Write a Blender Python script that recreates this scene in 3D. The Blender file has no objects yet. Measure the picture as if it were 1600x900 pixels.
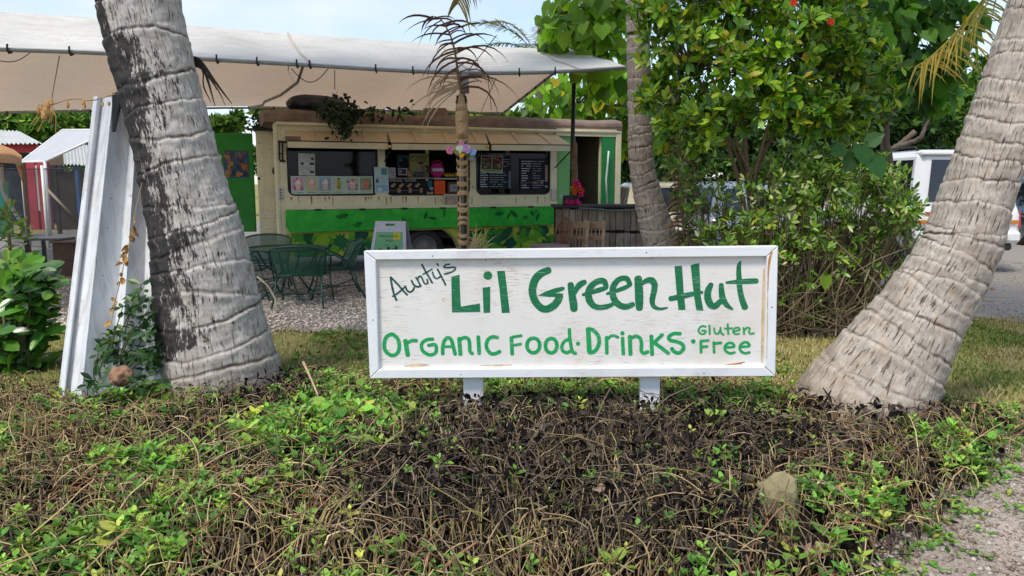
import bpy, math, random
import numpy as np
from mathutils import Vector, Matrix, noise as mnoise
from mathutils.geometry import tessellate_polygon
random.seed(7)
RNG = np.random.default_rng(7)
R = math.radians
scn = bpy.context.scene
COL = scn.collection

# ------------------------------------------------------------------ camera
CAM_H, PITCH, FPX = 1.5, math.atan2(165, 1200), 1200.0
cam_d = bpy.data.cameras.new('camera')
cam_d.sensor_width = 36.0
cam_d.lens = 36.0 * FPX / 1600.0
cam_d.clip_start, cam_d.clip_end = 0.05, 3000
cam = bpy.data.objects.new('camera', cam_d)
cam.location = (0, 0, CAM_H)
cam.rotation_euler = (math.pi / 2 - PITCH, 0, 0)
COL.objects.link(cam)
scn.camera = cam

# ------------------------------------------------------------------ sky, sun, exposure
SUN_EL, SUN_AZ = R(58), R(215)          # azimuth clockwise from +Y (north)
world = bpy.data.worlds.new('World')
scn.world = world
world.use_nodes = True
wn, wl = world.node_tree.nodes, world.node_tree.links
wn.clear()
w_out = wn.new('ShaderNodeOutputWorld')
w_bg = wn.new('ShaderNodeBackground')
w_sky = wn.new('ShaderNodeTexSky')
w_sky.sky_type = 'NISHITA'
w_sky.sun_disc = False
w_sky.sun_elevation = SUN_EL
w_sky.sun_rotation = SUN_AZ
w_sky.air_density = 1.0
w_sky.dust_density = 0.6
w_sky.ozone_density = 1.2
w_tc = wn.new('ShaderNodeTexCoord')
w_map = wn.new('ShaderNodeMapping')
w_map.inputs['Scale'].default_value = (1.0, 1.0, 2.6)
w_map.inputs['Location'].default_value = (0.35, 0.1, 0.2)
w_n = wn.new('ShaderNodeTexNoise')
w_n.inputs['Scale'].default_value = 2.3
w_n.inputs['Detail'].default_value = 9
w_n.inputs['Roughness'].default_value = 0.56
w_r = wn.new('ShaderNodeValToRGB')
w_r.color_ramp.elements[0].position = 0.44
w_r.color_ramp.elements[0].color = (0.2, 0.2, 0.2, 1)
w_r.color_ramp.elements[1].position = 0.71
w_r.color_ramp.elements[1].color = (1, 1, 1, 1)
w_mix = wn.new('ShaderNodeMix')
w_mix.data_type = 'RGBA'
w_mix.inputs[7].default_value = (4.3, 4.7, 5.4, 1)
wl.new(w_tc.outputs['Generated'], w_map.inputs['Vector'])
wl.new(w_map.outputs['Vector'], w_n.inputs['Vector'])
wl.new(w_n.outputs['Fac'], w_r.inputs['Fac'])
wl.new(w_r.outputs['Color'], w_mix.inputs[0])
wl.new(w_sky.outputs['Color'], w_mix.inputs[6])
wl.new(w_mix.outputs[2], w_bg.inputs['Color'])
w_bg.inputs['Strength'].default_value = 0.15
wl.new(w_bg.outputs['Background'], w_out.inputs['Surface'])

sun_d = bpy.data.lights.new('sun', 'SUN')
sun_d.energy = 2.45
sun_d.angle = R(14)
sun_d.color = (1.0, 0.94, 0.84)
sun = bpy.data.objects.new('sun', sun_d)
sun_dir = Vector((math.sin(SUN_AZ) * math.cos(SUN_EL), math.cos(SUN_AZ) * math.cos(SUN_EL), math.sin(SUN_EL)))
sun.rotation_euler = sun_dir.to_track_quat('Z', 'Y').to_euler()
sun.location = sun_dir * 30
COL.objects.link(sun)
scn.view_settings.view_transform = 'Standard'
scn.view_settings.look = 'None'
scn.view_settings.gamma = 1
scn.view_settings.exposure = 0.5
scn.cycles.max_bounces = 6
scn.cycles.transparent_max_bounces = 12

# ------------------------------------------------------------------ pixel <-> place
_F = Vector((0, math.cos(PITCH), -math.sin(PITCH)))
_U = Vector((0, math.sin(PITCH), math.cos(PITCH)))
_X = Vector((1, 0, 0))
CAMP = Vector((0, 0, CAM_H))

def ray(px, py):
    return _X * ((px - 800) / FPX) + _U * ((450 - py) / FPX) + _F

def at(px, py, Y):
    """point of the place that stands Y metres away and shows at pixel px, py of the photograph"""
    d = ray(px, py)
    return CAMP + d * (Y / d.y)

def on_z(px, py, z=0.0):
    d = ray(px, py)
    return CAMP + d * ((z - CAM_H) / d.z)

class Plane:
    def __init__(self, o, u, v):
        self.o, self.u, self.v = Vector(o), Vector(u).normalized(), Vector(v).normalized()
        self.n = self.u.cross(self.v).normalized()
        self.v = self.n.cross(self.u).normalized()
        self.m = Matrix((
            (self.u.x, self.v.x, self.n.x, self.o.x),
            (self.u.y, self.v.y, self.n.y, self.o.y),
            (self.u.z, self.v.z, self.n.z, self.o.z),
            (0, 0, 0, 1)))
    def loc(self, px, py, w=0.0):
        d = ray(px, py)
        t = ((self.o + self.n * w) - CAMP).dot(self.n) / d.dot(self.n)
        q = CAMP + d * t - self.o
        return q.dot(self.u), q.dot(self.v)
    def p(self, px, py, w=0.0):
        a, b = self.loc(px, py, w)
        return Vector((a, b, w))

# ------------------------------------------------------------------ object helpers
def link(o):
    COL.objects.link(o)
    return o

def tag(o, label=None, cat=None, group=None, kind=None):
    if label: o['label'] = label
    if cat: o['category'] = cat
    if group: o['group'] = group
    if kind: o['kind'] = kind
    return o

WORLD = {}
def par(o, parent):
    """parent o; under an Empty made with world=True the shape is given in place coordinates"""
    if parent is not None:
        o.parent = parent
        if parent.name in WORLD: o.matrix_parent_inverse = WORLD[parent.name]

def empty(name, loc=(0, 0, 0), rz=0.0, label=None, cat=None, group=None, matrix=None, world=False):
    o = bpy.data.objects.new(name, None)
    o.empty_display_size = 0.1
    if matrix is not None:
        o.matrix_world = matrix
    else:
        o.location = loc
        o.rotation_euler = (0, 0, rz)
    link(o)
    if world: WORLD[o.name] = Matrix.Translation(-Vector(loc))
    return tag(o, label, cat, group)

def copy_tree(o, parent=None):
    c = o.copy()
    link(c)
    if parent is not None:
        c.parent = parent
    for ch in list(o.children):
        copy_tree(ch, c)
    return c

def spline(pts, n):
    """Catmull-Rom through pts (any dimension), n samples, even in parameter length"""
    P = np.array([list(p) for p in pts], float)
    if len(P) == 2:
        t = np.linspace(0, 1, n)[:, None]
        return P[0] * (1 - t) + P[1] * t
    Q = np.vstack([2 * P[0] - P[1], P, 2 * P[-1] - P[-2]])
    k = len(P) - 1
    seg = np.linalg.norm(np.diff(P[:, :min(3, P.shape[1])], axis=0), axis=1) + 1e-9
    cum = np.concatenate([[0], np.cumsum(seg)]); cum /= cum[-1]
    out = []
    for s in np.linspace(0, 1, n):
        i = min(int(np.searchsorted(cum, s, side='right')) - 1, k - 1)
        t = (s - cum[i]) / (cum[i + 1] - cum[i])
        a, b, c, d = Q[i], Q[i + 1], Q[i + 2], Q[i + 3]
        out.append(0.5 * ((2 * b) + (c - a) * t + (2 * a - 5 * b + 4 * c - d) * t * t + (3 * b - a - 3 * c + d) * t ** 3))
    return np.array(out)

class MB:
    """collects shapes and links them as ONE mesh object"""
    def __init__(self):
        self.v, self.f, self.c, self.fm = [], [], [], []
        self.col = (1, 1, 1)
        self.mi = 0
    def add(self, vs, fs):
        b = len(self.v)
        self.v += [tuple(x) for x in vs]
        self.c += [self.col] * len(vs)
        self.f += [tuple(b + i for i in f) for f in fs]
        self.fm += [self.mi] * len(fs)
        return self
    def box(self, a, b, m=None):
        x0, y0, z0 = a; x1, y1, z1 = b
        vs = [(x0, y0, z0), (x1, y0, z0), (x1, y1, z0), (x0, y1, z0), (x0, y0, z1), (x1, y0, z1), (x1, y1, z1), (x0, y1, z1)]
        if m is not None: vs = [m @ Vector(p) for p in vs]
        return self.add(vs, [(0, 3, 2, 1), (4, 5, 6, 7), (0, 1, 5, 4), (1, 2, 6, 5), (2, 3, 7, 6), (3, 0, 4, 7)])
    def bbox(self, a, b, e=0.006, m=None):
        """box with chamfered edges"""
        import bmesh
        bm = bmesh.new()
        bmesh.ops.create_cube(bm, size=1)
        c = [(a[i] + b[i]) / 2 for i in range(3)]; s = [abs(b[i] - a[i]) for i in range(3)]
        for v in bm.verts: v.co = Vector((c[0] + v.co.x * s[0], c[1] + v.co.y * s[1], c[2] + v.co.z * s[2]))
        e = min(e, min(s) * 0.4)
        bmesh.ops.bevel(bm, geom=list(bm.edges), offset=e, segments=1, affect='EDGES')
        bm.verts.index_update()
        vs = [v.co.copy() if m is None else m @ v.co for v in bm.verts]
        fs = [[v.index for v in f.verts] for f in bm.faces]
        bm.free()
        return self.add(vs, fs)
    def bar(self, p, q, w, h=None, up=(0, 0, 1), e=0.0):
        """box bar from p to q, w wide, h high"""
        p, q = Vector(p), Vector(q); h = h or w
        d = (q - p); L = d.length; d.normalize()
        s = d.cross(Vector(up))
        if s.length < 1e-4: s = d.cross(Vector((1, 0, 0)))
        s.normalize(); t = s.cross(d)
        m = Matrix(((d.x, s.x, t.x, p.x), (d.y, s.y, t.y, p.y), (d.z, s.z, t.z, p.z), (0, 0, 0, 1)))
        f = self.bbox if e else self.box
        return f((0, -w / 2, -h / 2), (L, w / 2, h / 2), m=m) if not e else self.bbox((0, -w / 2, -h / 2), (L, w / 2, h / 2), e, m)
    def tube(self, pts, r, n=8, cap=True):
        P = [Vector(p) for p in pts]
        k = len(P)
        rs = r if hasattr(r, '__len__') else [r] * k
        ref = Vector((0, 0, 1))
        d0 = (P[1] - P[0]).normalized()
        if abs(d0.dot(ref)) > 0.9: ref = Vector((1, 0, 0))
        s = d0.cross(ref).normalized()
        vs, fs = [], []
        for i in range(k):
            d = (P[min(i + 1, k - 1)] - P[max(i - 1, 0)])
            if d.length < 1e-9: d = d0
            d.normalize()
            s = (s - d * s.dot(d))
            s = s.normalized() if s.length > 1e-6 else d.orthogonal().normalized()
            t = d.cross(s)
            for j in range(n):
                a = 2 * math.pi * j / n
                vs.append(P[i] + (s * math.cos(a) + t * math.sin(a)) * rs[i])
        for i in range(k - 1):
            for j in range(n):
                j2 = (j + 1) % n
                fs.append((i * n + j, i * n + j2, (i + 1) * n + j2, (i + 1) * n + j))
        if cap:
            fs.append(tuple(range(n - 1, -1, -1)))
            fs.append(tuple((k - 1) * n + j for j in range(n)))
        return self.add(vs, fs)
    def ball(self, c, r, seg=10, rings=7, sq=(1, 1, 1), jit=0.0):
        vs, fs = [], []
        for i in range(rings + 1):
            th = math.pi * i / rings
            for j in range(seg):
                a = 2 * math.pi * j / seg
                k = 1 + random.uniform(-jit, jit)
                vs.append((c[0] + r * sq[0] * k * math.sin(th) * math.cos(a), c[1] + r * sq[1] * k * math.sin(th) * math.sin(a), c[2] + r * sq[2] * k * math.cos(th)))
        for i in range(rings):
            for j in range(seg):
                j2 = (j + 1) % seg
                fs.append((i * seg + j, (i + 1) * seg + j, (i + 1) * seg + j2, i * seg + j2))
        return self.add(vs, fs)
    def prism(self, outer, z0, z1, holes=(), m=None):
        """polygon in local x,y (with holes) between z0 and z1"""
        loops = [outer] + list(holes)
        tris = tessellate_polygon([[Vector((x, y, 0)) for x, y in l] for l in loops])
        flat = [p for l in loops for p in l]
        n = len(flat)
        f = (lambda p: p) if m is None else (lambda p: m @ Vector(p))
        vs = [f((x, y, z0)) for x, y in flat] + [f((x, y, z1)) for x, y in flat]
        fs = []
        for a, b, c in tris:
            A, B, Cc = flat[a], flat[b], flat[c]
            ar = (B[0] - A[0]) * (Cc[1] - A[1]) - (B[1] - A[1]) * (Cc[0] - A[0])
            if ar < 0: b, c = c, b
            fs.append((n + a, n + b, n + c)); fs.append((a, c, b))
        off = 0
        for li, l in enumerate(loops):
            k = len(l)
            area = sum(l[i][0] * l[(i + 1) % k][1] - l[(i + 1) % k][0] * l[i][1] for i in range(k))
            ccw = (area > 0) == (li == 0)
            for i in range(k):
                a, b = off + i, off + (i + 1) % k
                fs.append((a, b, n + b, n + a) if ccw else (b, a, n + a, n + b))
            off += k
        return self.add(vs, fs)
    def grid(self, P):
        """P: array rows x cols x 3"""
        P = np.asarray(P); r, c = P.shape[:2]
        fs = [(i * c + j, i * c + j + 1, (i + 1) * c + j + 1, (i + 1) * c + j) for i in range(r - 1) for j in range(c - 1)]
        return self.add([tuple(p) for p in P.reshape(-1, 3)], fs)
    def build(self, name, mat=None, parent=None, smooth=False, label=None, cat=None, group=None, kind=None, cols=False):
        me = bpy.data.meshes.new(name)
        me.from_pydata(self.v, [], self.f)
        if cols:
            at_ = me.attributes.new('Col', 'FLOAT_COLOR', 'POINT')
            a = np.ones((len(self.v), 4), np.float32); a[:, :3] = np.array(self.c, np.float32)
            at_.data.foreach_set('color', a.ravel())
        mats = mat if isinstance(mat, (list, tuple)) else [mat]
        for m in mats:
            if m: me.materials.append(m)
        if len(mats) > 1:
            me.polygons.foreach_set('material_index', self.fm)
        if smooth:
            me.polygons.foreach_set('use_smooth', [True] * len(me.polygons))
        me.update()
        o = bpy.data.objects.new(name, me)
        link(o)
        par(o, parent)
        return tag(o, label, cat, group, kind)

def np_mesh(name, V, F, mat, parent=None, cols=None, smooth=False, label=None, cat=None, group=None, kind=None, attrs=None):
    """fast mesh from arrays; F: n x 3 or n x 4"""
    V = np.asarray(V, np.float32); F = np.asarray(F, np.int32)
    me = bpy.data.meshes.new(name)
    me.vertices.add(len(V)); me.vertices.foreach_set('co', V.ravel())
    k = F.shape[1]
    me.loops.add(F.size); me.loops.foreach_set('vertex_index', F.ravel())
    me.polygons.add(len(F)); me.polygons.foreach_set('loop_start', np.arange(0, F.size, k, dtype=np.int32))
    try: me.polygons.foreach_set('loop_total', np.full(len(F), k, np.int32))
    except Exception: pass
    if smooth: me.polygons.foreach_set('use_smooth', np.ones(len(F), bool))
    me.update(calc_edges=True)
    if cols is not None:
        a = np.ones((len(V), 4), np.float32); a[:, :3] = cols
        me.attributes.new('Col', 'FLOAT_COLOR', 'POINT').data.foreach_set('color', a.ravel())
    for nm, arr in (attrs or {}).items():
        arr = np.asarray(arr, np.float32)
        if arr.ndim == 1: me.attributes.new(nm, 'FLOAT', 'POINT').data.foreach_set('value', arr)
        else: me.attributes.new(nm, 'FLOAT_VECTOR', 'POINT').data.foreach_set('vector', arr.ravel())
    me.materials.append(mat)
    o = bpy.data.objects.new(name, me)
    link(o)
    par(o, parent)
    return tag(o, label, cat, group, kind)

# ------------------------------------------------------------------ materials
class NT:
    def __init__(self, name):
        self.m = bpy.data.materials.new(name)
        self.m.use_nodes = True
        self.t = self.m.node_tree
        self.b = self.t.nodes['Principled BSDF']
        self.out = self.t.nodes['Material Output']
    def n(self, kind, **kw):
        x = self.t.nodes.new('ShaderNode' + kind)
        for k, v in kw.items():
            if k in x.inputs: x.inputs[k].default_value = v
            else: setattr(x, k, v)
        return x
    def l(self, a, b): self.t.links.new(a, b)
    def noise(self, scale, detail=5, rough=0.6, stretch=None, vec=None):
        if vec is None: vec = self.n('TexCoord').outputs['Object']
        if stretch:
            mp = self.n('Mapping'); mp.inputs['Scale'].default_value = stretch
            self.l(vec, mp.inputs['Vector']); vec = mp.outputs['Vector']
        x = self.n('TexNoise'); x.inputs['Scale'].default_value = scale
        x.inputs['Detail'].default_value = detail; x.inputs['Roughness'].default_value = rough
        self.l(vec, x.inputs['Vector'])
        return x.outputs['Fac']
    def ramp(self, fac, stops):
        r = self.n('ValToRGB')
        e = r.color_ramp.elements
        while len(e) < len(stops): e.new(0.5)
        for i, (p, c) in enumerate(stops):
            e[i].position = p
            e[i].color = (c, c, c, 1) if not hasattr(c, '__len__') else (*c, 1)
        self.l(fac, r.inputs['Fac'])
        return r.outputs['Color']
    def mix(self, fac, a, b, mode='MIX'):
        x = self.n('Mix'); x.data_type = 'RGBA'; x.blend_type = mode
        for i, s in ((0, fac), (6, a), (7, b)):
            if hasattr(s, 'is_linked'): self.l(s, x.inputs[i])
            elif i == 0: x.inputs[0].default_value = s
            else: x.inputs[i].default_value = (*s, 1)
        return x.outputs[2]
    def math(self, op, a, b=0.0):
        x = self.n('Math'); x.operation = op
        for i, s in ((0, a), (1, b)):
            if hasattr(s, 'is_linked'): self.l(s, x.inputs[i])
            else: x.inputs[i].default_value = s
        return x.outputs[0]
    def bump(self, h, strength=0.4, dist=0.01):
        x = self.n('Bump'); x.inputs['Strength'].default_value = strength; x.inputs['Distance'].default_value = dist
        self.l(h, x.inputs['Height']); self.l(x.outputs['Normal'], self.b.inputs['Normal'])
    def col(self, c):
        if hasattr(c, 'is_linked'): self.l(c, self.b.inputs['Base Color'])
        else: self.b.inputs['Base Color'].default_value = (*c, 1)
    def rough(self, r):
        if hasattr(r, 'is_linked'): self.l(r, self.b.inputs['Roughness'])
        else: self.b.inputs['Roughness'].default_value = r
    def spec(self, s): self.b.inputs['Specular IOR Level'].default_value = s

def M_plain(name, c, rough=0.6, var=0.12, scale=6.0, bump=0.0, metal=0.0, spec=0.4, dirt=None, dirt_amt=0.5, stretch=None):
    t = NT(name)
    f = t.noise(scale, 6, 0.65, stretch)
    lo = tuple(x * (1 - var) for x in c); hi = tuple(min(1, x * (1 + var)) for x in c)
    cc = t.ramp(f, [(0.3, lo), (0.7, hi)])
    if dirt:
        g = t.noise(scale * 0.45, 8, 0.7)
        k = t.ramp(g, [(0.5, 0.0), (0.75, dirt_amt)])
        cc = t.mix(k, cc, dirt)
    t.col(cc); t.rough(rough); t.spec(spec)
    t.b.inputs['Metallic'].default_value = metal
    if bump: t.bump(t.noise(scale * 6, 4, 0.6, stretch), bump, 0.01)
    return t.m

def M_leaf(name, rough=0.45, trans=0.25, spec=0.35, tint=(1.25, 1.3, 0.5)):
    """leaf: colour from the per-leaf attribute, light comes through a little"""
    t = NT(name)
    a = t.n('Attribute'); a.attribute_name = 'Col'
    v = t.noise(60, 3, 0.6)
    c = t.mix(1.0, a.outputs['Color'], t.ramp(v, [(0.3, 0.8), (0.7, 1.15)]), 'MULTIPLY')
    t.col(c); t.rough(rough); t.spec(spec)
    if trans > 0:
        tr = t.n('BsdfTranslucent')
        t.l(t.mix(1.0, c, tint, 'MULTIPLY'), tr.inputs['Color'])
        ms = t.n('MixShader'); ms.inputs[0].default_value = trans
        t.l(t.b.outputs[0], ms.inputs[1]); t.l(tr.outputs[0], ms.inputs[2]); t.l(ms.outputs[0], t.out.inputs['Surface'])
    return t.m

def M_col(name, rough=0.8, spec=0.2, nscale=40, namt=0.2, bump=0.0):
    t = NT(name)
    a = t.n('Attribute'); a.attribute_name = 'Col'
    v = t.noise(nscale, 4, 0.6)
    c = t.mix(1.0, a.outputs['Color'], t.ramp(v, [(0.3, 1 - namt), (0.7, 1 + namt)]), 'MULTIPLY')
    t.col(c); t.rough(rough); t.spec(spec)
    if bump: t.bump(v, bump, 0.01)
    return t.m

# ------------------------------------------------------------------ leaves in bulk
# template leaf: x along, y across (half width 1), z lift
LEAF_OVATE = (np.array([(0, 0, 0), (.22, .62, .10), (.22, -.62, .10), (.3, 0, -.05), (.55, .95, .14), (.55, -.95, .14), (.62, 0, -.06), (.84, .55, .02), (.84, -.55, .02), (1, 0, -.12)]),
              np.array([(0, 3, 1), (0, 2, 3), (1, 3, 6), (1, 6, 4), (2, 5, 6), (2, 6, 3), (4, 6, 7), (5, 8, 6), (6, 9, 7), (6, 8, 9)]))
LEAF_SMALL = (np.array([(0, 0, 0), (.45, .9, .12), (.45, -.9, .12), (.5, 0, -.04), (1, 0, -.08)]),
              np.array([(0, 3, 1), (0, 2, 3), (1, 3, 4), (2, 4, 3)]))
LEAF_HEART = (np.array([(0, 0, 0), (-.18, .5, .04), (-.18, -.5, .04), (.15, 1, .12), (.15, -1, .12), (.25, 0, -.05), (.55, .82, .1), (.55, -.82, .1), (.6, 0, -.06), (.85, .3, .0), (.85, -.3, .0), (1.05, 0, -.12)]),
              np.array([(0, 5, 1), (0, 2, 5), (1, 5, 3), (2, 4, 5), (3, 5, 8), (3, 8, 6), (4, 7, 8), (4, 8, 5), (6, 8, 9), (7, 10, 8), (8, 11, 9), (8, 10, 11)]))
LEAF_NARROW = (np.array([(0, 0, 0), (.35, .8, .1), (.35, -.8, .1), (.4, 0, -.03), (.75, .6, .04), (.75, -.6, .04), (.78, 0, -.06), (1, 0, -.2)]),
               np.array([(0, 3, 1), (0, 2, 3), (1, 3, 6), (1, 6, 4), (2, 5, 6), (2, 6, 3), (4, 6, 7), (5, 7, 6)]))
LEAF_CURL = (np.array([(0, 0, 0), (.3, .7, .5), (.3, -.8, .25), (.4, 0, 0), (.7, .55, .7), (.7, -.5, .15), (.75, 0, .25), (1, .1, .5)]),
             np.array([(0, 3, 1), (0, 2, 3), (1, 3, 6), (1, 6, 4), (2, 5, 6), (2, 6, 3), (4, 6, 7), (5, 7, 6)]))

def unit(a):
    return a / (np.linalg.norm(a, axis=-1, keepdims=True) + 1e-9)

def leaf_arrays(tpl, pos, d, nrm, L, W):
    """V (n*k x 3), F for leaves at pos, along d, facing nrm"""
    T, F = tpl
    d = unit(d); s = unit(np.cross(nrm, d)); t = np.cross(d, s)
    n, k = len(pos), len(T)
    V = (pos[:, None, :] + d[:, None, :] * (T[None, :, 0] * L[:, None])[..., None]
         + s[:, None, :] * (T[None, :, 1] * W[:, None])[..., None]
         + t[:, None, :] * (T[None, :, 2] * W[:, None])[..., None])
    FF = (F[None] + (np.arange(n) * k)[:, None, None]).reshape(-1, 3)
    return V.reshape(-1, 3), FF, k

def leaf_mass(name, tpl, pos, d, nrm, L, W, col, mat, parent=None, **kw):
    V, F, k = leaf_arrays(tpl, pos, d, nrm, L, W)
    return np_mesh(name, V, F, mat, parent, cols=np.repeat(col, k, axis=0), **kw)

def single_leaves(name, tpl, pos, d, nrm, L, W, col, mat, parent, bins=6):
    """the same leaves, each an object of its own; alike leaves share one mesh"""
    order = np.argsort(col[:, 0] + 0.3 * col[:, 1])
    T, F = tpl
    meshes = []
    step = max(1, len(pos) // bins)
    for b in range(0, len(pos), step):
        me = bpy.data.meshes.new(name)
        me.from_pydata([tuple(x) for x in T], [], [tuple(int(i) for i in f) for f in F])
        c = col[order[min(b + step // 2, len(pos) - 1)]]
        a = np.ones((len(T), 4), np.float32); a[:, :3] = c
        me.attributes.new('Col', 'FLOAT_COLOR', 'POINT').data.foreach_set('color', a.ravel())
        me.materials.append(mat); me.update()
        for i in order[b:b + step]:
            o = bpy.data.objects.new(name, me)
            dd = Vector(d[i]).normalized(); ss = Vector(nrm[i]).cross(dd).normalized(); tt = dd.cross(ss)
            dd, ss, tt = dd * L[i], ss * W[i], tt * W[i]
            o.matrix_world = Matrix(((dd.x, ss.x, tt.x, pos[i][0]), (dd.y, ss.y, tt.y, pos[i][1]), (dd.z, ss.z, tt.z, pos[i][2]), (0, 0, 0, 1)))
            mw = o.matrix_world.copy()
            link(o); par(o, parent)
            o.matrix_basis = mw

def tubes_arrays(P, rad, sides=3):
    """P: n x k x 3 polylines; rad: n x k"""
    n, k = P.shape[:2]
    d = np.gradient(P, axis=1); d = unit(d)
    ref = np.zeros_like(d); ref[..., 2] = 1
    m = np.abs(d[..., 2]) > 0.9
    ref[m] = (1, 0, 0)
    s = unit(np.cross(d, ref)); t = np.cross(d, s)
    ang = np.arange(sides) * 2 * np.pi / sides
    V = P[:, :, None, :] + (s[:, :, None, :] * np.cos(ang)[None, None, :, None] + t[:, :, None, :] * np.sin(ang)[None, None, :, None]) * rad[:, :, None, None]
    i, j = np.meshgrid(np.arange(k - 1), np.arange(sides), indexing='ij')
    j2 = (j + 1) % sides
    f = np.stack([i * sides + j, i * sides + j2, (i + 1) * sides + j2, (i + 1) * sides + j], -1).reshape(-1, 4)
    F = (f[None] + (np.arange(n) * k * sides)[:, None, None]).reshape(-1, 4)
    return V.reshape(-1, 3), F, k * sides

def tube_mass(name, P, rad, col, mat, parent=None, sides=3, **kw):
    V, F, k = tubes_arrays(P, rad, sides)
    return np_mesh(name, V, F, mat, parent, cols=np.repeat(col, k, axis=0), **kw)

# value noise for scatter masks and ground relief
_NG = RNG.random((64, 64))
def vnoise(x, y, s):
    x = np.asarray(x, float) * s; y = np.asarray(y, float) * s
    xi = np.floor(x).astype(int); yi = np.floor(y).astype(int)
    fx = x - xi; fy = y - yi
    fx = fx * fx * (3 - 2 * fx); fy = fy * fy * (3 - 2 * fy)
    g = lambda a, b: _NG[a % 64, b % 64]
    return (g(xi, yi) * (1 - fx) + g(xi + 1, yi) * fx) * (1 - fy) + (g(xi, yi + 1) * (1 - fx) + g(xi + 1, yi + 1) * fx) * fy
def sstep(a, b, x):
    t = np.clip((np.asarray(x, float) - a) / (b - a), 0, 1)
    return t * t * (3 - 2 * t)
# ================================================================== GROUND
def path_edge(y):
    return 1.56 + (np.asarray(y, float) - 2.9) * 1.06 + 0.16 * (vnoise(y, 3.1, 2.1) - .5)

def zt(x, y):
    """height of the ground: flat yard, a low planted mound in front"""
    x = np.asarray(x, float); y = np.asarray(y, float)
    m = sstep(1.2, 3.0, y) * sstep(6.1, 4.7, y) * sstep(0.55, -0.35, x - path_edge(y)) * sstep(-6.5, -2.0, x)
    h = 0.11 + 0.10 * np.exp(-((x - 0.45) / 1.35) ** 2 - ((y - 3.75) / 0.7) ** 2)
    h = h + 0.05 * (vnoise(x, y, 1.3) - .5) + 0.03 * (vnoise(x + 9, y, 3.7) - .5)
    return m * h + 0.012 * (vnoise(x, y + 20, 1.1) - .5) * sstep(40, 12, np.hypot(x, y))

def zt1(x, y): return float(zt(x, y))

def axis(lo, hi, step, far):
    a = list(np.arange(lo, hi + 1e-6, step)); d = step
    up, dn = [hi], [lo]
    while up[-1] < far:
        d *= 1.45; up.append(up[-1] + d); dn.append(dn[-1] - d)
    return np.array(dn[:0:-1] + a + up[1:])

gx, gy = axis(-6, 6, 0.07, 500), axis(1.0, 9, 0.07, 500)
GX, GY = np.meshgrid(gx, gy)
GZ = zt(GX, GY)
nr, nc = GX.shape
gV = np.stack([GX, GY, GZ], -1).reshape(-1, 3)
ii, jj = np.meshgrid(np.arange(nr - 1), np.arange(nc - 1), indexing='ij')
gF = np.stack([ii * nc + jj, ii * nc + jj + 1, (ii + 1) * nc + jj + 1, (ii + 1) * nc + jj], -1).reshape(-1, 4)

def cover_mask(x, y):
    """1 where the creeping ground cover grows"""
    x = np.asarray(x, float); y = np.asarray(y, float)
    back = np.where(x > 1.55, np.where(x > 2.3, 4.5, 4.8), 5.95)
    back = np.where(x < -2.0, 5.2, back) + 0.35 * (vnoise(x, y, 1.7) - .5)
    return sstep(0.25, -0.1, y - back) * sstep(0.12, -0.08, x - path_edge(y))

def dead_mask(x, y):
    x = np.asarray(x, float); y = np.asarray(y, float)
    n = 0.5 * (vnoise(x, y, 1.9) - .5)
    a = np.hypot((x - 0.42) / 1.42, (y - 3.65) / 1.02) + n
    b = np.hypot((x + 1.35) / 0.75, (y - 4.5) / 0.38) + n
    c = np.hypot((x - 2.05) / 0.75, (y - 4.25) / 0.22) + n
    e = np.hypot((x + 2.0) / 0.85, (y - 4.95) / 0.34) + n
    return np.maximum.reduce([.85 * sstep(1.1, .6, e), sstep(1.15, 0.7, a), .8 * sstep(1.1, 0.6, b), .8 * sstep(1.1, .6, c)])

cm = cover_mask(gV[:, 0], gV[:, 1])[:, None]
n1 = vnoise(gV[:, 0], gV[:, 1], 2.3)[:, None]; n2 = vnoise(gV[:, 0] + 7, gV[:, 1], 0.6)[:, None]
lawn = np.array([.23, .22, .085]) * (0.75 + .5 * n1) * (1 - n2 * .3) + np.array([.13, .1, .035]) * n2
soil = np.array([.014, .011, .009]) * (0.7 + .6 * n1)  # dark soil, taken near black to paint in the shade between stems
pe = sstep(-0.05, 0.14, gV[:, 0] - path_edge(gV[:, 1]) - .2 * (n1[:, 0] - .5)) * sstep(4.75, 4.4, gV[:, 1])
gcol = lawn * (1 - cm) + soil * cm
gcol = gcol * (1 - pe[:, None]) + np.array([.36, .30, .25]) * (.8 + .4 * n1) * pe[:, None]
bed = sstep(1.1, 1.5, gV[:, 0]) * sstep(4.7, 4.2, gV[:, 0]) * sstep(7.2, 7.5, gV[:, 1]) * sstep(11.5, 10.5, gV[:, 1])
gcol = gcol * (1 - bed[:, None]) + soil * bed[:, None]
M_ground = M_col('earth', 0.95, 0.1, 70, 0.35, 0.6)
np_mesh('ground', gV, gF, M_ground, cols=gcol, smooth=True, kind='structure')

def sheet(name, poly, z, mat, step=0.5):
    """flat sheet over the ground with an uneven outline"""
    P = []
    k = len(poly)
    for i in range(k):
        a, b = Vector(poly[i]), Vector(poly[(i + 1) % k])
        n = max(1, int((b - a).length / step))
        for j in range(n):
            q = a.lerp(b, j / n)
            o = 0.16 * (float(vnoise(q.x, q.y, 1.9)) - .5) if (b - a).length < 40 else 0
            P.append((q.x + o, q.y + o))
    m = MB()
    tris = tessellate_polygon([[Vector((x, y, 0)) for x, y in P]])
    m.add([(x, y, z) for x, y in P], [t if ((P[t[1]][0] - P[t[0]][0]) * (P[t[2]][1] - P[t[0]][1]) - (P[t[1]][1] - P[t[0]][1]) * (P[t[2]][0] - P[t[0]][0])) > 0 else t[::-1] for t in tris])
    return m.build(name, mat, kind='structure')

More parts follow.
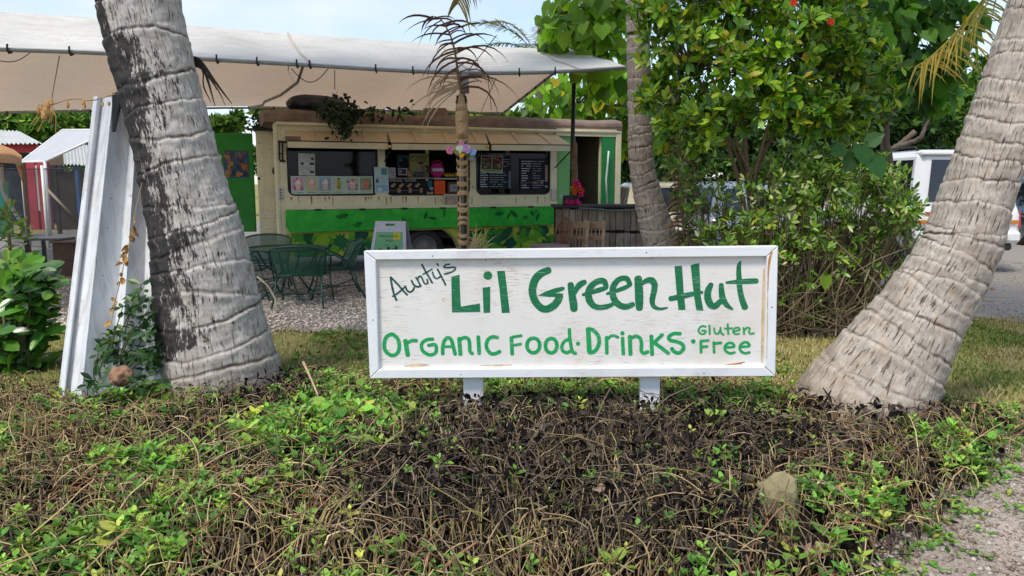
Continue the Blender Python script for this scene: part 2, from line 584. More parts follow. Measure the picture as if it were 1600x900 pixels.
t = NT('asphalt')
g = t.noise(3, 6, 0.7); g2 = t.noise(160, 3, 0.6)
t.col(t.mix(t.ramp(g2, [(.35, 0), (.65, 1)]), (.20, .175, .15), (.34, .30, .27)))
t.col(t.mix(t.ramp(g, [(.4, 0), (.7, .5)]), t.mix(t.ramp(g2, [(.35, 0), (.65, 1)]), (.20, .175, .15), (.34, .30, .265)), (.3, .25, .19)))
t.rough(.9); t.bump(g2, .5, .01)
M_asphalt = t.m
t = NT('gravel_bed')
g = t.n('TexVoronoi'); g.inputs['Scale'].default_value = 38
t.l(t.n('TexCoord').outputs['Object'], g.inputs['Vector'])
t.col(t.mix(t.ramp(g.outputs['Color'], [(.2, 0), (.8, 1)]), (.13, .115, .10), (.33, .30, .27))); t.rough(.9); t.bump(g.outputs['Distance'], .8, .02)
M_gravel = t.m
sheet('road', [(4.7, 9.0), (5.0, 8.5), (5.6, 7.9), (9, 7.4), (18, 7.2), (18, 90), (4.6, 90), (4.5, 30), (4.6, 14)], 0.02, M_asphalt)
sheet('gravel_yard', [(-9, 7.7), (-5, 7.5), (-2.6, 7.75), (-1.2, 7.5), (0.2, 7.55), (1.2, 7.9), (1.35, 10.4), (4.4, 11.5), (4.4, 30), (-14, 30), (-14, 9)], 0.016, M_gravel)

# pebbles on yard and path (nobody could count them)
def pebbles(name, X, Y, r, mat, seed, palette, label=None, z0=0.016):
    rg = np.random.default_rng(seed)
    n = len(X)
    base = np.array([(1, 0, 0), (0, 1, 0), (-1, 0, 0), (0, -1, 0), (.15, .1, .75), (0, 0, -.5)], float)
    F = np.array([(0, 1, 4), (1, 2, 4), (2, 3, 4), (3, 0, 4), (1, 0, 5), (2, 1, 5), (3, 2, 5), (0, 3, 5)])
    V = base[None] * (1 + .45 * (rg.random((n, 6, 1)) - .5)) * np.stack([r * (0.8 + .5 * rg.random(n)), r * (.7 + .4 * rg.random(n)), r * (.6 + .4 * rg.random(n))], -1)[:, None, :]
    a = rg.random(n) * 6.28; c, s = np.cos(a)[:, None], np.sin(a)[:, None]
    V = np.stack([V[..., 0] * c - V[..., 1] * s, V[..., 0] * s + V[..., 1] * c, V[..., 2]], -1)
    V += np.stack([X, Y, zt(X, Y) + z0 + r * .12], -1)[:, None, :]
    FF = (F[None] + (np.arange(n) * 6)[:, None, None]).reshape(-1, 3)
    pal = np.array(palette)[rg.integers(0, len(palette), n)] * (0.75 + .5 * rg.random((n, 1)))
    return np_mesh(name, V.reshape(-1, 3), FF, mat, cols=np.repeat(pal, 6, axis=0), kind='stuff', label=label)
M_stone = M_col('stone', 0.9, 0.2, 30, 0.25, 0.3)
rg = np.random.default_rng(3)
n = 26000
X = rg.uniform(-7.5, 1.35, n); Y = 7.45 + 5.4 * rg.random(n) ** 1.3
k = rg.random(n) < sstep(7.5, 8.1, Y - .3 * (vnoise(X, Y, 1.5) - .5))
pebbles('gravel', X[k], Y[k], rg.uniform(.012, .026, n)[k], M_stone, 4, [(.44, .37, .31), (.52, .45, .39), (.32, .27, .23), (.40, .31, .24), (.58, .52, .46)])
n = 26000
Y = rg.uniform(1.9, 4.75, n); X = path_edge(Y) - .12 + 2.2 * rg.random(n) ** 1.25
r = np.where(rg.random(n) < .12, rg.uniform(.010, .019, n), rg.uniform(.003, .008, n))
k = rg.random(n) < sstep(4.7, 4.2, Y)
pebbles('path_gravel', X[k], Y[k], r[k], M_stone, 5, [(.32, .265, .22), (.40, .35, .31), (.25, .19, .14), (.30, .24, .19), (.42, .39, .36), (.20, .15, .11)], z0=0.0)

n = 9000
X = rg.uniform(4.7, 9.5, n); Y = rg.uniform(7.7, 15, n); k = (X > 5.3 - .4 * np.minimum(Y - 7.7, 1)) & (vnoise(X, Y, .8) > .3)
pebbles('road_grit', X[k], Y[k], rg.uniform(.006, .016, n)[k], M_stone, 6, [(.34, .29, .25), (.40, .36, .32), (.30, .25, .21)], z0=.022)
# ------------------------------------------------------------------ grass
M_grass = M_leaf('grass_blade', .6, .2, .2)
def grass(name, X, Y, h, seed, pal, wid=.004):
    rg = np.random.default_rng(seed); n = len(X)
    z = zt(X, Y)
    a = rg.random(n) * 6.28; lean = h * rg.uniform(.3, 1.2, n)
    b = np.stack([X, Y, z], -1); s = np.stack([-np.sin(a), np.cos(a), 0 * a], -1) * (wid * rg.uniform(.6, 1.5, n))[:, None]
    dirv = np.stack([np.cos(a), np.sin(a), 0 * a], -1)
    m = b + dirv * (lean * .35)[:, None] + np.array([0, 0, 1]) * (h * .6)[:, None]
    tp = b + dirv * lean[:, None] + np.array([0, 0, 1]) * (h * .9)[:, None]
    V = np.stack([b - s, b + s, m + s * .8, m - s * .8, tp], 1)
    F = np.array([(0, 1, 2), (0, 2, 3), (3, 2, 4)])
    FF = (F[None] + (np.arange(n) * 5)[:, None, None]).reshape(-1, 3)
    c = np.array(pal)[rg.integers(0, len(pal), n)] * rg.uniform(.7, 1.3, (n, 1))
    return np_mesh(name, V.reshape(-1, 3), FF, M_grass, cols=np.repeat(c, 5, axis=0), kind='stuff')
n = 110000
X = rg.uniform(-5.5, 6.5, n); Y = rg.uniform(4.5, 8.6, n)
X[:20000] = rg.uniform(4.0, 6.8, 20000); Y[:20000] = rg.uniform(6.4, 8.75, 20000)
cmk = cover_mask(X, Y)
dryn = vnoise(X, Y, 1.1)
right_ok = (X > 1.2) & ((Y < 7.5 + .3 * vnoise(X, Y, 2)) | (X > 4.2)) & ((X < 4.6) | (Y < 8.55 - .2 * (X - 4.6) + .5 * (vnoise(X, Y, 2.2) - .5)))
left_ok = (X < -1.2) & (Y < 7.75)
mid_ok = (X >= -1.2) & (X <= 1.2) & (Y < 7.6)
k = (rg.random(n) > cmk * .9) & (right_ok | left_ok | mid_ok) & (rg.random(n) < .35 + .75 * vnoise(X + 3, Y, 2.6))
kd = k & (rg.random(n) < sstep(.3, .62, dryn))
kg = k & ~kd
hh = rg.uniform(.018, .05, n)
grass('dry_grass', X[kd], Y[kd], hh[kd], 11, [(.42, .34, .16), (.5, .42, .22), (.33, .27, .11), (.36, .33, .13)])
grass('green_grass', X[kg], Y[kg], hh[kg], 12, [(.13, .2, .035), (.2, .26, .06), (.16, .22, .05), (.28, .27, .09)])
# ================================================================== THE PAINTED SIGN
yaw, roll = R(2.0), R(0.35)
su = Vector((math.cos(yaw), -math.sin(yaw), math.tan(roll)))
so = at(893, 489, 4.25)
SP = Plane(so, su, Vector((0, 0, 1)))

def wood_white(name, base, grain_dark, crack=0.45, stain=(.45, .36, .22), stain_amt=.5, along='x'):
    t = NT(name)
    st = (1.2, 26, 26) if along == 'x' else (26, 1.2, 26)
    g = t.noise(9, 8, .62, st)
    g2 = t.noise(3, 6, .6)
    big = t.noise(1.7, 7, .7)
    c = t.ramp(g2, [(.3, tuple(x * .93 for x in base)), (.7, base)])
    c = t.mix(t.ramp(big, [(.52, 0), (.8, stain_amt)]), c, stain)
    line = t.ramp(g, [(.36, 1.0), (.42, 0.0)])
    msk = t.ramp(t.noise(2.3, 3, .5), [(.42, 0), (.6, crack)])
    k = t.mix(1.0, line, msk, 'MULTIPLY')
    c = t.mix(k, c, grain_dark)
    t.col(c); t.rough(.75); t.spec(.25)
    t.bump(g, .25, .004)
    return t
t = wood_white('sign_board_paint', (.78, .755, .71), (.27, .20, .15), 1.0, (.57, .46, .32), .65)
# stains with a shape of their own: rusty streaks low on the board and along the right edge
tc = t.n('TexCoord'); sx = t.n('SeparateXYZ'); t.l(tc.outputs['Object'], sx.inputs[0])
M_board = t.m
M_frame = wood_white('sign_frame_paint', (.78, .79, .81), (.38, .32, .27), .65, (.40, .375, .34), .75).m
M_frame_v = wood_white('sign_frame_paint_upright', (.80, .81, .83), (.42, .37, .32), .35, (.5, .48, .46), .3, 'y').m
def M_letter(name, c, c2):
    t = NT(name)
    f = t.noise(14, 6, .7, (1, 5, 1)); g = t.noise(9, 8, .62, (1.2, 26, 26))
    cc = t.ramp(f, [(.3, c), (.7, c2)])
    cc = t.mix(t.ramp(g, [(.34, .6), (.40, 0)]), cc, (.45, .55, .48))
    t.col(cc); t.rough(.5); t.spec(.4)
    return t.m
M_let_dark = M_letter('paint_teal', (.002, .045, .045), (.004, .075, .07))
M_let_mid = M_letter('paint_deep_green', (.004, .115, .045), (.008, .20, .075))
M_let_light = M_letter('paint_bright_green', (.004, .27, .07), (.01, .38, .11))

gz = zt1(so.x, so.y)
base_z = gz - so.z
sign = empty('sign', matrix=Matrix.Translation((so.x, so.y, gz)), label='white framed wooden sign hand painted in green letters on two low posts', cat='sign')
sm_ = Matrix.Translation((-so.x, -so.y, -gz)) @ SP.m
def sgn(o):
    o.parent = sign; o.matrix_basis = sm_; return o

PW = 0.0      # painted face of the board
FR = 0.030    # face of the frame
out_px = [(568, 392), (1216.5, 384), (1212, 588.5), (577.5, 592)]
in_px = [(587.5, 406.5), (1198, 401), (1195, 573), (592, 577)]
O = [SP.loc(x, y, FR) for x, y in out_px]; I = [SP.loc(x, y, FR) for x, y in in_px]
def bl(poly, w0, w1, name, mat, gap=0.0012):
    cx = sum(p[0] for p in poly) / 4; cy = sum(p[1] for p in poly) / 4
    m = MB()
    # chamfered front edge
    ins = 0.004
    P = [Vector((x, y, 0)) for x, y in poly]
    def inset(d):
        out = []
        for i in range(4):
            a, b, c = P[i - 1], P[i], P[(i + 1) % 4]
            e1 = (b - a).normalized(); e2 = (c - b).normalized()
            n1 = Vector((-e1.y, e1.x, 0)); n2 = Vector((-e2.y, e2.x, 0))
            s = 1.0 if n1.dot(Vector((cx, cy, 0)) - b) > 0 else -1.0
            n1 *= s; n2 *= s
            bis = (n1 + n2).normalized()
            out.append(b + bis * (d / max(.25, bis.dot(n1))))
        return out
    p0, p1 = inset(gap), inset(gap + ins)
    vs = [(p.x, p.y, w0) for p in p0] + [(p.x, p.y, w1 - ins) for p in p0] + [(p.x, p.y, w1) for p in p1]
    f = [(0, 1, 2, 3), (11, 10, 9, 8)]
    for r in (0, 4):
        for i in range(4):
            j = (i + 1) % 4; f.append((r + i, r + 4 + i, r + 4 + j, r + j))
    m.add(vs, f)
    o = m.build(name, mat); return sgn(o)
def flip(o): return o
bl([O[0], O[1], I[1], I[0]], -.022, FR, 'frame_board', M_frame)
bl([O[1], O[2], I[2], I[1]], -.022, FR - .001, 'frame_board', M_frame_v)['label'] = 'upright frame board with a rusty orange streak'
bl([O[2], O[3], I[3], I[2]], -.022, FR, 'frame_board', M_frame)
bl([O[3], O[0], I[0], I[3]], -.022, FR - .001, 'frame_board', M_frame_v)
lo = (min(I[0][0], I[3][0]) - .02, min(I[2][1], I[3][1]) - .02); hi = (max(I[1][0], I[2][0]) + .02, max(I[0][1], I[1][1]) + .02)
m = MB(); m.box((lo[0], lo[1], -.016), (hi[0], hi[1], PW)); sgn(m.build('board', M_board))
# rust and water stains lying on the wood
def blotch(pts, wid, w, name, mat):
    q = [SP.p(x, y, w) for x, y in pts]
    m = MB(); ribbon(m, [(v.x, v.y) for v in q], wid, w, w + .0002); return sgn(m.build(name, mat))

def ribbon(m, pts, widths, w0, w1, caps=True, n=None):
    """brush stroke through pts (local x,y); widths in metres; it climbs from w0 to w1 so that it never lies in its own plane"""
    k = len(pts)
    ws = widths if hasattr(widths, '__len__') else [widths] * k
    n = n or max(3, 7 * (k - 1))
    S = spline([(p[0], p[1], w) for p, w in zip(pts, ws)], n)
    d = np.gradient(S[:, :2], axis=0); d /= np.linalg.norm(d, axis=1, keepdims=True) + 1e-9
    nn = np.stack([-d[:, 1], d[:, 0]], -1)
    zz = np.linspace(w0, w1, n)
    vs = []
    jit = lambda: 1 + random.uniform(-.035, .035)
    for i in range(n):
        h = max(S[i, 2] * .5, .0004)
        a, b = S[i, :2] + nn[i] * h * jit(), S[i, :2] - nn[i] * h * jit()
        vs += [(a[0], a[1], zz[i]), (b[0], b[1], zz[i])]
    fs = [(2 * i, 2 * i + 1, 2 * i + 3, 2 * i + 2) for i in range(n - 1)]
    if caps:
        for i, sgnn in ((0, -1), (n - 1, 1)):
            c = S[i, :2]; h = max(S[i, 2] * .5, .0004)
            b0 = len(vs); K = 7
            for q in range(K + 1):
                a = -math.pi / 2 + math.pi * q / K
                p = c + d[i] * sgnn * math.cos(a) * h * .8 + nn[i] * math.sin(a) * h * sgnn
                vs.append((p[0], p[1], zz[i]))
            fs.append(tuple(range(b0, b0 + K + 1)))
    m.add(vs, fs)

_zl = [0.0008]
def letter(org, s, strokes, mat, wpx=None, name='letter'):
    """strokes in pixels of an enlarged crop with origin org and scale s; ('p', poly) fills a polygon, ('d', x, y, r) a dot"""
    m = MB(); z = 0.0009
    mpp = 1.0 / 265 / (FPX / 1200) * (4.25 * 265 / FPX)     # metres per photo pixel at the sign
    for st in strokes:
        if st[0] == 'p':
            P = [SP.loc(org[0] + x / s, org[1] + y / s, PW) for x, y in st[1]]
            tr = tessellate_polygon([[Vector((x, y, 0)) for x, y in P]])
            m.add([(x, y, z) for x, y in P], [tuple(t) for t in tr])
        elif st[0] == 'd':
            c = SP.loc(org[0] + st[1] / s, org[1] + st[2] / s, PW); r = st[3] / s * mpp
            m.add([(c[0] + r * math.cos(a * .3927) * random.uniform(.95, 1.05), c[1] + r * math.sin(a * .3927) * random.uniform(.95, 1.05), z) for a in range(16)], [tuple(range(16))])
        else:
            w = st[0]; pts = [SP.loc(org[0] + x / s, org[1] + y / s, PW) for x, y in st[1]]
            ws = [w / s * mpp] * len(pts) if not hasattr(w, '__len__') else [q / s * mpp for q in w]
            ribbon(m, pts, ws, z, z + .00035)
        z += .0005
    o = m.build(name, mat); sgn(o); return o

a_, b_, c_, d_, e_, f_, g_, h_ = ((600, 400), 12), ((700, 410), 10), ((820, 410), 10), ((940, 405), 10), ((1030, 400), 10), ((590, 505), 8), ((780, 500), 8), ((970, 500), 7.273)
def L(k, mat, *st): letter(k[0], k[1], st, mat)
D, G1, G2 = M_let_dark, M_let_mid, M_let_light
L(a_, D, (40, [(125, 395), (150, 560), (190, 720), (235, 830)]), (36, [(130, 400), (240, 510), (340, 625), (435, 725)]), (30, [(160, 752), (210, 730), (330, 635), (395, 568)]))
L(a_, D, (36, [(400, 565), (435, 645), (490, 675), (545, 640), (566, 590)]), (36, [(515, 460), (560, 540), (625, 575), (690, 560)]))
L(a_, D, (34, [(600, 400), (640, 470), (690, 560)]), (32, [(632, 440), (650, 392), (690, 378), (720, 430), (755, 505), (795, 525), (820, 495), (808, 435)]))
L(a_, D, (36, [(710, 155), (770, 270), (840, 390), (905, 500)]), (27, [(728, 342), (800, 305), (900, 245)]))
L(a_, D, (32, [(910, 300), (930, 370), (975, 420), (1030, 405), (1060, 375)]), (36, [(1005, 250), (1080, 390), (1155, 540)]))
L(a_, D, (32, [(993, 143), (1020, 175)]))
L(a_, D, (32, [(1230, 155), (1160, 165), (1125, 212), (1200, 216), (1300, 208), (1340, 228), (1310, 275), (1230, 312), (1130, 340)]))
L(b_, G1, ('p', [(50, 225), (180, 190), (188, 450), (200, 690), (497, 640), (506, 775), (62, 782)]))
L(b_, G1, ('p', [(540, 395), (660, 380), (660, 785), (556, 788)]), ('d', 622, 203, 69))
L(b_, G1, ('p', [(765, 135), (888, 130), (925, 430), (966, 786), (840, 789), (805, 430)]))
L(c_, G1, ([110, 122, 126, 124, 122, 118, 115, 118, 120, 118, 115], [(372, 122), (250, 175), (165, 265), (122, 400), (130, 520), (180, 635), (260, 712), (345, 728), (445, 680), (515, 600), (545, 525)]),
  ('p', [(200, 520), (330, 450), (480, 400), (590, 378), (622, 390), (625, 415), (600, 437), (470, 485), (600, 485), (590, 540), (380, 538)]))
L(c_, G1, ([100, 115, 125, 115], [(715, 345), (740, 520), (760, 650), (768, 730)]), ([60, 85, 95, 80], [(780, 480), (815, 400), (870, 340), (935, 305)]))
L(c_, G1, ([50, 75, 80, 60], [(910, 505), (1060, 460), (1180, 425), (1275, 395)]), ([80, 90, 95, 95, 105, 110, 110, 95, 85, 80, 60], [(1270, 380), (1245, 300), (1180, 285), (1085, 325), (1015, 405), (992, 500), (1015, 600), (1075, 675), (1165, 702), (1280, 688), (1370, 655)]))
L(d_, G1, ([45, 65, 70, 50], [(85, 540), (240, 490), (360, 445), (455, 398)]), ([75, 85, 85, 85, 95, 100, 105, 105, 100, 95, 80], [(445, 392), (400, 310), (330, 295), (250, 330), (190, 410), (172, 500), (185, 595), (235, 680), (310, 730), (390, 740), (490, 705)]))
L(d_, G1, ([120, 132, 130, 110], [(572, 300), (582, 480), (588, 640), (590, 765)]), ([60, 85, 105, 100, 92, 90, 85, 70, 50, 25], [(645, 375), (700, 335), (780, 330), (825, 390), (822, 480), (803, 570), (790, 650), (812, 730), (900, 775), (1025, 757)]))
L(e_, G1, ('p', [(238, 160), (355, 150), (372, 380), (382, 560), (412, 840), (300, 845), (285, 700), (258, 420)]), ('p', [(490, 145), (560, 120), (625, 112), (638, 400), (645, 600), (690, 850), (578, 845), (545, 640), (520, 420)]), ([80, 85, 75, 45], [(175, 665), (350, 630), (520, 590), (670, 565)]))
L(e_, G1, ([80, 105, 112, 110, 100, 90], [(810, 445), (765, 540), (757, 640), (790, 740), (860, 788), (950, 715)]), ([75, 92, 100, 80, 35], [(968, 450), (975, 560), (992, 660), (1050, 760), (1140, 828)]))
L(e_, G1, ([20, 70, 86, 88, 95, 100], [(1275, 80), (1245, 160), (1248, 380), (1265, 550), (1298, 690), (1340, 805)]), ([40, 65, 85, 80], [(1050, 415), (1200, 403), (1400, 393), (1520, 388)]))
L(f_, G2, (50, [(180, 135), (112, 170), (84, 260), (102, 350), (180, 403), (250, 370), (272, 290), (252, 195), (190, 137)]))
L(f_, G2, (60, [(348, 218), (362, 310), (378, 398)]), (46, [(378, 240), (430, 216), (486, 216)]))
L(f_, G2, (46, [(690, 198), (630, 203), (570, 232), (548, 282), (570, 350), (650, 396), (722, 370), (735, 320), (718, 268), (635, 276)]))
L(f_, G2, (48, [(815, 385), (815, 300), (835, 220), (875, 182), (920, 205), (945, 290), (970, 388)]), (34, [(825, 293), (940, 290)]))
L(f_, G2, (54, [(1020, 190), (1028, 290), (1035, 388)]), (46, [(1040, 195), (1095, 178), (1140, 205), (1150, 275), (1155, 350), (1185, 378)]))
L(f_, G2, (50, [(1258, 170), (1265, 280), (1270, 378)]))
L(f_, G2, (48, [(1500, 180), (1440, 170), (1385, 200), (1360, 260), (1370, 325), (1420, 380), (1480, 376), (1528, 352)]))
L(g_, G2, (50, [(152, 222), (158, 330), (162, 425)]), (38, [(165, 213), (275, 194)]), (36, [(175, 314), (270, 298)]))
for cx_, cy_, rx_, ry_ in ((427, 317, 80, 93), (650, 320, 72, 92)):
    L(g_, G2, (48, [(cx_ + rx_ * math.sin(q * .6283) * (1.0), cy_ - ry_ * math.cos(q * .6283)) for q in range(11)]))
L(g_, G2, (44, [(875, 242), (820, 262), (785, 322), (792, 380), (840, 408), (892, 388)]), (44, [(877, 115), (882, 220), (900, 330), (920, 400), (955, 415)]))
L(g_, G2, ('d', 985, 295, 27))
L(g_, G2, (62, [(1112, 112), (1120, 260), (1128, 400)]), (50, [(1120, 108), (1180, 130), (1235, 195), (1250, 270), (1225, 350), (1180, 395), (1130, 406)]))
L(g_, G2, (46, [(1342, 215), (1344, 320), (1346, 415)]), (36, [(1360, 232), (1400, 197), (1445, 196), (1485, 215)]))
L(g_, G2, (46, [(1542, 225), (1546, 330), (1552, 425)]), ('d', 1540, 165, 28))
L(h_, G2, (48, [(102, 185), (106, 290), (110, 388)]), (42, [(118, 205), (170, 182), (220, 210), (235, 280), (232, 345), (262, 376), (308, 360)]))
L(h_, G2, (46, [(347, 182), (351, 290), (356, 392)]), (42, [(472, 165), (420, 215), (375, 258)]), (42, [(380, 255), (460, 315), (540, 375)]))
L(h_, G2, (44, [(675, 155), (600, 155), (545, 192), (565, 230), (640, 247), (700, 277), (710, 330), (660, 375), (605, 357), (578, 322)]))
L(h_, G2, ('d', 823, 242, 27))
L(h_, G2, (23, [(965, 75), (920, 70), (885, 105), (895, 145), (940, 160), (965, 125), (922, 120)]))
L(h_, G2, (24, [(1006, 62), (1008, 110), (1010, 160)]))
L(h_, G2, (23, [(1060, 92), (1070, 145), (1105, 155), (1130, 110)]), (23, [(1130, 85), (1140, 145), (1168, 165)]))
L(h_, G2, (24, [(1215, 45), (1217, 105), (1221, 160)]), (20, [(1180, 97), (1220, 95), (1265, 92)]))
L(h_, G2, (22, [(1285, 130), (1350, 110), (1332, 86), (1292, 96), (1276, 130), (1302, 160), (1345, 155)]))
L(h_, G2, (24, [(1395, 88), (1398, 120), (1400, 160)]), (22, [(1405, 115), (1435, 86), (1465, 96), (1455, 130), (1470, 155), (1512, 150)]))
L(h_, G2, (34, [(910, 238), (911, 300), (912, 368)]), (32, [(920, 236), (995, 232)]), (30, [(925, 305), (982, 298)]))
L(h_, G2, (32, [(1056, 252), (1058, 310), (1060, 370)]), (32, [(1068, 268), (1100, 261), (1138, 258)]))
for dx, dy in ((0, 0), (172, -6)):
    L(h_, G2, (32, [(1190, 312 + dy * .5), (1285 + dx * 0, 302 + dy * .5), (1268, 265), (1222, 262), (1182, 302), (1192, 350), (1240, 378), (1292, 368)]) if dx == 0 else
      (32, [(1358, 306), (1458, 296), (1440, 258), (1395, 256), (1352, 300), (1365, 352), (1410, 378), (1462, 368)]))

M_rust = M_plain('rust_stain', (.45, .2, .05), .85, .5, 18)
M_rust2 = M_plain('rust_stain_pale', (.58, .44, .27), .85, .35, 22)
blotch([(1207, 392), (1203, 403), (1200.5, 425), (1200, 452)], [.004, .013, .009, .003], FR + .0006, 'rust_streak', M_rust)
blotch([(1199.5, 440), (1199, 500), (1198, 560)], [.004, .006, .003], FR + .0006, 'rust_streak', M_rust2)
blotch([(1194, 420), (1192, 500), (1190.5, 565)], [.012, .016, .012], PW + .0006, 'water_stain', M_rust2)
blotch([(1135, 569.5), (1150, 568.5), (1163, 566)], [.004, .010, .006], PW + .0006, 'water_stain', M_rust)
blotch([(632, 572), (650, 571), (668, 570)], [.006, .018, .010], PW + .0006, 'water_stain', M_rust2)
blotch([(750, 571), (775, 571), (800, 570)], [.003, .010, .004], PW + .0006, 'water_stain', M_rust2)
m = MB()
c = SP.loc(694, 468, PW); m.tube([(c[0] + .011 * math.cos(a * .52), c[1] + .009 * math.sin(a * .52), .0008) for a in range(11)], .0012, 5)
sgn(m.build('wood_knot', M_rust2))
M_nail = M_plain('nail', (.12, .08, .06), .6, .2)
for x, y in ((759, 406.5), (1157, 569), (676, 400), (1010, 395), (720, 585), (1100, 583), (583, 500), (1206, 480)):
    q = SP.p(x, y, FR if y < 404 or y > 575 or x < 590 or x > 1200 else PW); m = MB(); m.ball((q.x, q.y, q.z), .004, 8, 4, (1, 1, .4))
    sgn(m.build('nail_head', M_nail))
# posts that carry the board
for px0, px1, lab in ((724, 755, None), (1000, 1031, None)):
    x0 = SP.loc(px0, 610, -.03)[0]; x1 = SP.loc(px1, 610, -.03)[0]
    m = MB(); m.bbox((x0, base_z - .25, -.064), (x1, O[0][1] - .05, -.024), .004)
    sgn(m.build('post', M_frame_v))
# ================================================================== PALMS
def M_trunk(name, light, dark, warm, crack=1.0, stain=False):
    t = NT(name)
    a = t.n('Attribute'); a.attribute_name = 'tuv'
    def nz(scale, detail, rough, st):
        mp = t.n('Mapping'); mp.inputs['Scale'].default_value = st
        t.l(a.outputs['Vector'], mp.inputs['Vector'])
        x = t.n('TexNoise'); x.inputs['Scale'].default_value = scale; x.inputs['Detail'].default_value = detail; x.inputs['Roughness'].default_value = rough
        t.l(mp.outputs['Vector'], x.inputs['Vector']); return x.outputs['Fac']
    ring = t.n('Attribute'); ring.attribute_name = 'ring'
    lip = t.n('Attribute'); lip.attribute_name = 'lip'
    big = nz(5, 6, .65, (1, 1, 1)); fine = nz(60, 6, .7, (1, .5, 1)); crk = nz(1, 6, .62, (85, 9, 30)); blot = nz(11, 5, .6, (1.4, .6, 1))
    strk = nz(1, 6, .65, (34, 3.2, 20))
    c = t.ramp(big, [(.3, dark), (.52, light), (.75, tuple(x * 1.15 for x in light))])
    c = t.mix(t.ramp(strk, [(.36, .6), (.6, 0)]), c, tuple(x * .72 for x in dark))
    c = t.mix(t.ramp(fine, [(.35, .55), (.65, 0)]), c, tuple(x * .55 for x in dark))
    c = t.mix(t.ramp(blot, [(.52, 0), (.7, .6)]), c, warm)
    c = t.mix(t.math('MULTIPLY', lip.outputs['Fac'], .22), c, tuple(min(1, x * 1.2) for x in light))
    cm_ = t.ramp(crk, [(.36, 1.0), (.43, 0.0)])
    cmk = t.mix(1.0, cm_, t.ramp(nz(7, 4, .6, (1, 1, 1)), [(.3, .1), (.55, crack)]), 'MULTIPLY')
    c = t.mix(cmk, c, (.055, .042, .034))
    rr = t.math('MULTIPLY', ring.outputs['Fac'], t.ramp(nz(14, 5, .7, (1, .3, 1)), [(.34, .25), (.52, 1.0)]))
    c = t.mix(rr, c, (.035, .026, .02))
    bs = t.n('Attribute'); bs.attribute_name = 'base'
    c = t.mix(t.math('MULTIPLY', bs.outputs['Fac'], t.ramp(big, [(.3, .9), (.7, .5)])), c, tuple(x * .7 for x in warm))  # brown foot of the trunk, with contact shade painted into the same tone
    if stain:
        st_ = t.n('Attribute'); st_.attribute_name = 'stain'
        e = t.math('ADD', st_.outputs['Fac'], t.math('MULTIPLY', t.math('SUBTRACT', nz(9, 8, .75, (1.6, .7, 1)), .5), 1.5))
        e2 = t.math('ADD', e, t.math('MULTIPLY', t.math('SUBTRACT', nz(1, 5, .7, (70, 14, 30)), .5), .9))
        c = t.mix(t.ramp(e2, [(.47, 0), (.57, .93)]), c, (.022, .02, .02))
    t.col(c); t.rough(.9); t.spec(.15)
    hgt = t.math('SUBTRACT', t.math('ADD', t.math('MULTIPLY', fine, .5), t.math('MULTIPLY', big, .5)), t.math('ADD', cmk, t.math('MULTIPLY', rr, .9)))
    t.bump(hgt, .75, .012)
    return t.m

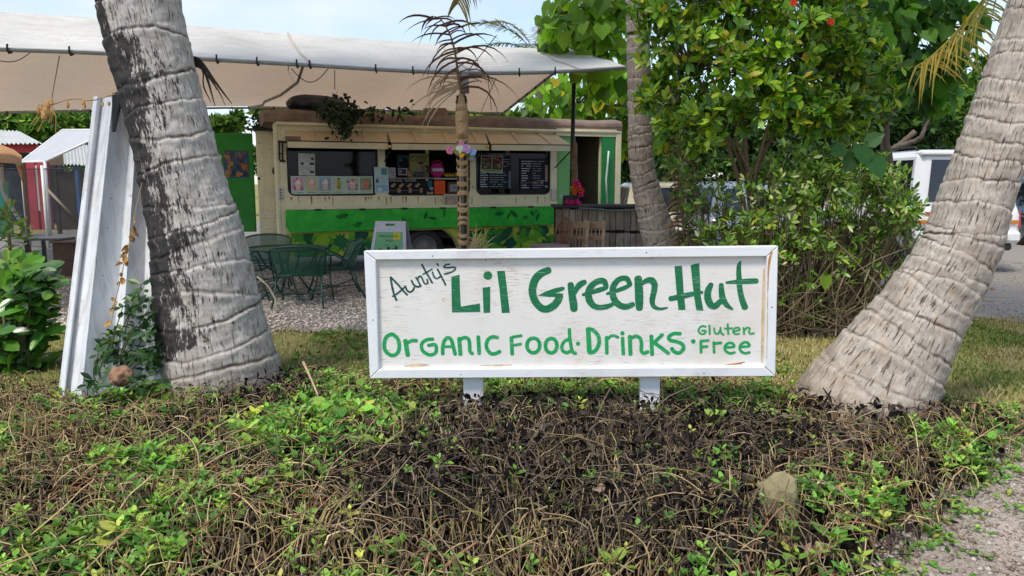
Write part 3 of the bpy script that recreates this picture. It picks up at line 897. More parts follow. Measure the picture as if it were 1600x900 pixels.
def trunk(path, ring_gap, mat, parent, rows=420, sides=84, seed=1, tilt=.25, lipamp=.010, flare=None, stain=False, ringw=1.0, fine_to=1.0):
    """path: list of (x,y,z,radius) from base up. Returns the mesh object"""
    rg = np.random.default_rng(seed)
    S = spline(path, 400)
    seg = np.concatenate([[0], np.cumsum(np.linalg.norm(np.diff(S[:, :3], axis=0), axis=1))])
    tot = seg[-1]
    f = fine_to * tot
    tt = np.concatenate([np.linspace(0, f, rows), np.linspace(f, tot, max(2, int((tot - f) / .06)))[1:]]) if fine_to < 1 else np.linspace(0, tot, rows)
    C = np.stack([np.interp(tt, seg, S[:, i]) for i in range(4)], -1)
    T = unit(np.gradient(C[:, :3], axis=0))
    # frame: u to the right (x), w = away
    u = np.tile(np.array([1.0, 0, 0]), (len(tt), 1)); u = unit(u - T * (u * T).sum(1, keepdims=True)); w = np.cross(T, u)
    ang = np.arange(sides) * 2 * np.pi / sides + np.pi / 2       # seam at the back
    A = ang[None, :].repeat(len(tt), 0); s = tt[:, None].repeat(sides, 1)
    rad = C[:, 3][:, None].repeat(sides, 1)
    # ring scars: each has its own tilt and wobble
    rings = []
    q = rg.uniform(.02, .1)
    while q < tot + .2:
        rings.append(q); q += ring_gap * rg.uniform(.6, 1.35)
    ringd = np.zeros_like(rad); lip = np.zeros_like(rad); disp = np.zeros_like(rad)
    for k, q in enumerate(rings):
        ph = rg.uniform(0, 6.28) if k % 3 else (0.6 + rg.uniform(-.6, .6)); tl = tilt * rg.uniform(.3, 1.2)
        line = q + tl * rad * np.cos(A - ph) + .007 * np.sin(3 * A + rg.uniform(0, 6)) + .004 * np.sin(7 * A + rg.uniform(0, 6)) + .003 * np.sin(17 * A + rg.uniform(0, 6)) + .006 * (vnoise(A * 2.2 + k * 3, 0 * A + k, 2.5) - .5)
        d = s - line
        wdt = rg.uniform(.006, .014) * ringw
        strength = rg.uniform(.6, 1.15) * (.75 + .25 * np.sin(2 * A + rg.uniform(0, 6)))
        ringd = np.maximum(ringd, strength * np.exp(-(d / wdt) ** 2))
        lip = np.maximum(lip, np.exp(-((d + .018) / .016) ** 2) * .8)
        disp += lipamp * (.55 * np.exp(-((d + .022) / .024) ** 2) - .9 * np.exp(-(d / .009) ** 2) * strength) + lipamp * .8 * np.where(d < 0, np.exp(d / .10), 0) * sstep(.0, -.012, d)
    lump = .035 * rad * (np.sin(2 * A + s * 2.1) * .5 + np.sin(3 * A - s * 4.3 + 1) * .35 + np.sin(5 * A + s * 7 + 2) * .25)
    x3 = np.cos(A) * rad; y3 = np.sin(A) * rad
    rough = (vnoise(x3 * 1 + y3 * .7 + 50, s, 22) - .5) * .010 + (vnoise(A * .6, s, 55) - .5) * .005
    rr = rad + disp + lump + rough
    if flare:
        # root flare: wider at the foot, uneven lobes
        amp, hgt = flare
        rr += rad * amp * np.exp(-s / hgt) * (.75 + .35 * np.sin(4 * A + 1.1) + .2 * np.sin(7 * A))
        rr += .02 * np.exp(-s / hgt) * (vnoise(A * 6 + 20, s, 6) - .5)
    V = C[:, None, :3] + u[:, None, :] * (np.cos(A) * rr)[..., None] + w[:, None, :] * (np.sin(A) * rr)[..., None]
    n = len(tt)
    i, j = np.meshgrid(np.arange(n - 1), np.arange(sides), indexing='ij'); j2 = (j + 1) % sides
    F = np.stack([i * sides + j, i * sides + j2, (i + 1) * sides + j2, (i + 1) * sides + j], -1).reshape(-1, 4)
    tuv = np.stack([(A - np.pi / 2) * C[:, 3].mean(), s, 0 * s + seed], -1)
    attrs = dict(tuv=tuv.reshape(-1, 3), ring=ringd.ravel(), lip=lip.ravel(), base=np.minimum(1, np.exp(-np.maximum(s - .12, 0) / .22)).ravel())
    if stain: attrs['stain'] = stain(A, s).ravel()
    return np_mesh('trunk', V.reshape(-1, 3), F, mat, parent, smooth=True, attrs=attrs)

def frond_curve(p, az, el, length, droop, n=26):
    pts = [Vector(p)]; step = length / (n - 1)
    for i in range(1, n):
        f = i / (n - 1)
        e = el - droop * f ** 1.35
        pts.append(pts[-1] + Vector((math.cos(az) * math.cos(e), math.sin(az) * math.cos(e), math.sin(e))) * step)
    return pts

def leaflets(pts, nl, lmax, wid, hang, seed, col0, col1, spread=.95, start=.18, jit=.15, twist=0.0, tips=1.0):
    """V,F,C per leaflet along a rachis: list of arrays"""
    rg = np.random.default_rng(seed)
    P = spline(pts, 200); T = unit(np.gradient(P, axis=0))
    out = []
    for i in range(nl):
        for sd in (-1, 1):
            f = start + (1 - start) * (i + .5 + .3 * rg.uniform(-1, 1)) / nl
            q = min(199, int(f * 199)); p, t = P[q], T[q]
            up = np.array([0, 0, 1.0]); s = np.cross(t, up)
            if np.linalg.norm(s) < .15: s = np.array([1.0, 0, 0])
            s = unit(s) * sd
            nrm = np.cross(s * sd, t)
            L_ = lmax * (math.sin(math.pi * min(1, .12 + .86 * ((f - start) / (1 - start)) ** .8)) ** .6 * .9 + .1) * rg.uniform(1 - jit, 1 + jit)
            fw = .35 + .6 * f
            d = unit(s * spread + t * fw + nrm * .12 + rg.normal(0, jit * .6, 3))
            K = 5; pos = p.copy(); vs = []
            h = hang * rg.uniform(.6, 1.3)
            for k in range(K):
                g = k / (K - 1)
                w_ = wid * (1.0 if k == 0 else (1.15 - .35 * g if g < .7 else (1 - g) * 2.4 * .9 + .04)) * .5
                side = unit(np.cross(d, np.array([0, 0, 1.0]) + nrm * .4 + twist * s))
                vs += [pos - side * w_, pos + side * w_]
                d = unit(d + np.array([0, 0, -1.0]) * h * (.35 + g))
                pos = pos + d * L_ / (K - 1)
            m_ = rg.random()
            out.append((np.array(vs), np.array(col0) * (1 - m_) + np.array(col1) * m_))
    return out
LF = [(2 * k, 2 * k + 1, 2 * k + 3, 2 * k + 2) for k in range(4)]

M_frond = M_leaf('palm_leaflet', .5, .25, .3, (1.2, 1.25, .6))
M_frond_dry = M_leaf('dry_palm_leaflet', .75, .18, .15, (1.1, 1.0, .8))
M_rachis = M_col('palm_rib', .7, .2, 30, .25)
def frond(parent, name, pts, nl, lmax, wid, hang, seed, c0, c1, mat, rib=(.3, .22, .1), rr=.012, singles=False, **kw):
    fr = MB(); fr.col = rib
    P = spline(pts, 40); fr.tube([tuple(p) for p in P], list(np.linspace(rr, rr * .25, 40)), 6)
    o = fr.build(name, M_rachis, parent, True, cols=True)
    ls = leaflets(pts, nl, lmax, wid, hang, seed, c0, c1, **kw)
    if singles:
        for vs, c in ls:
            m = MB(); m.col = tuple(c); m.add(vs, LF); m.build('leaflet', mat, o, cols=True)
    else:
        V = np.concatenate([v for v, c in ls]); F = (np.array(LF)[None] + (np.arange(len(ls)) * 10)[:, None, None]).reshape(-1, 4)
        np_mesh('leaflet', V, F, mat, o, cols=np.repeat(np.array([c for v, c in ls]), 10, axis=0), kind='stuff')
    return o

def crown(parent, top, n, length, seed, c0=(.07, .13, .02), c1=(.14, .19, .035)):
    """fronds round the head of a palm: one is built, the others are copies turned about the head"""
    rg = random.Random(seed)
    head = Vector(top)
    for v in range(2):
        el = (1.0, .25)[v]
        pts = frond_curve((0, 0, 0), 0, el, length, 1.5 + .3 * v)
        proto = frond(None, 'frond', [tuple(p) for p in pts], 46, .75, .05, .22, seed + v, c0, c1, M_frond, rib=(.2, .22, .06), rr=.03)
        for k in range(n // 2):
            o = proto if k == 0 else copy_tree(proto)
            par(o, parent)
            a = 2 * math.pi * (k + .5 * v) / (n // 2) + rg.uniform(-.25, .25)
            o.matrix_basis = Matrix.Translation(head) @ Matrix.Rotation(a, 4, 'Z') @ Matrix.Rotation(rg.uniform(-.2, .2), 4, 'X')

def px_path(rows, base=None):
    """rows of (px,py,Y,width in px) -> (x,y,z,r)"""
    out = []
    for px, py, Y, w in rows:
        p = at(px, py, Y); out.append((p.x, p.y, p.z, w / FPX * Y * .5 * (.87 if py < 350 else .87 + .13 * min(1, (py - 350) / 250))))
    return out

M_tr_left = M_trunk('palm_bark_grey', (.67, .62, .565), (.44, .395, .35), (.44, .34, .26), .9, True)
M_tr_right = M_trunk('palm_bark_brown', (.585, .52, .45), (.36, .305, .25), (.42, .30, .20), 1.0)
M_tr_mid = M_trunk('palm_bark_middle', (.46, .39, .33), (.28, .225, .18), (.34, .25, .17), 1.0)

# left palm: black stained side, leans to the left going up
lp = px_path([(347, 640, 5.2, 196), (342, 585, 5.2, 186), (328, 500, 5.2, 170), (314, 400, 5.2, 160), (288.5, 300, 5.2, 147), (266, 200, 5.2, 136), (239, 100, 5.2, 135), (216, 0, 5.2, 133)])
p1 = lp[-1]
lp += [(p1[0] - .12, p1[1] + .05, p1[2] + .6, p1[3] * .98), (p1[0] - .38, p1[1] + .2, p1[2] + 2.2, .24), (p1[0] - .5, p1[1] + .3, p1[2] + 4.6, .2)]
palm_l = empty('palm_tree', (lp[1][0], lp[1][1], 0), label='thick grey palm trunk with black stained side, leaning over the folded white panel', cat='tree', world=True)
def st_left(A, s):
    # the stained side: to the left, seen from the camera; wider at some heights
    d = np.abs(((A - np.pi * 1.08 + np.pi) % (2 * np.pi)) - np.pi)
    wd = 1.55 + 1.1 * (vnoise(s * 1.0 + 3, 1.0 + 0 * s, 2.3) - .4) + .2 * np.sin(s * 6)
    low = sstep(.25, .6, s)
    return (.93 - .55 * d / np.maximum(wd, .3) * 1.0) * (.35 + .65 * low) - (1 - low) * .2
trunk(lp, .20, M_tr_left, palm_l, 430, 96, 5, .22, .007, (.05, .16), st_left, fine_to=.42)
crown(palm_l, lp[-1][:3], 14, 3.6, 31)

# right palm: strong lean to the right, flared foot
rp = px_path([(1352, 690, 4.62, 250), (1352, 648, 4.62, 232), (1374, 595, 4.62, 186), (1432, 500, 4.62, 143), (1493, 400, 4.62, 126), (1529, 300, 4.62, 116), (1563, 200, 4.62, 111), (1597, 100, 4.62, 108), (1632, 0, 4.62, 106)])
p1 = rp[-1]
rp += [(p1[0] + .3, p1[1] + .1, p1[2] + .9, p1[3] * .97), (p1[0] + .75, p1[1] + .3, p1[2] + 2.6, .18), (p1[0] + 1.0, p1[1] + .4, p1[2] + 4.6, .16)]
palm_r = empty('palm_tree', (rp[1][0], rp[1][1], 0), label='brown palm trunk with a flared foot, leaning hard in front of the white car', cat='tree', world=True)
trunk(rp, .115, M_tr_right, palm_r, 430, 96, 9, .20, .006, (.07, .14), ringw=.55, fine_to=.42)
crown(palm_r, rp[-1][:3], 14, 3.6, 41)

# middle palm behind the sign
mp_ = px_path([(1082, 500, 8.7, 84), (1060, 440, 8.7, 72), (1035, 385, 8.7, 62), (1024, 350, 8.7, 57), (1011, 300, 8.7, 47), (1002, 250, 8.7, 43), (999, 150, 8.7, 41), (997, 50, 8.7, 38), (995, 0, 8.7, 37)])
p1 = mp_[-1]
mp_ += [(p1[0] - .05, p1[1], p1[2] + 1.2, .125), (p1[0] - .2, p1[1] + .2, p1[2] + 4.2, .11)]
palm_m = empty('palm_tree', (mp_[0][0], mp_[0][1], 0), label='slender brown palm trunk rising behind the sign beside the plank counter', cat='tree', world=True)
trunk(mp_, .13, M_tr_mid, palm_m, 360, 60, 13, .25, .005, (.05, .2), ringw=.7, fine_to=.5)
crown(palm_m, mp_[-1][:3], 12, 3.2, 51)
# ================================================================== FOOD TRUCK
TU = Vector((5.67, 2.1, 0)).normalized()
to = Vector((-3.69, 12.3, 0))
TP = Plane(to, TU, (0, 0, 1))
def tp(px, py, w=0.0): return TP.p(px, py, w)
def t2(px, py, w=0.0): return TP.loc(px, py, w)

def M_paint(name, c, grime=(.2, .14, .08), amt=.6, rough=.45, streak=True):
    t = NT(name)
    f = t.noise(2.2, 6, .65); st = t.noise(4, 7, .68, (7, 7, .5))
    cc = t.ramp(f, [(.3, tuple(x * .88 for x in c)), (.7, tuple(min(1, x * 1.06) for x in c))])
    cc = t.mix(t.ramp(st, [(.52, 0), (.78, amt)]), cc, grime)
    t.col(cc); t.rough(rough); t.spec(.3); t.bump(t.noise(30, 4, .6), .08, .006)
    return t.m
M_cream = M_paint('cream_paint', (.74, .68, .46))
M_cream_d = M_paint('cream_paint_worn', (.70, .63, .43), (.25, .17, .09), .6)
M_tan = M_paint('awning_tan', (.62, .48, .30), (.25, .17, .09), .45, .7)
M_roof = M_plain('roof_weathered', (.23, .165, .13), .9, .35, 5, .3, dirt=(.1, .08, .06), dirt_amt=.7)
t = NT('shelf_green'); f = t.noise(5, 7, .7); f2 = t.noise(1.5, 4, .6)
cc = t.ramp(f, [(.3, (.008, .24, .025)), (.5, (.025, .43, .035)), (.72, (.09, .56, .05))])
t.col(t.mix(t.ramp(f2, [(.35, 0), (.7, .55)]), cc, (.03, .30, .025))); t.rough(.5); t.spec(.3); M_shelf = t.m
t = NT('skirt_mural'); f = t.noise(7, 6, .7)
t.col(t.ramp(f, [(.3, (.26, .36, .025)), (.55, (.50, .50, .05)), (.75, (.36, .46, .07))])); t.rough(.6); M_mural = t.m
M_print = M_col('print', .7, .2, 90, .12)
M_lgreen = M_paint('light_green_paint', (.17, .45, .14), (.06, .2, .06), .35)
M_dgreen = M_paint('door_green_paint', (.015, .22, .06), (.004, .08, .02), .4)
M_black = M_plain('black_metal', (.012, .012, .013), .5, .3)
M_interior = M_plain('interior_shade', (.012, .011, .011), .8, .4, 3)  # lining colour painted near black in place of the shade inside
M_metal = M_plain('dull_metal', (.42, .41, .39), .45, .15, 20, metal=.6)
t = NT('tinted_glass'); t.b.inputs['Base Color'].default_value = (.01, .012, .016, 1)
gl = t.n('BsdfGlossy'); gl.inputs['Roughness'].default_value = .06; gl.inputs['Color'].default_value = (.8, .85, .95, 1)
tr = t.n('BsdfTransparent'); tr.inputs['Color'].default_value = (.42, .45, .5, 1)
lw = t.n('LayerWeight'); lw.inputs['Blend'].default_value = .22
ms = t.n('MixShader'); t.l(lw.outputs['Fresnel'], ms.inputs[0]); t.l(tr.outputs[0], ms.inputs[1]); t.l(gl.outputs[0], ms.inputs[2]); t.l(ms.outputs[0], t.out.inputs['Surface'])
M_glass = t.m

rg = random.Random(15)
truck = empty('food_truck', matrix=TP.m, label='cream and green food truck with awnings, menu windows and a leaf mural', cat='food truck')
def rrect(x0, y0, x1, y1, r, top_r=None):
    """rounded rectangle, ccw; y1 > y0"""
    P = []
    tr_ = r if top_r is None else top_r
    for cx, cy, rr, a0 in ((x1 - r, y0 + r, r, -90), (x1 - tr_, y1 - tr_, tr_, 0), (x0 + tr_, y1 - tr_, tr_, 90), (x0 + r, y0 + r, r, 180)):
        for k in range(6):
            a = R(a0 + 18 * k); P.append((cx + rr * math.cos(a), cy + rr * math.sin(a)))
    return P
uL, uR = 0.0, t2(966, 260)[0]
vB = .36; vT = 2.46
W1 = (t2(450, 306)[0], t2(520, 306)[1], t2(592, 306)[0], t2(520, 222)[1])
W2 = (t2(603, 305.5)[0], t2(670, 305.5)[1], t2(735, 306)[0], t2(670, 222)[1])
W3 = (t2(744, 304.5)[0], t2(800, 304.5)[1], t2(860, 304)[0], t2(800, 222)[1])
dl, dr = t2(898, 260)[0], t2(937, 260)[0]
DR = (dl, t2(917, 322)[1] - .5, dr, t2(917, 212)[1])
m = MB()
wc0 = tp(664, 397, .0)
arc0 = [(wc0.x + .58 * math.cos(R(a)), max(vB, min(wc0.y + .49 * math.sin(R(a)), .78))) for a in range(180, -1, -15)]
arc0[0] = (arc0[0][0], vB); arc0[-1] = (arc0[-1][0], vB)
m.prism([(uL, vB)] + arc0 + [(uR, vB), (uR, vT), (uL, vT)], -.05, 0, [rrect(*W1, .11), rrect(*W2, .11), rrect(*W3, .11), [(DR[0], DR[1]), (DR[2], DR[1]), (DR[2], DR[3]), (DR[0], DR[3])]])
m.build('side_wall', M_cream, truck)
m = MB()
m.box((uL, vB, -2.25), (uL + .05, vT, -.052)); m.box((uR - .05, vB, -2.25), (uR, vT, -.052)); m.box((uL + .052, vB, -2.25), (uR - .052, vT, -2.2)); 
m.build('end_wall', M_cream_d, truck)
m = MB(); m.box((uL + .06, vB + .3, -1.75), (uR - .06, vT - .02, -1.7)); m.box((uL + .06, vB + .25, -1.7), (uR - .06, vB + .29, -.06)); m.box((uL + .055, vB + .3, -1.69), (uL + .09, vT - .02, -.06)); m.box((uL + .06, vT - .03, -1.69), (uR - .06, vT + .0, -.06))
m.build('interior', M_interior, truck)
# rounded roof with a weathered brown rim
sec = [(.035, vT - .02), (.045, vT + .05), (.03, vT + .105), (-.03, vT + .15), (-.25, vT + .19), (-1.1, vT + .24), (-2.0, vT + .19), (-2.26, vT + .12), (-2.28, vT - .02)]
m = MB(); us = np.linspace(-.20, uR + .05, 14)
P = np.array([[(u + .0, v + .012 * math.sin(u * 2.1) * (v > vT + .1) + .008 * math.sin(u * 5.3), w) for w, v in sec] for u in us])
m.grid(P); b0 = len(us) * len(sec)
m.add([tuple(x) for x in P[0]], [tuple(range(len(sec)))]); m.add([tuple(x) for x in P[-1]], [tuple(range(len(sec)))[::-1]])
m.add([(us[0], vT - .02, .035), (us[-1], vT - .02, .035), (us[-1], vT - .02, -2.28), (us[0], vT - .02, -2.28)], [(0, 1, 2, 3)])
m.build('roof', M_roof, truck, False)
m = MB(); y0 = t2(440, 200.5)[1]; m.tube([(-.02, vT - .045, .045), (2, vT - .05, .045), (4, vT - .052, .045), (uR, vT - .055, .045)], .028, 8); m.build('rain_gutter', M_cream_d, truck, True)

# windows
def pane(Wn, name):
    m = MB(); m.box((Wn[0] - .03, Wn[1] - .03, -.046 - .012), (Wn[2] + .03, Wn[3] + .02, -.046 - .006))
    o = m.build('window', M_glass, truck)
    return o
pane(W1, 'window'); pane(W3, 'window')
m = MB(); 
for Wn in (W1, W2, W3):
    P = rrect(Wn[0] + .002, Wn[1] + .002, Wn[2] - .002, Wn[3] - .002, .108); Q = rrect(Wn[0] + .024, Wn[1] + .024, Wn[2] - .024, Wn[3] - .02, .09)
    m = MB(); m.prism(P, -.04, -.022, [Q]); m.build('window_seal', M_black, truck)
for px in (520, 603.5, 680, 737.5, 806):
    p, q = tp(px, 308, .001), tp(px, 321, .001); m = MB(); m.box((p.x - .004, q.y, .0005), (p.x + .004, p.y, .003)); m.build('seam', M_black, truck)
for k in range(26):      # rust runs under the windows, the gutter and the ledge
    px = rg.uniform(448, 866); y0_, y1_ = rg.choice([(307, 320), (308, 316), (206, 222), (308, 313)]); p, q = tp(px, y0_, .001), tp(px, y1_ - rg.uniform(0, 3), .001)
    m = MB(); w_ = rg.uniform(.006, .02); m.col = rg.choice([(.34, .19, .08), (.28, .17, .09), (.42, .30, .16)]); m.add([(p.x - w_, p.y, .0012 + k * .00004), (p.x + w_, p.y, .0012 + k * .00004), (p.x + w_ * .3, q.y, .0012 + k * .00004), (p.x - w_ * .2, q.y, .0012 + k * .00004)], [(3, 2, 1, 0)]); m.build('rust_streak', M_print, truck, cols=True)
# pillars between the windows carry bits of trim
m = MB(); x = t2(739, 300)[0]; m.bbox((x - .012, W2[1] + .12, .002), (x + .012, W2[1] + .18, .02), .004); m.build('latch', M_metal, truck)
# serving shelf, folded down: bright green with cut lower corners
a0 = tp(447, 329, .10); a1 = tp(869, 322.5, .10); b0_ = tp(447, 363.5, .10); b1 = tp(869, 350.5, .10)
cut = .06
poly = [(b0_.x + cut, b0_.y), (b1.x - cut * .6, b1.y), (b1.x, b1.y + cut), (a1.x, a1.y), (a0.x, a0.y), (b0_.x, b0_.y + cut * 1.6)]
m = MB(); m.prism(poly, .06, .10); shelf = m.build('serving_shelf', M_shelf, truck)
m = MB(); rg = random.Random(5)
def leafpoly(cx, cy, L, wd, a, n=9):
    P = []
    for k in range(n + 1):
        f = k / n; P.append((f - .5, math.sin(math.pi * f ** .8) * .5))
    for k in range(n - 1, 0, -1):
        f = k / n; P.append((f - .5, -math.sin(math.pi * f ** .8) * .5))
    c, s = math.cos(a), math.sin(a)
    return [(cx + x * L * c - y * wd * s, cy + x * L * s + y * wd * c) for x, y in P]
def addpoly(m, P, w, col):
    m.col = col
    tr = tessellate_polygon([[Vector((x, y, 0)) for x, y in P]])
    m.add([(x, y, w) for x, y in P], [tuple(q) for q in tr])
for k in range(34):
    u = rg.uniform(a0.x + .4, a1.x - .15); f = (u - a0.x) / (a1.x - a0.x)
    vt_, vb_ = a0.y * (1 - f) + a1.y * f, b0_.y * (1 - f) + b1.y * f
    if rg.random() > .25 + .75 * f: continue
    addpoly(m, leafpoly(u, rg.uniform(vb_ + .07, vt_ - .06), rg.uniform(.1, .2), rg.uniform(.05, .08), rg.uniform(0, 3.1)), .1012 + k * .00012, rg.choice([(.006, .12, .03), (.01, .17, .02), (.02, .22, .02)]))
m.build('painted_leaf', M_print, shelf, cols=True, kind='stuff')
# ledge and hinges over the shelf
q0, q1 = tp(445, 325, .07), tp(872, 319.5, .07)
m = MB(); m.bar((q0.x, q0.y, .035), (q1.x, q1.y, .035), .07, .055, up=(0, 1, 0)); m.build('ledge', M_cream, truck)
for px, py in ((497, 327.5), (566, 326.8), (632, 325.6), (692, 325), (770, 324), (829, 323)):
    c = tp(px, py, .075); m = MB(); m.bbox((c.x - .05, c.y - .02, .072), (c.x + .05, c.y + .012, .104), .005); m.build('hinge', M_black, truck)
# mural skirt and wheel
s0, s1 = t2(447, 364.5, .02), t2(872, 351, .02)
vb = .30
wc = tp(664, 397, .0); wr = .37
arch = [(wc.x + .60 * math.cos(R(a)), max(vb + .001, wc.y + .50 * math.sin(R(a)))) for a in range(0, 181, 15)]
arch[0] = (arch[0][0], vb); arch[-1] = (arch[-1][0], vb)
arch = [(x, min(y, s0[1] + (s1[1] - s0[1]) * ((x - s0[0]) / (s1[0] - s0[0])) - .006)) for x, y in arch]
poly = [(s0[0], vb)] + arch[::-1] + [(s1[0], vb), (s1[0], s1[1]), (s0[0], s0[1])]
m = MB(); m.prism(poly, .004, .03); skirt = m.build('mural_skirt', M_mural, truck)
m = MB(); m.tube([(x, y, .034) for x, y in arch], .018, 6); m.build('wheel_arch', M_plain('arch_paint', (.30, .33, .06), .6, .2), truck, True)
k_ = 0
for k in range(125):
    u = rg.uniform(s0[0] + .1, s1[0] - .1)
    v = rg.uniform(vb + .02, .66)
    if abs(u - wc.x) < .72: continue
    m = MB(); c = rg.choice([(.012, .09, .035), (.02, .14, .045), (.06, .25, .025), (.11, .32, .025), (.014, .08, .05), (.2, .38, .03), (.26, .42, .04)])
    L_, wd = rg.uniform(.2, .42), rg.uniform(.13, .24); a = rg.uniform(0, 6.28)
    P = leafpoly(u, v, L_, wd, a)
    if rg.random() < .3:      # split leaf with deep notches
        P = [(x + (u - x) * (.42 if i % 2 else 0), y + (v - y) * (.42 if i % 2 else 0)) for i, (x, y) in enumerate(leafpoly(u, v, L_, L_ * .95, a, 10))]
    top = s0[1] + (s1[1] - s0[1]) * ((u - s0[0]) / (s1[0] - s0[0])) - .012
    P = [(x, min(max(y, vb + .004), top)) for x, y in P]
    addpoly(m, P, .0312 + k_ * .00013, c); k_ += 1
    m.col = tuple(x * 1.6 for x in c); d = Vector((math.cos(a), math.sin(a), 0)) * L_ * .42
    if vb + .02 < v - abs(d.y) and v + abs(d.y) < top: ribbon(m, [(u - d.x, v - d.y), (u + d.x, v + d.y)], .006, .0312 + k_ * .00013, .0312 + k_ * .00013, False)
    k_ += 1
    m.build('painted_leaf', M_print, skirt, cols=True)
M_rim = M_plain('wheel_rim', (.20, .19, .18), .5, .2, 12, metal=.5)
def wheel(parent, c, r, w, axis='z', rimcol=None):
    """c centre; axle along local z of the parent"""
    cx, cy, cz = c
    m = MB(); prof = [(.62, -.5), (.86, -.5), (.97, -.40), (1.0, -.2), (1.0, .2), (.97, .40), (.86, .5), (.62, .5)]
    n = 28; P = [[(cx + r * a * math.cos(2 * math.pi * j / n), cy + r * a * math.sin(2 * math.pi * j / n), cz + b * w) for j in range(n + 1)] for a, b in prof]
    m.grid(P); t_ = m.build('tyre', M_black, parent, True)
    m = MB(); prof = [(.63, .42), (.58, .44), (.52, .30), (.30, .26), (.16, .34), (.001, .34)]
    P = [[(cx + r * a * math.cos(2 * math.pi * j / n), cy + r * a * math.sin(2 * math.pi * j / n), cz + b * w) for j in range(n + 1)] for a, b in prof]
    m.grid(P); m.build('rim', M_rim, parent, True)
wh = empty('wheel', (0, 0, 0)); wh.parent = truck
wheel(wh, (wc.x, wr, -.16), wr, .24)
wh2 = empty('wheel', (0, 0, 0)); wh2.parent = truck
wheel(wh2, (uR - .9, wr, -.16), wr, .24)
m = MB(); m.box((uL + .3, .34, -2.0), (uR - .3, .40, -.3)); m.build('underbody', M_black, truck)

# folding cab door on the left end, with louvres
m = MB()
c0 = t2(399, 204, -.35); c1 = t2(433, 207, -.1)
m.bbox((c0[0], .42, -.40), (c1[0] - .02, c0[1], -.335), .01); cab = m.build('cab_door', M_cream_d, truck)
m = MB(); m.bbox((c0[0] - .12, c0[1] + .001, -.45), (c1[0] + .06, c0[1] + .03, -.20), .008); m.build('door_cap', M_black, cab)
dl0, dl1 = t2(408, 330, -.33)[0], t2(431, 330, -.33)[0]
for k in range(7):
    v = t2(415, 333 + 5.6 * k, -.33)[1]; m = MB(); m.box((dl0, v - .012, -.333), (dl1, v + .008, -.322), None); m.add([], []); m.build('louvre', M_cream, cab)
for y0_, y1_ in ((212, 300), (304, 328)):
    p0 = t2(409, y0_, -.33); p1_ = t2(430, y1_, -.33); m = MB()
    for (ax, ay, bx, by) in ((p0[0], p0[1], p1_[0], p0[1]), (p1_[0], p0[1], p1_[0], p1_[1]), (p1_[0], p1_[1], p0[0], p1_[1]), (p0[0], p1_[1], p0[0], p0[1])):
        m.bar((ax, ay, -.330), (bx, by, -.330), .014, .012, up=(0, 0, 1))
    m.build('moulding', M_cream_d, cab)
c = tp(428.5, 267, -.33); m = MB(); m.ball((c.x, c.y, c.z + .01), .055, 12, 6, (.6, 1.1, .5)); m.build('door_handle', M_black, cab, True)
c = tp(404.5, 279, -.33); m = MB(); m.ball((c.x, c.y, c.z), .022, 8, 6); m.build('knob', M_black, cab, True)
# corner post, latch rods and a punched plate beside the first window
m = MB(); cpx = t2(436, 260)[0]; m.bbox((-.055, .36, -.30), (.012, vT - .02, .012), .015); m.build('corner_post', M_cream, truck)
m = MB()
for px, y0_, y1_ in ((436.5, 221, 250), (441.5, 221, 252)):
    p, q = tp(px, y0_, .03), tp(px, y1_, .03); m.tube([p, q], .012, 6)
m.tube([tp(434, 221, .03), tp(450, 222, .03)], .014, 6); m.tube([tp(434.5, 240, .03), tp(443, 240, .03)], .009, 6); m.tube([tp(437, 251, .03), tp(446, 252, .03)], .018, 6)
m.build('latch_rod', M_black, truck)
m = MB(); p, q = tp(435.5, 312.5, .014), tp(442, 293.5, .014); m.bbox((p.x, p.y, .013), (q.x, q.y, .022), .003); plate = m.build('hinge_plate', M_metal, truck)
for k in range(4):
    m = MB(); m.ball(((p.x + q.x) / 2, p.y + (q.y - p.y) * (.15 + .23 * k), .022), .013, 8, 4, (1, 1, .4)); m.build('bolt', M_black, plate)
m = MB(); p, q = tp(861, 313, .014), tp(869.5, 295, .014); m.bbox((p.x, p.y, .004), (q.x, q.y, .03), .006); m.build('hinge_plate', M_metal, truck)
# light green panel by the door, dark doorway, open dark green door
g0, g1 = t2(871, 318.5), t2(896, 213)
m = MB(); m.box((g0[0], g0[1] - .35, .002), (g1[0], g1[1], .016)); m.build('green_panel', M_lgreen, truck)
m = MB(); m.bbox((g1[0] - .02, g0[1] - .3, .0165), (g1[0] + .008, g1[1], .032), .004); m.build('panel_edge', M_plain('pale_green', (.3, .5, .25), .6), truck)
d0, d1 = t2(937.5, 330), t2(959, 212)
m = MB(); m.bbox((d0[0], .55, .012), (d1[0], d1[1], .045), .006); door = m.build('open_door', M_dgreen, truck)
m = MB(); m.tube([tp(951, 236, .1), tp(949.5, 255, .1), tp(947, 280, .1), tp(948.5, 318, .1)], .017, 8); m.build('door_rail', M_plain('white_rail', (.7, .7, .66), .5), door, True)
m = MB(); x0 = t2(960, 260)[0]; m.bbox((x0, .36, -.02), (uR + .03, vT - .03, .06), .012); m.build('corner_post', M_cream_d, truck)
m = MB(); p, q = tp(868, 212, .003), tp(962, 203, .003); m.box((p.x, p.y, .003), (q.x, q.y, .05)); m.build('door_header', M_cream_d, truck)

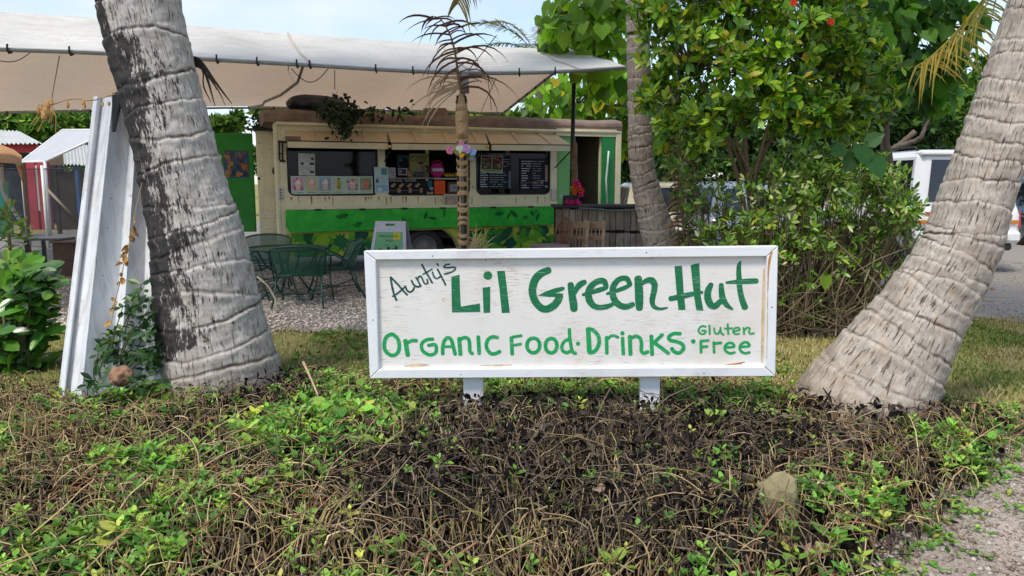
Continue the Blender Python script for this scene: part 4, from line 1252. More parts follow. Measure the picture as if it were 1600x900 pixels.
# ------------------------------------------------------------------ awnings
def awning(h0, h1, o0, o1, wout, ribs):
    a, b = tp(*h0, .012), tp(*h1, .012); c, d = tp(*o1, wout), tp(*o0, wout)
    m = MB(); th = Vector((0, -.012, 0))
    m.add([a, b, c, d, a + th, b + th, c + th, d + th], [(0, 1, 2, 3), (7, 6, 5, 4), (0, 4, 5, 1), (1, 5, 6, 2), (2, 6, 7, 3), (3, 7, 4, 0)])
    aw = m.build('awning', M_tan, truck)
    for f in ribs:
        m = MB(); p = a.lerp(b, f) + Vector((0, .012, .012)); q = d.lerp(c, f + .02) + Vector((0, .012, -.02)); m.bar(p, q, .035, .02, up=(0, 1, .3)); m.build('awning_rib', M_tan, aw)
    m = MB(); n = 8
    for k in range(n):
        p, q = d.lerp(c, k / n), d.lerp(c, (k + 1) / n)
        h = .078
        m.add([p + Vector((0, .015, .003)), q + Vector((0, .015, .003)), q + Vector((0, -h, .012)), p + Vector((0, -h, .012))], [(3, 2, 1, 0)])
    m.add([d + Vector((0, .015, .003)), c + Vector((0, .015, .003)), c + Vector((0, -.07, -.06)), d + Vector((0, -.07, -.06))], [(0, 1, 2, 3)])
    m.build('awning_lip', M_plain('awning_lip_cream', (.62, .55, .38), .6, .1, 5, dirt=(.35, .25, .12), dirt_amt=.5), aw)
    m = MB(); m.tube([d + Vector((0, .02, -.01)), c + Vector((0, .02, -.01))], .014, 6); m.build('awning_rod', M_black, aw, True)
    return aw
awning((447, 204), (603, 205.5), (449, 222.5), (606, 225.5), .55, (.24, .5, .76))
awning((606, 205.5), (757, 207.5), (612, 226), (764, 227.6), .55, (.25, .56, .87))
awning((760, 207.5), (868, 209.5), (768, 227.6), (896, 229), .55, (.35, .74))
for (p, q) in (((601, 252, .01), (612, 231, .5)), ((736, 252, .01), (753, 233, .5)), ((867, 262, .02), (892, 236, .52))):
    m = MB(); m.tube([tp(*p), tp(*q)], .012, 6); m.build('awning_strut', M_black, truck)
for px, py, cc in ((608, 229, (.55, .4, .2)), (762, 229, (.7, .42, .1))):
    m = MB(); c = tp(px, py, .57); m.ball(c, .035, 10, 6, (1, .8, .8)); m.build('awning_clip', M_plain('clip', cc, .5, .2), truck, True)
# small brown board under the awning at the left
m = MB(); p, q = tp(446, 222, .5), tp(470, 213, .5); m.box((p.x, p.y + .02, .46), (q.x, q.y, .475)); m.build('awning_patch', M_roof, truck)

# ------------------------------------------------------------------ print and posters
_txt = {}
def text_mesh(s):
    if s not in _txt:
        cu = bpy.data.curves.new('print', 'FONT'); cu.body = s; cu.size = 1; cu.resolution_u = 2
        o = bpy.data.objects.new('print', cu); COL.objects.link(o)
        me = bpy.data.meshes.new_from_object(o.evaluated_get(bpy.context.evaluated_depsgraph_get()))
        bpy.data.objects.remove(o); bpy.data.curves.remove(cu)
        V = np.array([v.co[:] for v in me.vertices]); F = [tuple(p.vertices) for p in me.polygons]; bpy.data.meshes.remove(me)
        V[:, :2] -= V[:, :2].min(0); V[:, :2] /= V[:, :2].max(0)
        _txt[s] = (V, F)
    return _txt[s]
def add_text(m, s, x0, y0, x1, y1, w, col):
    V, F = text_mesh(s); m.col = col
    m.add([(x0 + v[0] * (x1 - x0), y0 + v[1] * (y1 - y0), w) for v in V], F)

def poster(px, w, name, label, cat, group, paper, items, mat=None, plane=None, tilt=0):
    """sheet on the truck; items in fractions of the sheet, origin top left: ('r',x0,y0,x1,y1,c) ('e',cx,cy,rx,ry,c) ('t',text,x0,y0,x1,y1,c) ('l',n,x0,y0,x1,y1,c) ('p',pts,c)"""
    pl = plane or TP
    a = pl.p(px[0], px[3], w); b = pl.p(px[2], px[1], w)
    root = MB(); root.col = paper; root.box((a.x, a.y, w - .004), (b.x, b.y, w)); o = root.build(name, M_print, None, cols=True)
    o.matrix_world = pl.m @ Matrix.Translation(((a.x + b.x) / 2, (a.y + b.y) / 2, 0)) @ Matrix.Rotation(R(tilt), 4, 'Z') @ Matrix.Translation((-(a.x + b.x) / 2, -(a.y + b.y) / 2, 0))
    tag(o, label, cat, group)
    m = MB(); X = lambda f: a.x + (b.x - a.x) * f; Y = lambda f: b.y - (b.y - a.y) * f
    z = w + .0012
    for it in items:
        k = it[0]
        if k == 'r': addpoly(m, [(X(it[1]), Y(it[4])), (X(it[3]), Y(it[4])), (X(it[3]), Y(it[2])), (X(it[1]), Y(it[2]))], z, it[5])
        elif k == 'e': addpoly(m, [(X(it[1] + it[3] * math.cos(q * .5236)), Y(it[2] + it[4] * math.sin(q * .5236))) for q in range(12)], z, it[5])
        elif k == 'p': addpoly(m, [(X(x), Y(y)) for x, y in it[1]], z, it[2])
        elif k == 't': add_text(m, it[1], X(it[2]), Y(it[5]), X(it[4]), Y(it[3]), z, it[6])
        elif k == 'l':
            n = it[1]
            for q in range(n):
                yy = it[3] + (it[5] - it[3]) * (q + .5) / n; h = (it[5] - it[3]) / n * .22; xx = it[2]
                while xx < it[4]:
                    wd = rg.uniform(.04, .13); x2 = min(it[4], xx + wd)
                    if rg.random() > .13: addpoly(m, [(X(xx), Y(yy + h)), (X(x2), Y(yy + h)), (X(x2), Y(yy - h)), (X(xx), Y(yy - h))], z, it[6])
                    xx = x2 + .018
        z += .0004
    if items: m.build('print', M_print, o, cols=True, kind='stuff')
    return o
WH = (.68, .69, .68); GR = (.35, .36, .36); BK = (.02, .02, .025)
fw = .006
poster((467, 240, 491.5, 274), -.03, 'notice', 'tall white text notice with small pictures taped high inside the first window', 'notice', None, (.55, .56, .58),
       [('t', 'NOTICE', .3, .03, .7, .08, GR), ('l', 5, .08, .12, .75, .4, GR), ('r', .76, .17, .95, .3, (.05, .06, .06)), ('r', .12, .41, .32, .52, (.06, .06, .06)), ('r', .68, .4, .95, .52, (.05, .07, .05)), ('l', 7, .06, .56, .92, .8, GR), ('l', 3, .06, .82, .6, .95, GR), ('r', .68, .78, .95, .9, (.1, .1, .1))], tilt=-1)
poster((556, 243, 579, 271), -.06, 'flyer', 'dim grey flyer behind the glass at the right end of the first window', 'flyer', None, (.19, .18, .22), [('r', .15, .36, .35, .52, (.5, .5, .55)), ('r', .55, .34, .9, .52, (.06, .06, .09)), ('l', 6, .08, .56, .95, .95, (.35, .3, .32)), ('l', 3, .1, .08, .9, .3, (.28, .27, .3))])
SM = [((.55, .42, .45), (.75, .55, .45), (.42, .10, .45), 'smoothie photo with magenta flowers, leftmost of the row'),
      ((.5, .47, .42), (.72, .42, .38), (.62, .55, .2), 'smoothie photo with coral drink and yellow flowers, second of the row'),
      ((.28, .36, .5), (.62, .5, .45), (.35, .33, .33), 'smoothie photo with a beige drink before blue sky, third of the row'),
      ((.42, .5, .42), (.35, .36, .03), (.5, .55, .45), 'smoothie photo with a yellow green bottle, fourth of the row'),
      ((.45, .42, .42), (.70, .42, .40), (.22, .18, .1), 'smoothie photo with a pink drink and red garnish, fifth of the row'),
      ((.25, .32, .22), (.55, .18, .15), (.10, .2, .08), 'smoothie photo with a dark red drink among leaves, last of the row')]
for k, (bgc, cup, deco, lab) in enumerate(SM):
    x0 = 455.3 + 21.2 * k; x1 = x0 + 20.9
    its = [('r', .07, .06, .93, .82, bgc)]
    for q in range(12): its.append(('e', rg.uniform(.18, .82), rg.uniform(.15, .74), rg.uniform(.05, .12), rg.uniform(.04, .09), tuple(min(1, x * rg.uniform(.55, 1.5)) for x in (bgc if q % 2 else deco))))
    for q in range(5): its.append(('e', rg.uniform(.15, .85), rg.uniform(.6, .76), .1, .06, tuple(x * rg.uniform(.8, 1.2) for x in deco)))
    if k == 3: its += [('p', [(.38, .74), (.36, .4), (.44, .26), (.44, .16), (.56, .16), (.56, .26), (.64, .4), (.62, .74)], cup), ('r', .43, .1, .57, .18, (.02, .03, .02)), ('r', .38, .55, .62, .72, (.4, .2, .03))]
    else: its += [('p', [(.36, .76), (.28, .34), (.72, .34), (.64, .76)], cup), ('e', .5, .34, .2, .1, tuple(min(1, x * 1.25) for x in cup)), ('e', .56, .24, .1, .08, (.6, .16, .1) if k > 3 else (.8, .7, .6))]
    its += [('r', .06, .86, .94, .96, (.40, .56, .36)), ('l', 1, .2, .87, .8, .95, (.15, .25, .15))]
    poster((x0, 275.2 + .1 * k, x1, 303.6 - .25 * k), -.024, 'smoothie_photo', lab, 'poster', 'smoothie photos in the first window', (.55, .66, .56), its, tilt=rg.uniform(-1, 1))
poster((585.5, 261, 606.5, 302), fw, 'info_sheet', 'pale blue information sheet taped on the pillar between two windows', 'notice', None, (.46, .56, .60), [('r', .5, .05, .92, .3, (.08, .28, .2)), ('e', .7, .15, .15, .08, (.1, .2, .45)), ('l', 5, .08, .36, .92, .64, (.3, .45, .52)), ('r', .1, .45, .3, .6, (.08, .1, .14)), ('r', .08, .68, .92, .92, (.22, .42, .58)), ('e', .35, .85, .15, .06, (.6, .65, .7))], tilt=1)
poster((607, 262, 618, 277.3), -.02, 'price_card', 'small grey card with four lines of print low in the second window', 'card', None, (.42, .40, .42), [('l', 4, .1, .06, .92, .95, (.08, .08, .1))])
wb = -.3
poster((640, 240, 670, 278), wb, 'coffee_poster', 'yellowed coffee poster with a drawn pot hanging inside the second window', 'poster', None, (.32, .30, .12),
       [('r', 0, 0, .08, 1, (.28, .2, .07)), ('t', 'COFFEE', .1, .1, .9, .34, (.012, .012, .012)), ('p', [(.45, .4), (.72, .4), (.82, .86), (.4, .86)], (.22, .19, .16)), ('p', [(.78, .48), (.95, .5), (.96, .74), (.84, .78), (.83, .7), (.9, .68), (.89, .56), (.78, .54)], (.015, .015, .015)), ('r', .46, .44, .54, .82, (.36, .33, .28)), ('e', .58, .38, .14, .05, (.05, .04, .04))])
poster((621, 242, 642, 276), wb - .03, 'window_poster', 'dark teal poster with a tree shape behind the small photographs', 'poster', None, (.03, .08, .10), [('e', .5, .42, .34, .3, (.006, .01, .012)), ('e', .3, .25, .1, .06, (.06, .16, .2)), ('e', .75, .7, .12, .1, (.05, .15, .16)), ('r', .44, .6, .56, .95, (.02, .02, .015))])
poster((622.5, 263, 636, 273.5), -.12, 'photograph', 'small white framed photograph leaning on the inner counter', 'photograph', None, (.5, .48, .5), [('r', .08, .08, .92, .88, (.06, .06, .1)), ('e', .3, .5, .16, .3, (.3, .16, .12)), ('e', .6, .55, .18, .3, (.03, .03, .06))])
poster((636.5, 266, 643, 276.5), -.11, 'photograph', 'small reddish photograph beside the white framed one', 'photograph', None, (.24, .09, .05), [('e', .5, .4, .3, .25, (.35, .18, .12)), ('r', .1, .7, .9, .9, (.3, .25, .2))])
poster((647.5, 268.5, 661, 276.5), -.10, 'blackboard', 'tiny chalk board standing below the coffee pot drawing', 'chalkboard', None, (.015, .02, .02), [('l', 3, .08, .08, .92, .92, (.15, .2, .2))])
# flavour board, black with chalk title and small tags
its = [('t', 'KOMBUCHA', .02, .05, .40, .20, (.42, .42, .38)), ('t', 'FLAVORS', .47, .04, .76, .2, (.42, .42, .38))]
for k in range(4):
    cx = .165 + .21 * k; its.append(('p', [(cx - .06, .54), (cx - .055, .44), (cx + .03, .28), (cx + .075, .36), (cx - .0, .58)], (.34, .2, .13))); its.append(('r', cx - .012, .40, cx + .014, .44, (.1, .05, .03)))
for k in range(3):
    cx = .315 + .29 * k; its.append(('r', cx - .038, .62, cx + .038, .9, (.36, .23, .12))); its.append(('e', cx, .75, .012, .07, (.15, .06, .03)))
    its.append(('t', ('Guava', 'Lychee', 'Mango')[k] if False else ('~~~', '~~~', '~~~')[k], cx - .26, .74, cx - .06, .80, (.16, .18, .2)))
poster((604.5, 279, 664, 303.5), -.015, 'flavour_board', 'black board of kombucha flavors in chalk with small tan tags', 'chalkboard', None, (.010, .012, .016), its)
poster((664.5, 279, 678, 304), -.016, 'drawing_board', 'black board with a teal bottle drawn in chalk beside the flavors', 'chalkboard', None, (.010, .012, .016), [('p', [(.3, .1), (.72, .12), (.8, .35), (.6, .6), (.35, .5), (.25, .3)], (.02, .12, .13)), ('e', .2, .08, .12, .06, (.4, .45, .5)), ('e', .7, .62, .22, .1, (.16, .34, .44)), ('p', [(.15, .98), (.2, .8), (.5, .88), (.85, .78), (.9, .98)], (.36, .25, .15))])
poster((679.2, 282.3, 695.5, 303.2), .004, 'orange_sheet', 'bright orange printed sheet below the pink bag', 'notice', None, (.75, .09, .02), [('l', 6, .1, .1, .9, .9, (.5, .06, .02))], tilt=1)
poster((699.5, 284.5, 721, 301.5), .004, 'framed_card', 'small wooden frame holding a grey card beside the wrapped post', 'frame', None, (.10, .06, .045), [('r', .16, .2, .95, .86, (.26, .27, .31)), ('t', 'DAY', .35, .36, .72, .64, (.02, .02, .03))])
kp = poster((693.5, 302.8, 727, 320.5), .075, 'wooden_plaque', 'hand lettered tan plaque leaning on the ledge under the framed card', 'plaque', None, (.46, .38, .28), [('t', 'KIMCHEE', .12, .22, .98, .55, (.16, .10, .06)), ('l', 2, .35, .6, .95, .9, (.30, .12, .1)), ('p', [(.09, .2), (.13, .2), (.14, .9), (.09, .9)], (.14, .1, .07))])
# third window: two chalk menus and a photo sheet
M_c = (.62, .65, .68); M_d = (.36, .40, .45)
its = []
for q in range(13):
    y = .09 + .07 * q
    if q < 3: its.append(('l', 1, .62, y - .02, .97, y + .02, M_d))
    else:
        its.append(('l', 1, .04, y - .025, .04 + rg.uniform(.12, .25), y + .025, M_c)); its.append(('l', 1, .33, y - .018, rg.uniform(.7, .95), y + .018, M_d))
its.append(('r', .93, .45, .985, .98, (.16, .2, .27)))
its += [('t', 'Plate Lunch', .04, .34, .34, .40, M_c), ('t', 'Fruit Bowls', .04, .72, .34, .78, M_c)] if False else []
poster((748.5, 245, 798, 295), -.034, 'chalk_menu', 'dark chalk menu board, the left one in the third window', 'chalkboard', 'chalk menus in the third window', (.012, .016, .024), its)
its = []
for q in range(12):
    y = .09 + .075 * q
    if q == 9: its.append(('t', 'SWEET TREATS', .02, y - .03, .72, y + .03, (.17, .17, .2))); continue
    its.append(('l', 1, .06, y - .025, .06 + rg.uniform(.15, .4), y + .025, M_c)); its.append(('l', 1, .45, y - .018, rg.uniform(.7, .86), y + .018, M_d))
    if 0 < q < 9 and q != 1: its.append(('r', .89, y - .03, .98, y + .03, (.34, .24, .2)))
its += [('r', .46, .72, .62, .78, (.3, .14, .09)), ('r', .72, .72, .82, .78, (.3, .2, .17)), ('e', .93, .88, .05, .03, (.4, .38, .36))]
poster((812, 248, 856.5, 297.5), -.034, 'chalk_menu', 'dark chalk menu board listing sweet treats, the right one in the third window', 'chalkboard', 'chalk menus in the third window', (.012, .016, .024), its)
its = [('r', .03, .03, .485, .82, (.06, .045, .035)), ('r', .515, .03, .97, .82, (.09, .04, .04)), ('r', .03, .84, .97, .95, (.2, .36, .12)), ('l', 1, .15, .85, .85, .94, (.06, .12, .04))]
for q in range(18): its.append(('e', rg.uniform(.1, .42), rg.uniform(.15, .74), rg.uniform(.03, .07), rg.uniform(.04, .1), rg.choice([(.3, .24, .18), (.02, .02, .02), (.12, .16, .05), (.2, .08, .05)])))
for q in range(18): its.append(('e', rg.uniform(.57, .9), rg.uniform(.15, .74), rg.uniform(.03, .07), rg.uniform(.04, .1), rg.choice([(.4, .07, .06), (.25, .04, .05), (.3, .25, .22), (.08, .12, .03)])))
poster((751.5, 243.5, 785.5, 269.5), -.024, 'food_photo_sheet', 'sheet with two food photos over the left chalk menu', 'poster', None, (.42, .48, .42), its, tilt=-2)
poster((790, 231.5, 796, 243), -.03, 'door_tag', 'small tan tag hanging at the top of the third window', 'tag', None, (.26, .23, .17), [('e', .5, .6, .2, .15, (.04, .04, .04))])
poster((876, 304.5, 887.5, 309.5), .02, 'house_plate', 'small pale plate screwed to the light green panel', 'plate', None, (.5, .55, .6), [('l', 1, .1, .2, .9, .8, (.15, .2, .3))])
# pink bag and yellow bananas inside the second window
bag = MB(); c = tp(683, 266, -.14); bag.ball((0, 0, 0), .125, 16, 9, (1.0, 1.08, .45), .03)
bo = bag.build('pink_bag', M_plain('pink_cloth', (.42, .012, .16), .8, .3, 14), None, True, 'bright pink bag with a silver band behind the counter', 'bag'); bo.matrix_world = TP.m @ Matrix.Translation((c.x, c.y, -.14))
m = MB(); m.grid([[(.113 * math.sin(a), v, .03 + .045 * math.cos(a)) for a in np.linspace(-1, 1, 8)] for v in (-.02, .03)]); m.build('band', M_plain('silver_cloth', (.4, .42, .45), .4), bo)
m = MB(); m.tube([(-.09 * math.cos(a), .1 + .06 * math.sin(a), 0) for a in np.linspace(0, math.pi, 9)], .008, 6); m.build('strap', M_plain('pink_strap', (.3, .05, .12), .7), bo, True)
BN = ['leftmost yellow banana behind the counter, touching the pink bag', 'yellow banana second from the pink bag behind the counter', 'yellow banana third from the pink bag behind the counter', 'yellow banana fourth from the pink bag behind the counter', 'yellow banana fifth from the pink bag, near the wrapped post', 'rightmost yellow banana behind the counter, by the wrapped post']
for k in range(6):
    p = tp(697 + 4.3 * k, 273, -.16); m = MB(); m.tube([(p.x - .035, p.y + .035, -.16), (p.x - .02, p.y - .01, -.14), (p.x + .02, p.y - .022, -.15), (p.x + .055, p.y - .005 + .01 * (k % 2), -.16)], [.008, .021, .021, .007], 7)
    o = m.build('banana', M_plain('banana_skin', (.46, .32, .015), .5, .2), None, True, BN[k], 'banana', 'bananas behind the second window'); o.matrix_world = TP.m
m = MB(); p, q = tp(604, 279, -.02), tp(735, 276.5, -.02); m.box((p.x, p.y - .012, -.5), (q.x, p.y + .012, -.018)); m.build('inner_counter', M_plain('steel_edge', (.35, .36, .37), .4), truck)
m = MB(); p, q = tp(665, 240, -.31), tp(670.5, 278, -.31); m.box((p.x, q.y, -.33), (q.x, p.y + .2, -.31)); m.build('inner_post', M_cream, truck)

# ------------------------------------------------------------------ green panel with a painting, left of the truck
gp = Plane(at(340, 360, 13.6), Vector((1, .1, 0)), (0, 0, 1))
a = gp.p(338, 362.5); b = gp.p(393.5, 208)
go = MB(); go.bbox((a.x - .1, a.y, -.05), (b.x, b.y, 0), .012)
o = go.build('painted_screen', M_plain('panel_green', (.012, .21, .012), .55, .25, 3, dirt=(.006, .12, .02), dirt_amt=.5), None, False, 'tall green painted panel standing between the grey palm and the truck', 'screen'); o.matrix_world = gp.m
its = []
for q in range(46):
    x, y = rg.uniform(.08, .92), rg.uniform(.08, .92)
    c = rg.choice([(.05, .09, .16), (.09, .15, .22), (.03, .05, .08), (.3, .2, .08), (.32, .1, .06), (.12, .08, .12)]) if x > .35 else rg.choice([(.35, .22, .06), (.25, .12, .12), (.08, .08, .12)])
    its.append(('r', x - rg.uniform(.03, .1), max(.02, y - rg.uniform(.03, .14)), x + rg.uniform(.03, .08), min(.98, y + rg.uniform(.03, .14)), c))
its += [('p', [(.68, .5), (.78, .48), (.88, .62), (.84, .72), (.72, .66)], (.42, .12, .07)), ('e', .62, .86, .16, .06, (.35, .16, .09))]
poster((351, 235, 388, 278), .006, 'painting', 'small abstract blue and orange painting hung on the green panel', 'painting', None, (.06, .09, .14), its, plane=gp)
# ================================================================== CANOPY OVER THE YARD
t = NT('canopy_tarp'); f = t.noise(3, 7, .7); g = t.noise(26, 5, .7); st = t.noise(1.4, 6, .6, (1, 5, 1))
c = t.ramp(f, [(.3, (.78, .76, .71)), (.6, (.86, .85, .82))])
c = t.mix(t.ramp(st, [(.45, 0), (.75, .32)]), c, (.48, .44, .38)); c = t.mix(t.ramp(g, [(.50, 0), (.68, .42)]), c, (.42, .37, .31)); c = t.mix(t.ramp(t.noise(.7, 8, .75), [(.5, 0), (.72, .45)]), c, (.50, .44, .36))
t.col(c); t.rough(.75); t.spec(.25)
tr = t.n('BsdfTranslucent'); tr.inputs['Color'].default_value = (.74, .54, .38, 1)
ms = t.n('MixShader'); ms.inputs[0].default_value = .29; t.l(t.b.outputs[0], ms.inputs[1]); t.l(tr.outputs[0], ms.inputs[2]); t.l(ms.outputs[0], t.out.inputs['Surface'])
t.bump(st, .5, .08)
M_tarp = t.m
M_seam = M_plain('tarp_seam', (.46, .41, .34), .8)
M_pipe = M_plain('galvanised_pipe', (.33, .34, .34), .5, .15, 12, metal=.5, dirt=(.28, .12, .05), dirt_amt=.8)
M_cord = M_plain('black_cord', (.015, .015, .018), .7)

can = empty('canopy', (0, 11, 0), label='large off-white tarp canopy on pipes, spread over the food truck', cat='canopy', world=True)
# front eave, ridge and back eave as they run in the place
FE = [at(-330, 62, 7.2), at(-160, 70, 7.6), at(0, 77, 8.05), at(160, 83, 8.35), at(330, 93, 8.65), at(470, 101, 8.85), at(620, 110, 9.1), at(722, 114, 9.25), at(850, 113, 9.4), at(976, 106, 9.5)]
RI = [at(-330, -6, 9.3), at(-160, 6, 9.6), at(0, 18, 10.0), at(150, 28, 10.3), at(300, 40, 10.7), at(450, 52, 11.1), at(590, 62, 11.5), at(700, 69, 11.9), at(800, 74, 12.2), at(905, 78, 12.4)]
BE = [at(-330, 180, 15.2), at(-160, 177, 15.2), at(0, 174, 15.2), at(120, 171, 15.2), at(250, 168, 15.2), at(380, 166, 15.2), at(500, 168, 15.3), at(620, 171, 15.3), at(710, 173, 15.3), at(787, 176, 15.3)]
N = 60
fe, ri, be = spline(FE, N), spline(RI, N), spline(BE, N)
def slope(a, b, sag, nrow, seed):
    rows = []
    for i in range(nrow + 1):
        f = i / nrow
        p = a * (1 - f) + b * f
        p = p.copy()
        k = np.arange(N)
        p[:, 2] -= sag * math.sin(math.pi * f) * (.12 + .88 * sstep(N - 1, N - 16, k))
        p[:, 2] += .03 * math.sin(math.pi * f) * np.sin(k * .75 + seed) + .022 * math.sin(math.pi * f) * (vnoise(k * .5, 0 * k + f * 3 + seed, 2.3) - .5) + .05 * (vnoise(p[:, 0], p[:, 1], .9) - .5) * math.sin(math.pi * f)
        rows.append(p)
    return np.array(rows)
over = fe.copy(); over[:, 2] -= .045; over[:, 1] -= .02
def cloth(name, G, label=None):
    G = np.asarray(G); r, c = G.shape[:2]; V = G.reshape(-1, 3)
    ii, jj = np.meshgrid(np.arange(r - 1), np.arange(c - 1), indexing='ij')
    F = np.stack([ii * c + jj, ii * c + jj + 1, (ii + 1) * c + jj + 1, (ii + 1) * c + jj], -1).reshape(-1, 4)
    return np_mesh(name, V, F, M_tarp, can, smooth=True, label=label)
G1_ = slope(fe + np.array([0, 0, .02]), ri, .05, 14, 0)
G1_ = np.concatenate([[fe + np.array([0, -.035, .01])], G1_])
cloth('front_slope', G1_)
G2_ = slope(ri, be, .22, 18, 2)
cloth('back_slope', G2_[1:] if False else np.concatenate([[ri + np.array([0, .001, -.001])], G2_[1:]]))
m = MB(); m.tube([tuple(p) for p in fe[::2]] + [tuple(fe[-1])], .023, 8); pipe = m.build('front_pipe', M_pipe, can, True)
m = MB(); m.tube([tuple(p + np.array([0, 0, -.03])) for p in be[::3]] + [tuple(be[-1])], .022, 6); m.build('back_pipe', M_pipe, can, True)
m = MB(); m.tube([tuple(p + np.array([0, 0, -.04])) for p in ri[::3]] + [tuple(ri[-1])], .022, 6); m.build('ridge_pipe', M_pipe, can, True)
e0, e1, e2 = Vector(fe[-1]), Vector(ri[-1]) + Vector((0, 0, -.05)), Vector(be[-1])
m = MB(); m.tube([e1, e2], .026, 8); m.build('end_pipe', M_pipe, can, True)
m = MB(); m.tube([e0, e1], .026, 8); m.build('end_pipe', M_pipe, can, True)
for k, f in enumerate((.06, .16, .27, .38, .5, .62, .74, .86, .95)):      # bungee ties along the back slope end pipe and front pipe
    p = e1.lerp(e2, f); m = MB(); m.tube([p + Vector((.03, 0, .03)), p + Vector((-.045, 0, -.02)), p + Vector((-.02, 0, -.05))], .010, 5); m.build('tie', M_cord, can)
for px in (52, 132, 345, 410, 475, 502, 598, 655, 812, 862):
    i = int(np.argmin(np.abs(np.array([(p[0] / p[1]) * 1200 + 800 for p in fe]) - px))); p = Vector(fe[i])
    m = MB(); m.tube([p + Vector((0, -.036, .05)), p + Vector((0, -.045, 0)), p + Vector((.005, -.03, -.04)), p + Vector((.0, .03, -.02))], .010, 6); m.build('tie', M_cord, can)
for px in (20, 90, 160, 230, 400, 440, 560, 610, 690, 740):
    i = int(np.argmin(np.abs(np.array([(p[0] / p[1]) * 1200 + 800 for p in be]) - px))); p = Vector(be[i])
    m = MB(); m.tube([p + Vector((0, -.03, .06)), p + Vector((0, -.035, -.02)), p + Vector((.005, -.03, -.09))], .012, 5); m.build('tie', M_cord, can)
for k_ in (9, 21, 33, 46, 55):      # welded seams of the tarp
    for G_, up_ in ((G1_[1:], .012),):
        m = MB(); q_ = [np.array(r_[k_]) for r_ in G_]; m.add([tuple(p + np.array([-.018, 0, up_])) for p in q_] + [tuple(p + np.array([.018, 0, up_])) for p in q_], [(i, i + 1, len(q_) + i + 1, len(q_) + i) for i in range(len(q_) - 1)]); m.build('seam', M_seam, can)
# rafter seen under the tarp and the cords that hang from it
def under(f, g):
    """point under the back slope: f along, g from ridge to eave"""
    i = f * (N - 1); r = g * (len(G2_) - 1)
    return Vector(G2_[int(r)][int(i)]) + Vector((0, 0, -.03))
for f0, f1 in ((.62, .655),):
    m = MB(); m.tube([under(f0 + (f1 - f0) * q / 6, q / 6) for q in range(7)], .024, 6); m.build('rafter', M_pipe if f0 > .5 else M_tarp, can, True)
for a, b, sg in ((at(0, 95, 8.6), at(50, 80, 8.3), .05), (at(93, 87, 9), at(80, 158, 14), .0), (at(455, 107, 9.4), at(513, 107, 9.4), .16), (at(451, 103, 9.3), at(450, 112, 13), 0), (at(523, 110, 9.2), at(523, 140, 10.5), 0), (at(776, 55, 9.3), at(712, 135, 9.3), 0), (at(762, 120, 9.4), at(768, 172, 14.5), 0), (at(775, 122, 9.4), at(752, 174, 15), 0)):
    pts = []
    for q in range(9):
        p = a.lerp(b, q / 8); p.z -= sg * math.sin(math.pi * q / 8); pts.append(p)
    m = MB(); m.tube(pts, .005, 4); m.build('cord', M_cord, can)

# ------------------------------------------------------------------ post wrapped in braided palm leaf, with flowers and a dead frond on top
wp_top = at(722, 118, 9.25); wp_x, wp_y = wp_top.x, wp_top.y
M_wrap = M_plain('dry_palm_wrap', (.42, .27, .135), .85, .3, 12, .25, dirt=(.17, .09, .04), dirt_amt=.6)
M_dark = M_plain('dark_old_wood', (.035, .026, .02), .85, .3)
wpost = empty('wrapped_post', (wp_x, wp_y, 0), label='canopy post wrapped in braided dry palm leaf with a dead frond at its top', cat='post', world=True)
m = MB(); m.tube([(wp_x, wp_y, -.1), (wp_x + .0, wp_y, 1.5), (wp_x, wp_y, wp_top.z)], .033, 10); m.build('pipe', M_pipe, wpost, True)
def _lean(z): return wp_x - .008 * (z - 1.2), wp_y
zlo, zhi = .1, at(722, 150, 9.25).z
for k in range(6):       # long stems up the post
    a = k * 1.047 + .3; m = MB(); pts = []
    for q in range(12):
        z = zlo + (zhi - zlo) * q / 11; x, y = _lean(z); pts.append((x + .052 * math.cos(a + .12 * q), y + .052 * math.sin(a + .12 * q), z))
    m.tube(pts, .016, 6); m.build('stem', M_wrap if k % 2 else M_dark, wpost, True)
rgw = random.Random(4); z = zlo
while z < zhi:           # strips tied round the stems
    m = MB(); x, y = _lean(z); tilt_ = rgw.uniform(.015, .05) * (1 if rgw.random() < .75 else -1); h = rgw.uniform(.028, .062)
    P = []
    for q in range(15):
        a = q / 14 * 2 * math.pi * .96 + math.pi * .5; r = .074 + .01 * math.sin(a * 2 + k) + rgw.uniform(-.003, .004)
        zz = z + tilt_ * math.sin(a) * 1.4; P.append([(x + r * math.cos(a), y + r * math.sin(a), zz), (x + (r + .006) * math.cos(a), y + (r + .006) * math.sin(a), zz + h * .5), (x + r * math.cos(a), y + r * math.sin(a), zz + h)])
    m.grid(P); m.build('wrap_strip', M_wrap, wpost, True)
    z += rgw.uniform(.052, .115)
# solid sheath near the top
m = MB(); pts = [(_lean(q)[0], wp_y, q) for q in np.linspace(at(722, 218, 9.25).z, at(722, 148, 9.25).z, 7)]
m.tube(pts, [.072, .080, .074, .082, .072, .06, .045], 12); m.build('sheath', M_wrap, wpost, True)
# fitting of the canopy at the head of the post
m = MB(); m.tube([(wp_x + .045, wp_y - .02, at(0, 146, 9.25).z), (wp_x + .035, wp_y - .02, wp_top.z + .02)], .042, 10); m.build('pipe_fitting', M_pipe, wpost, True)
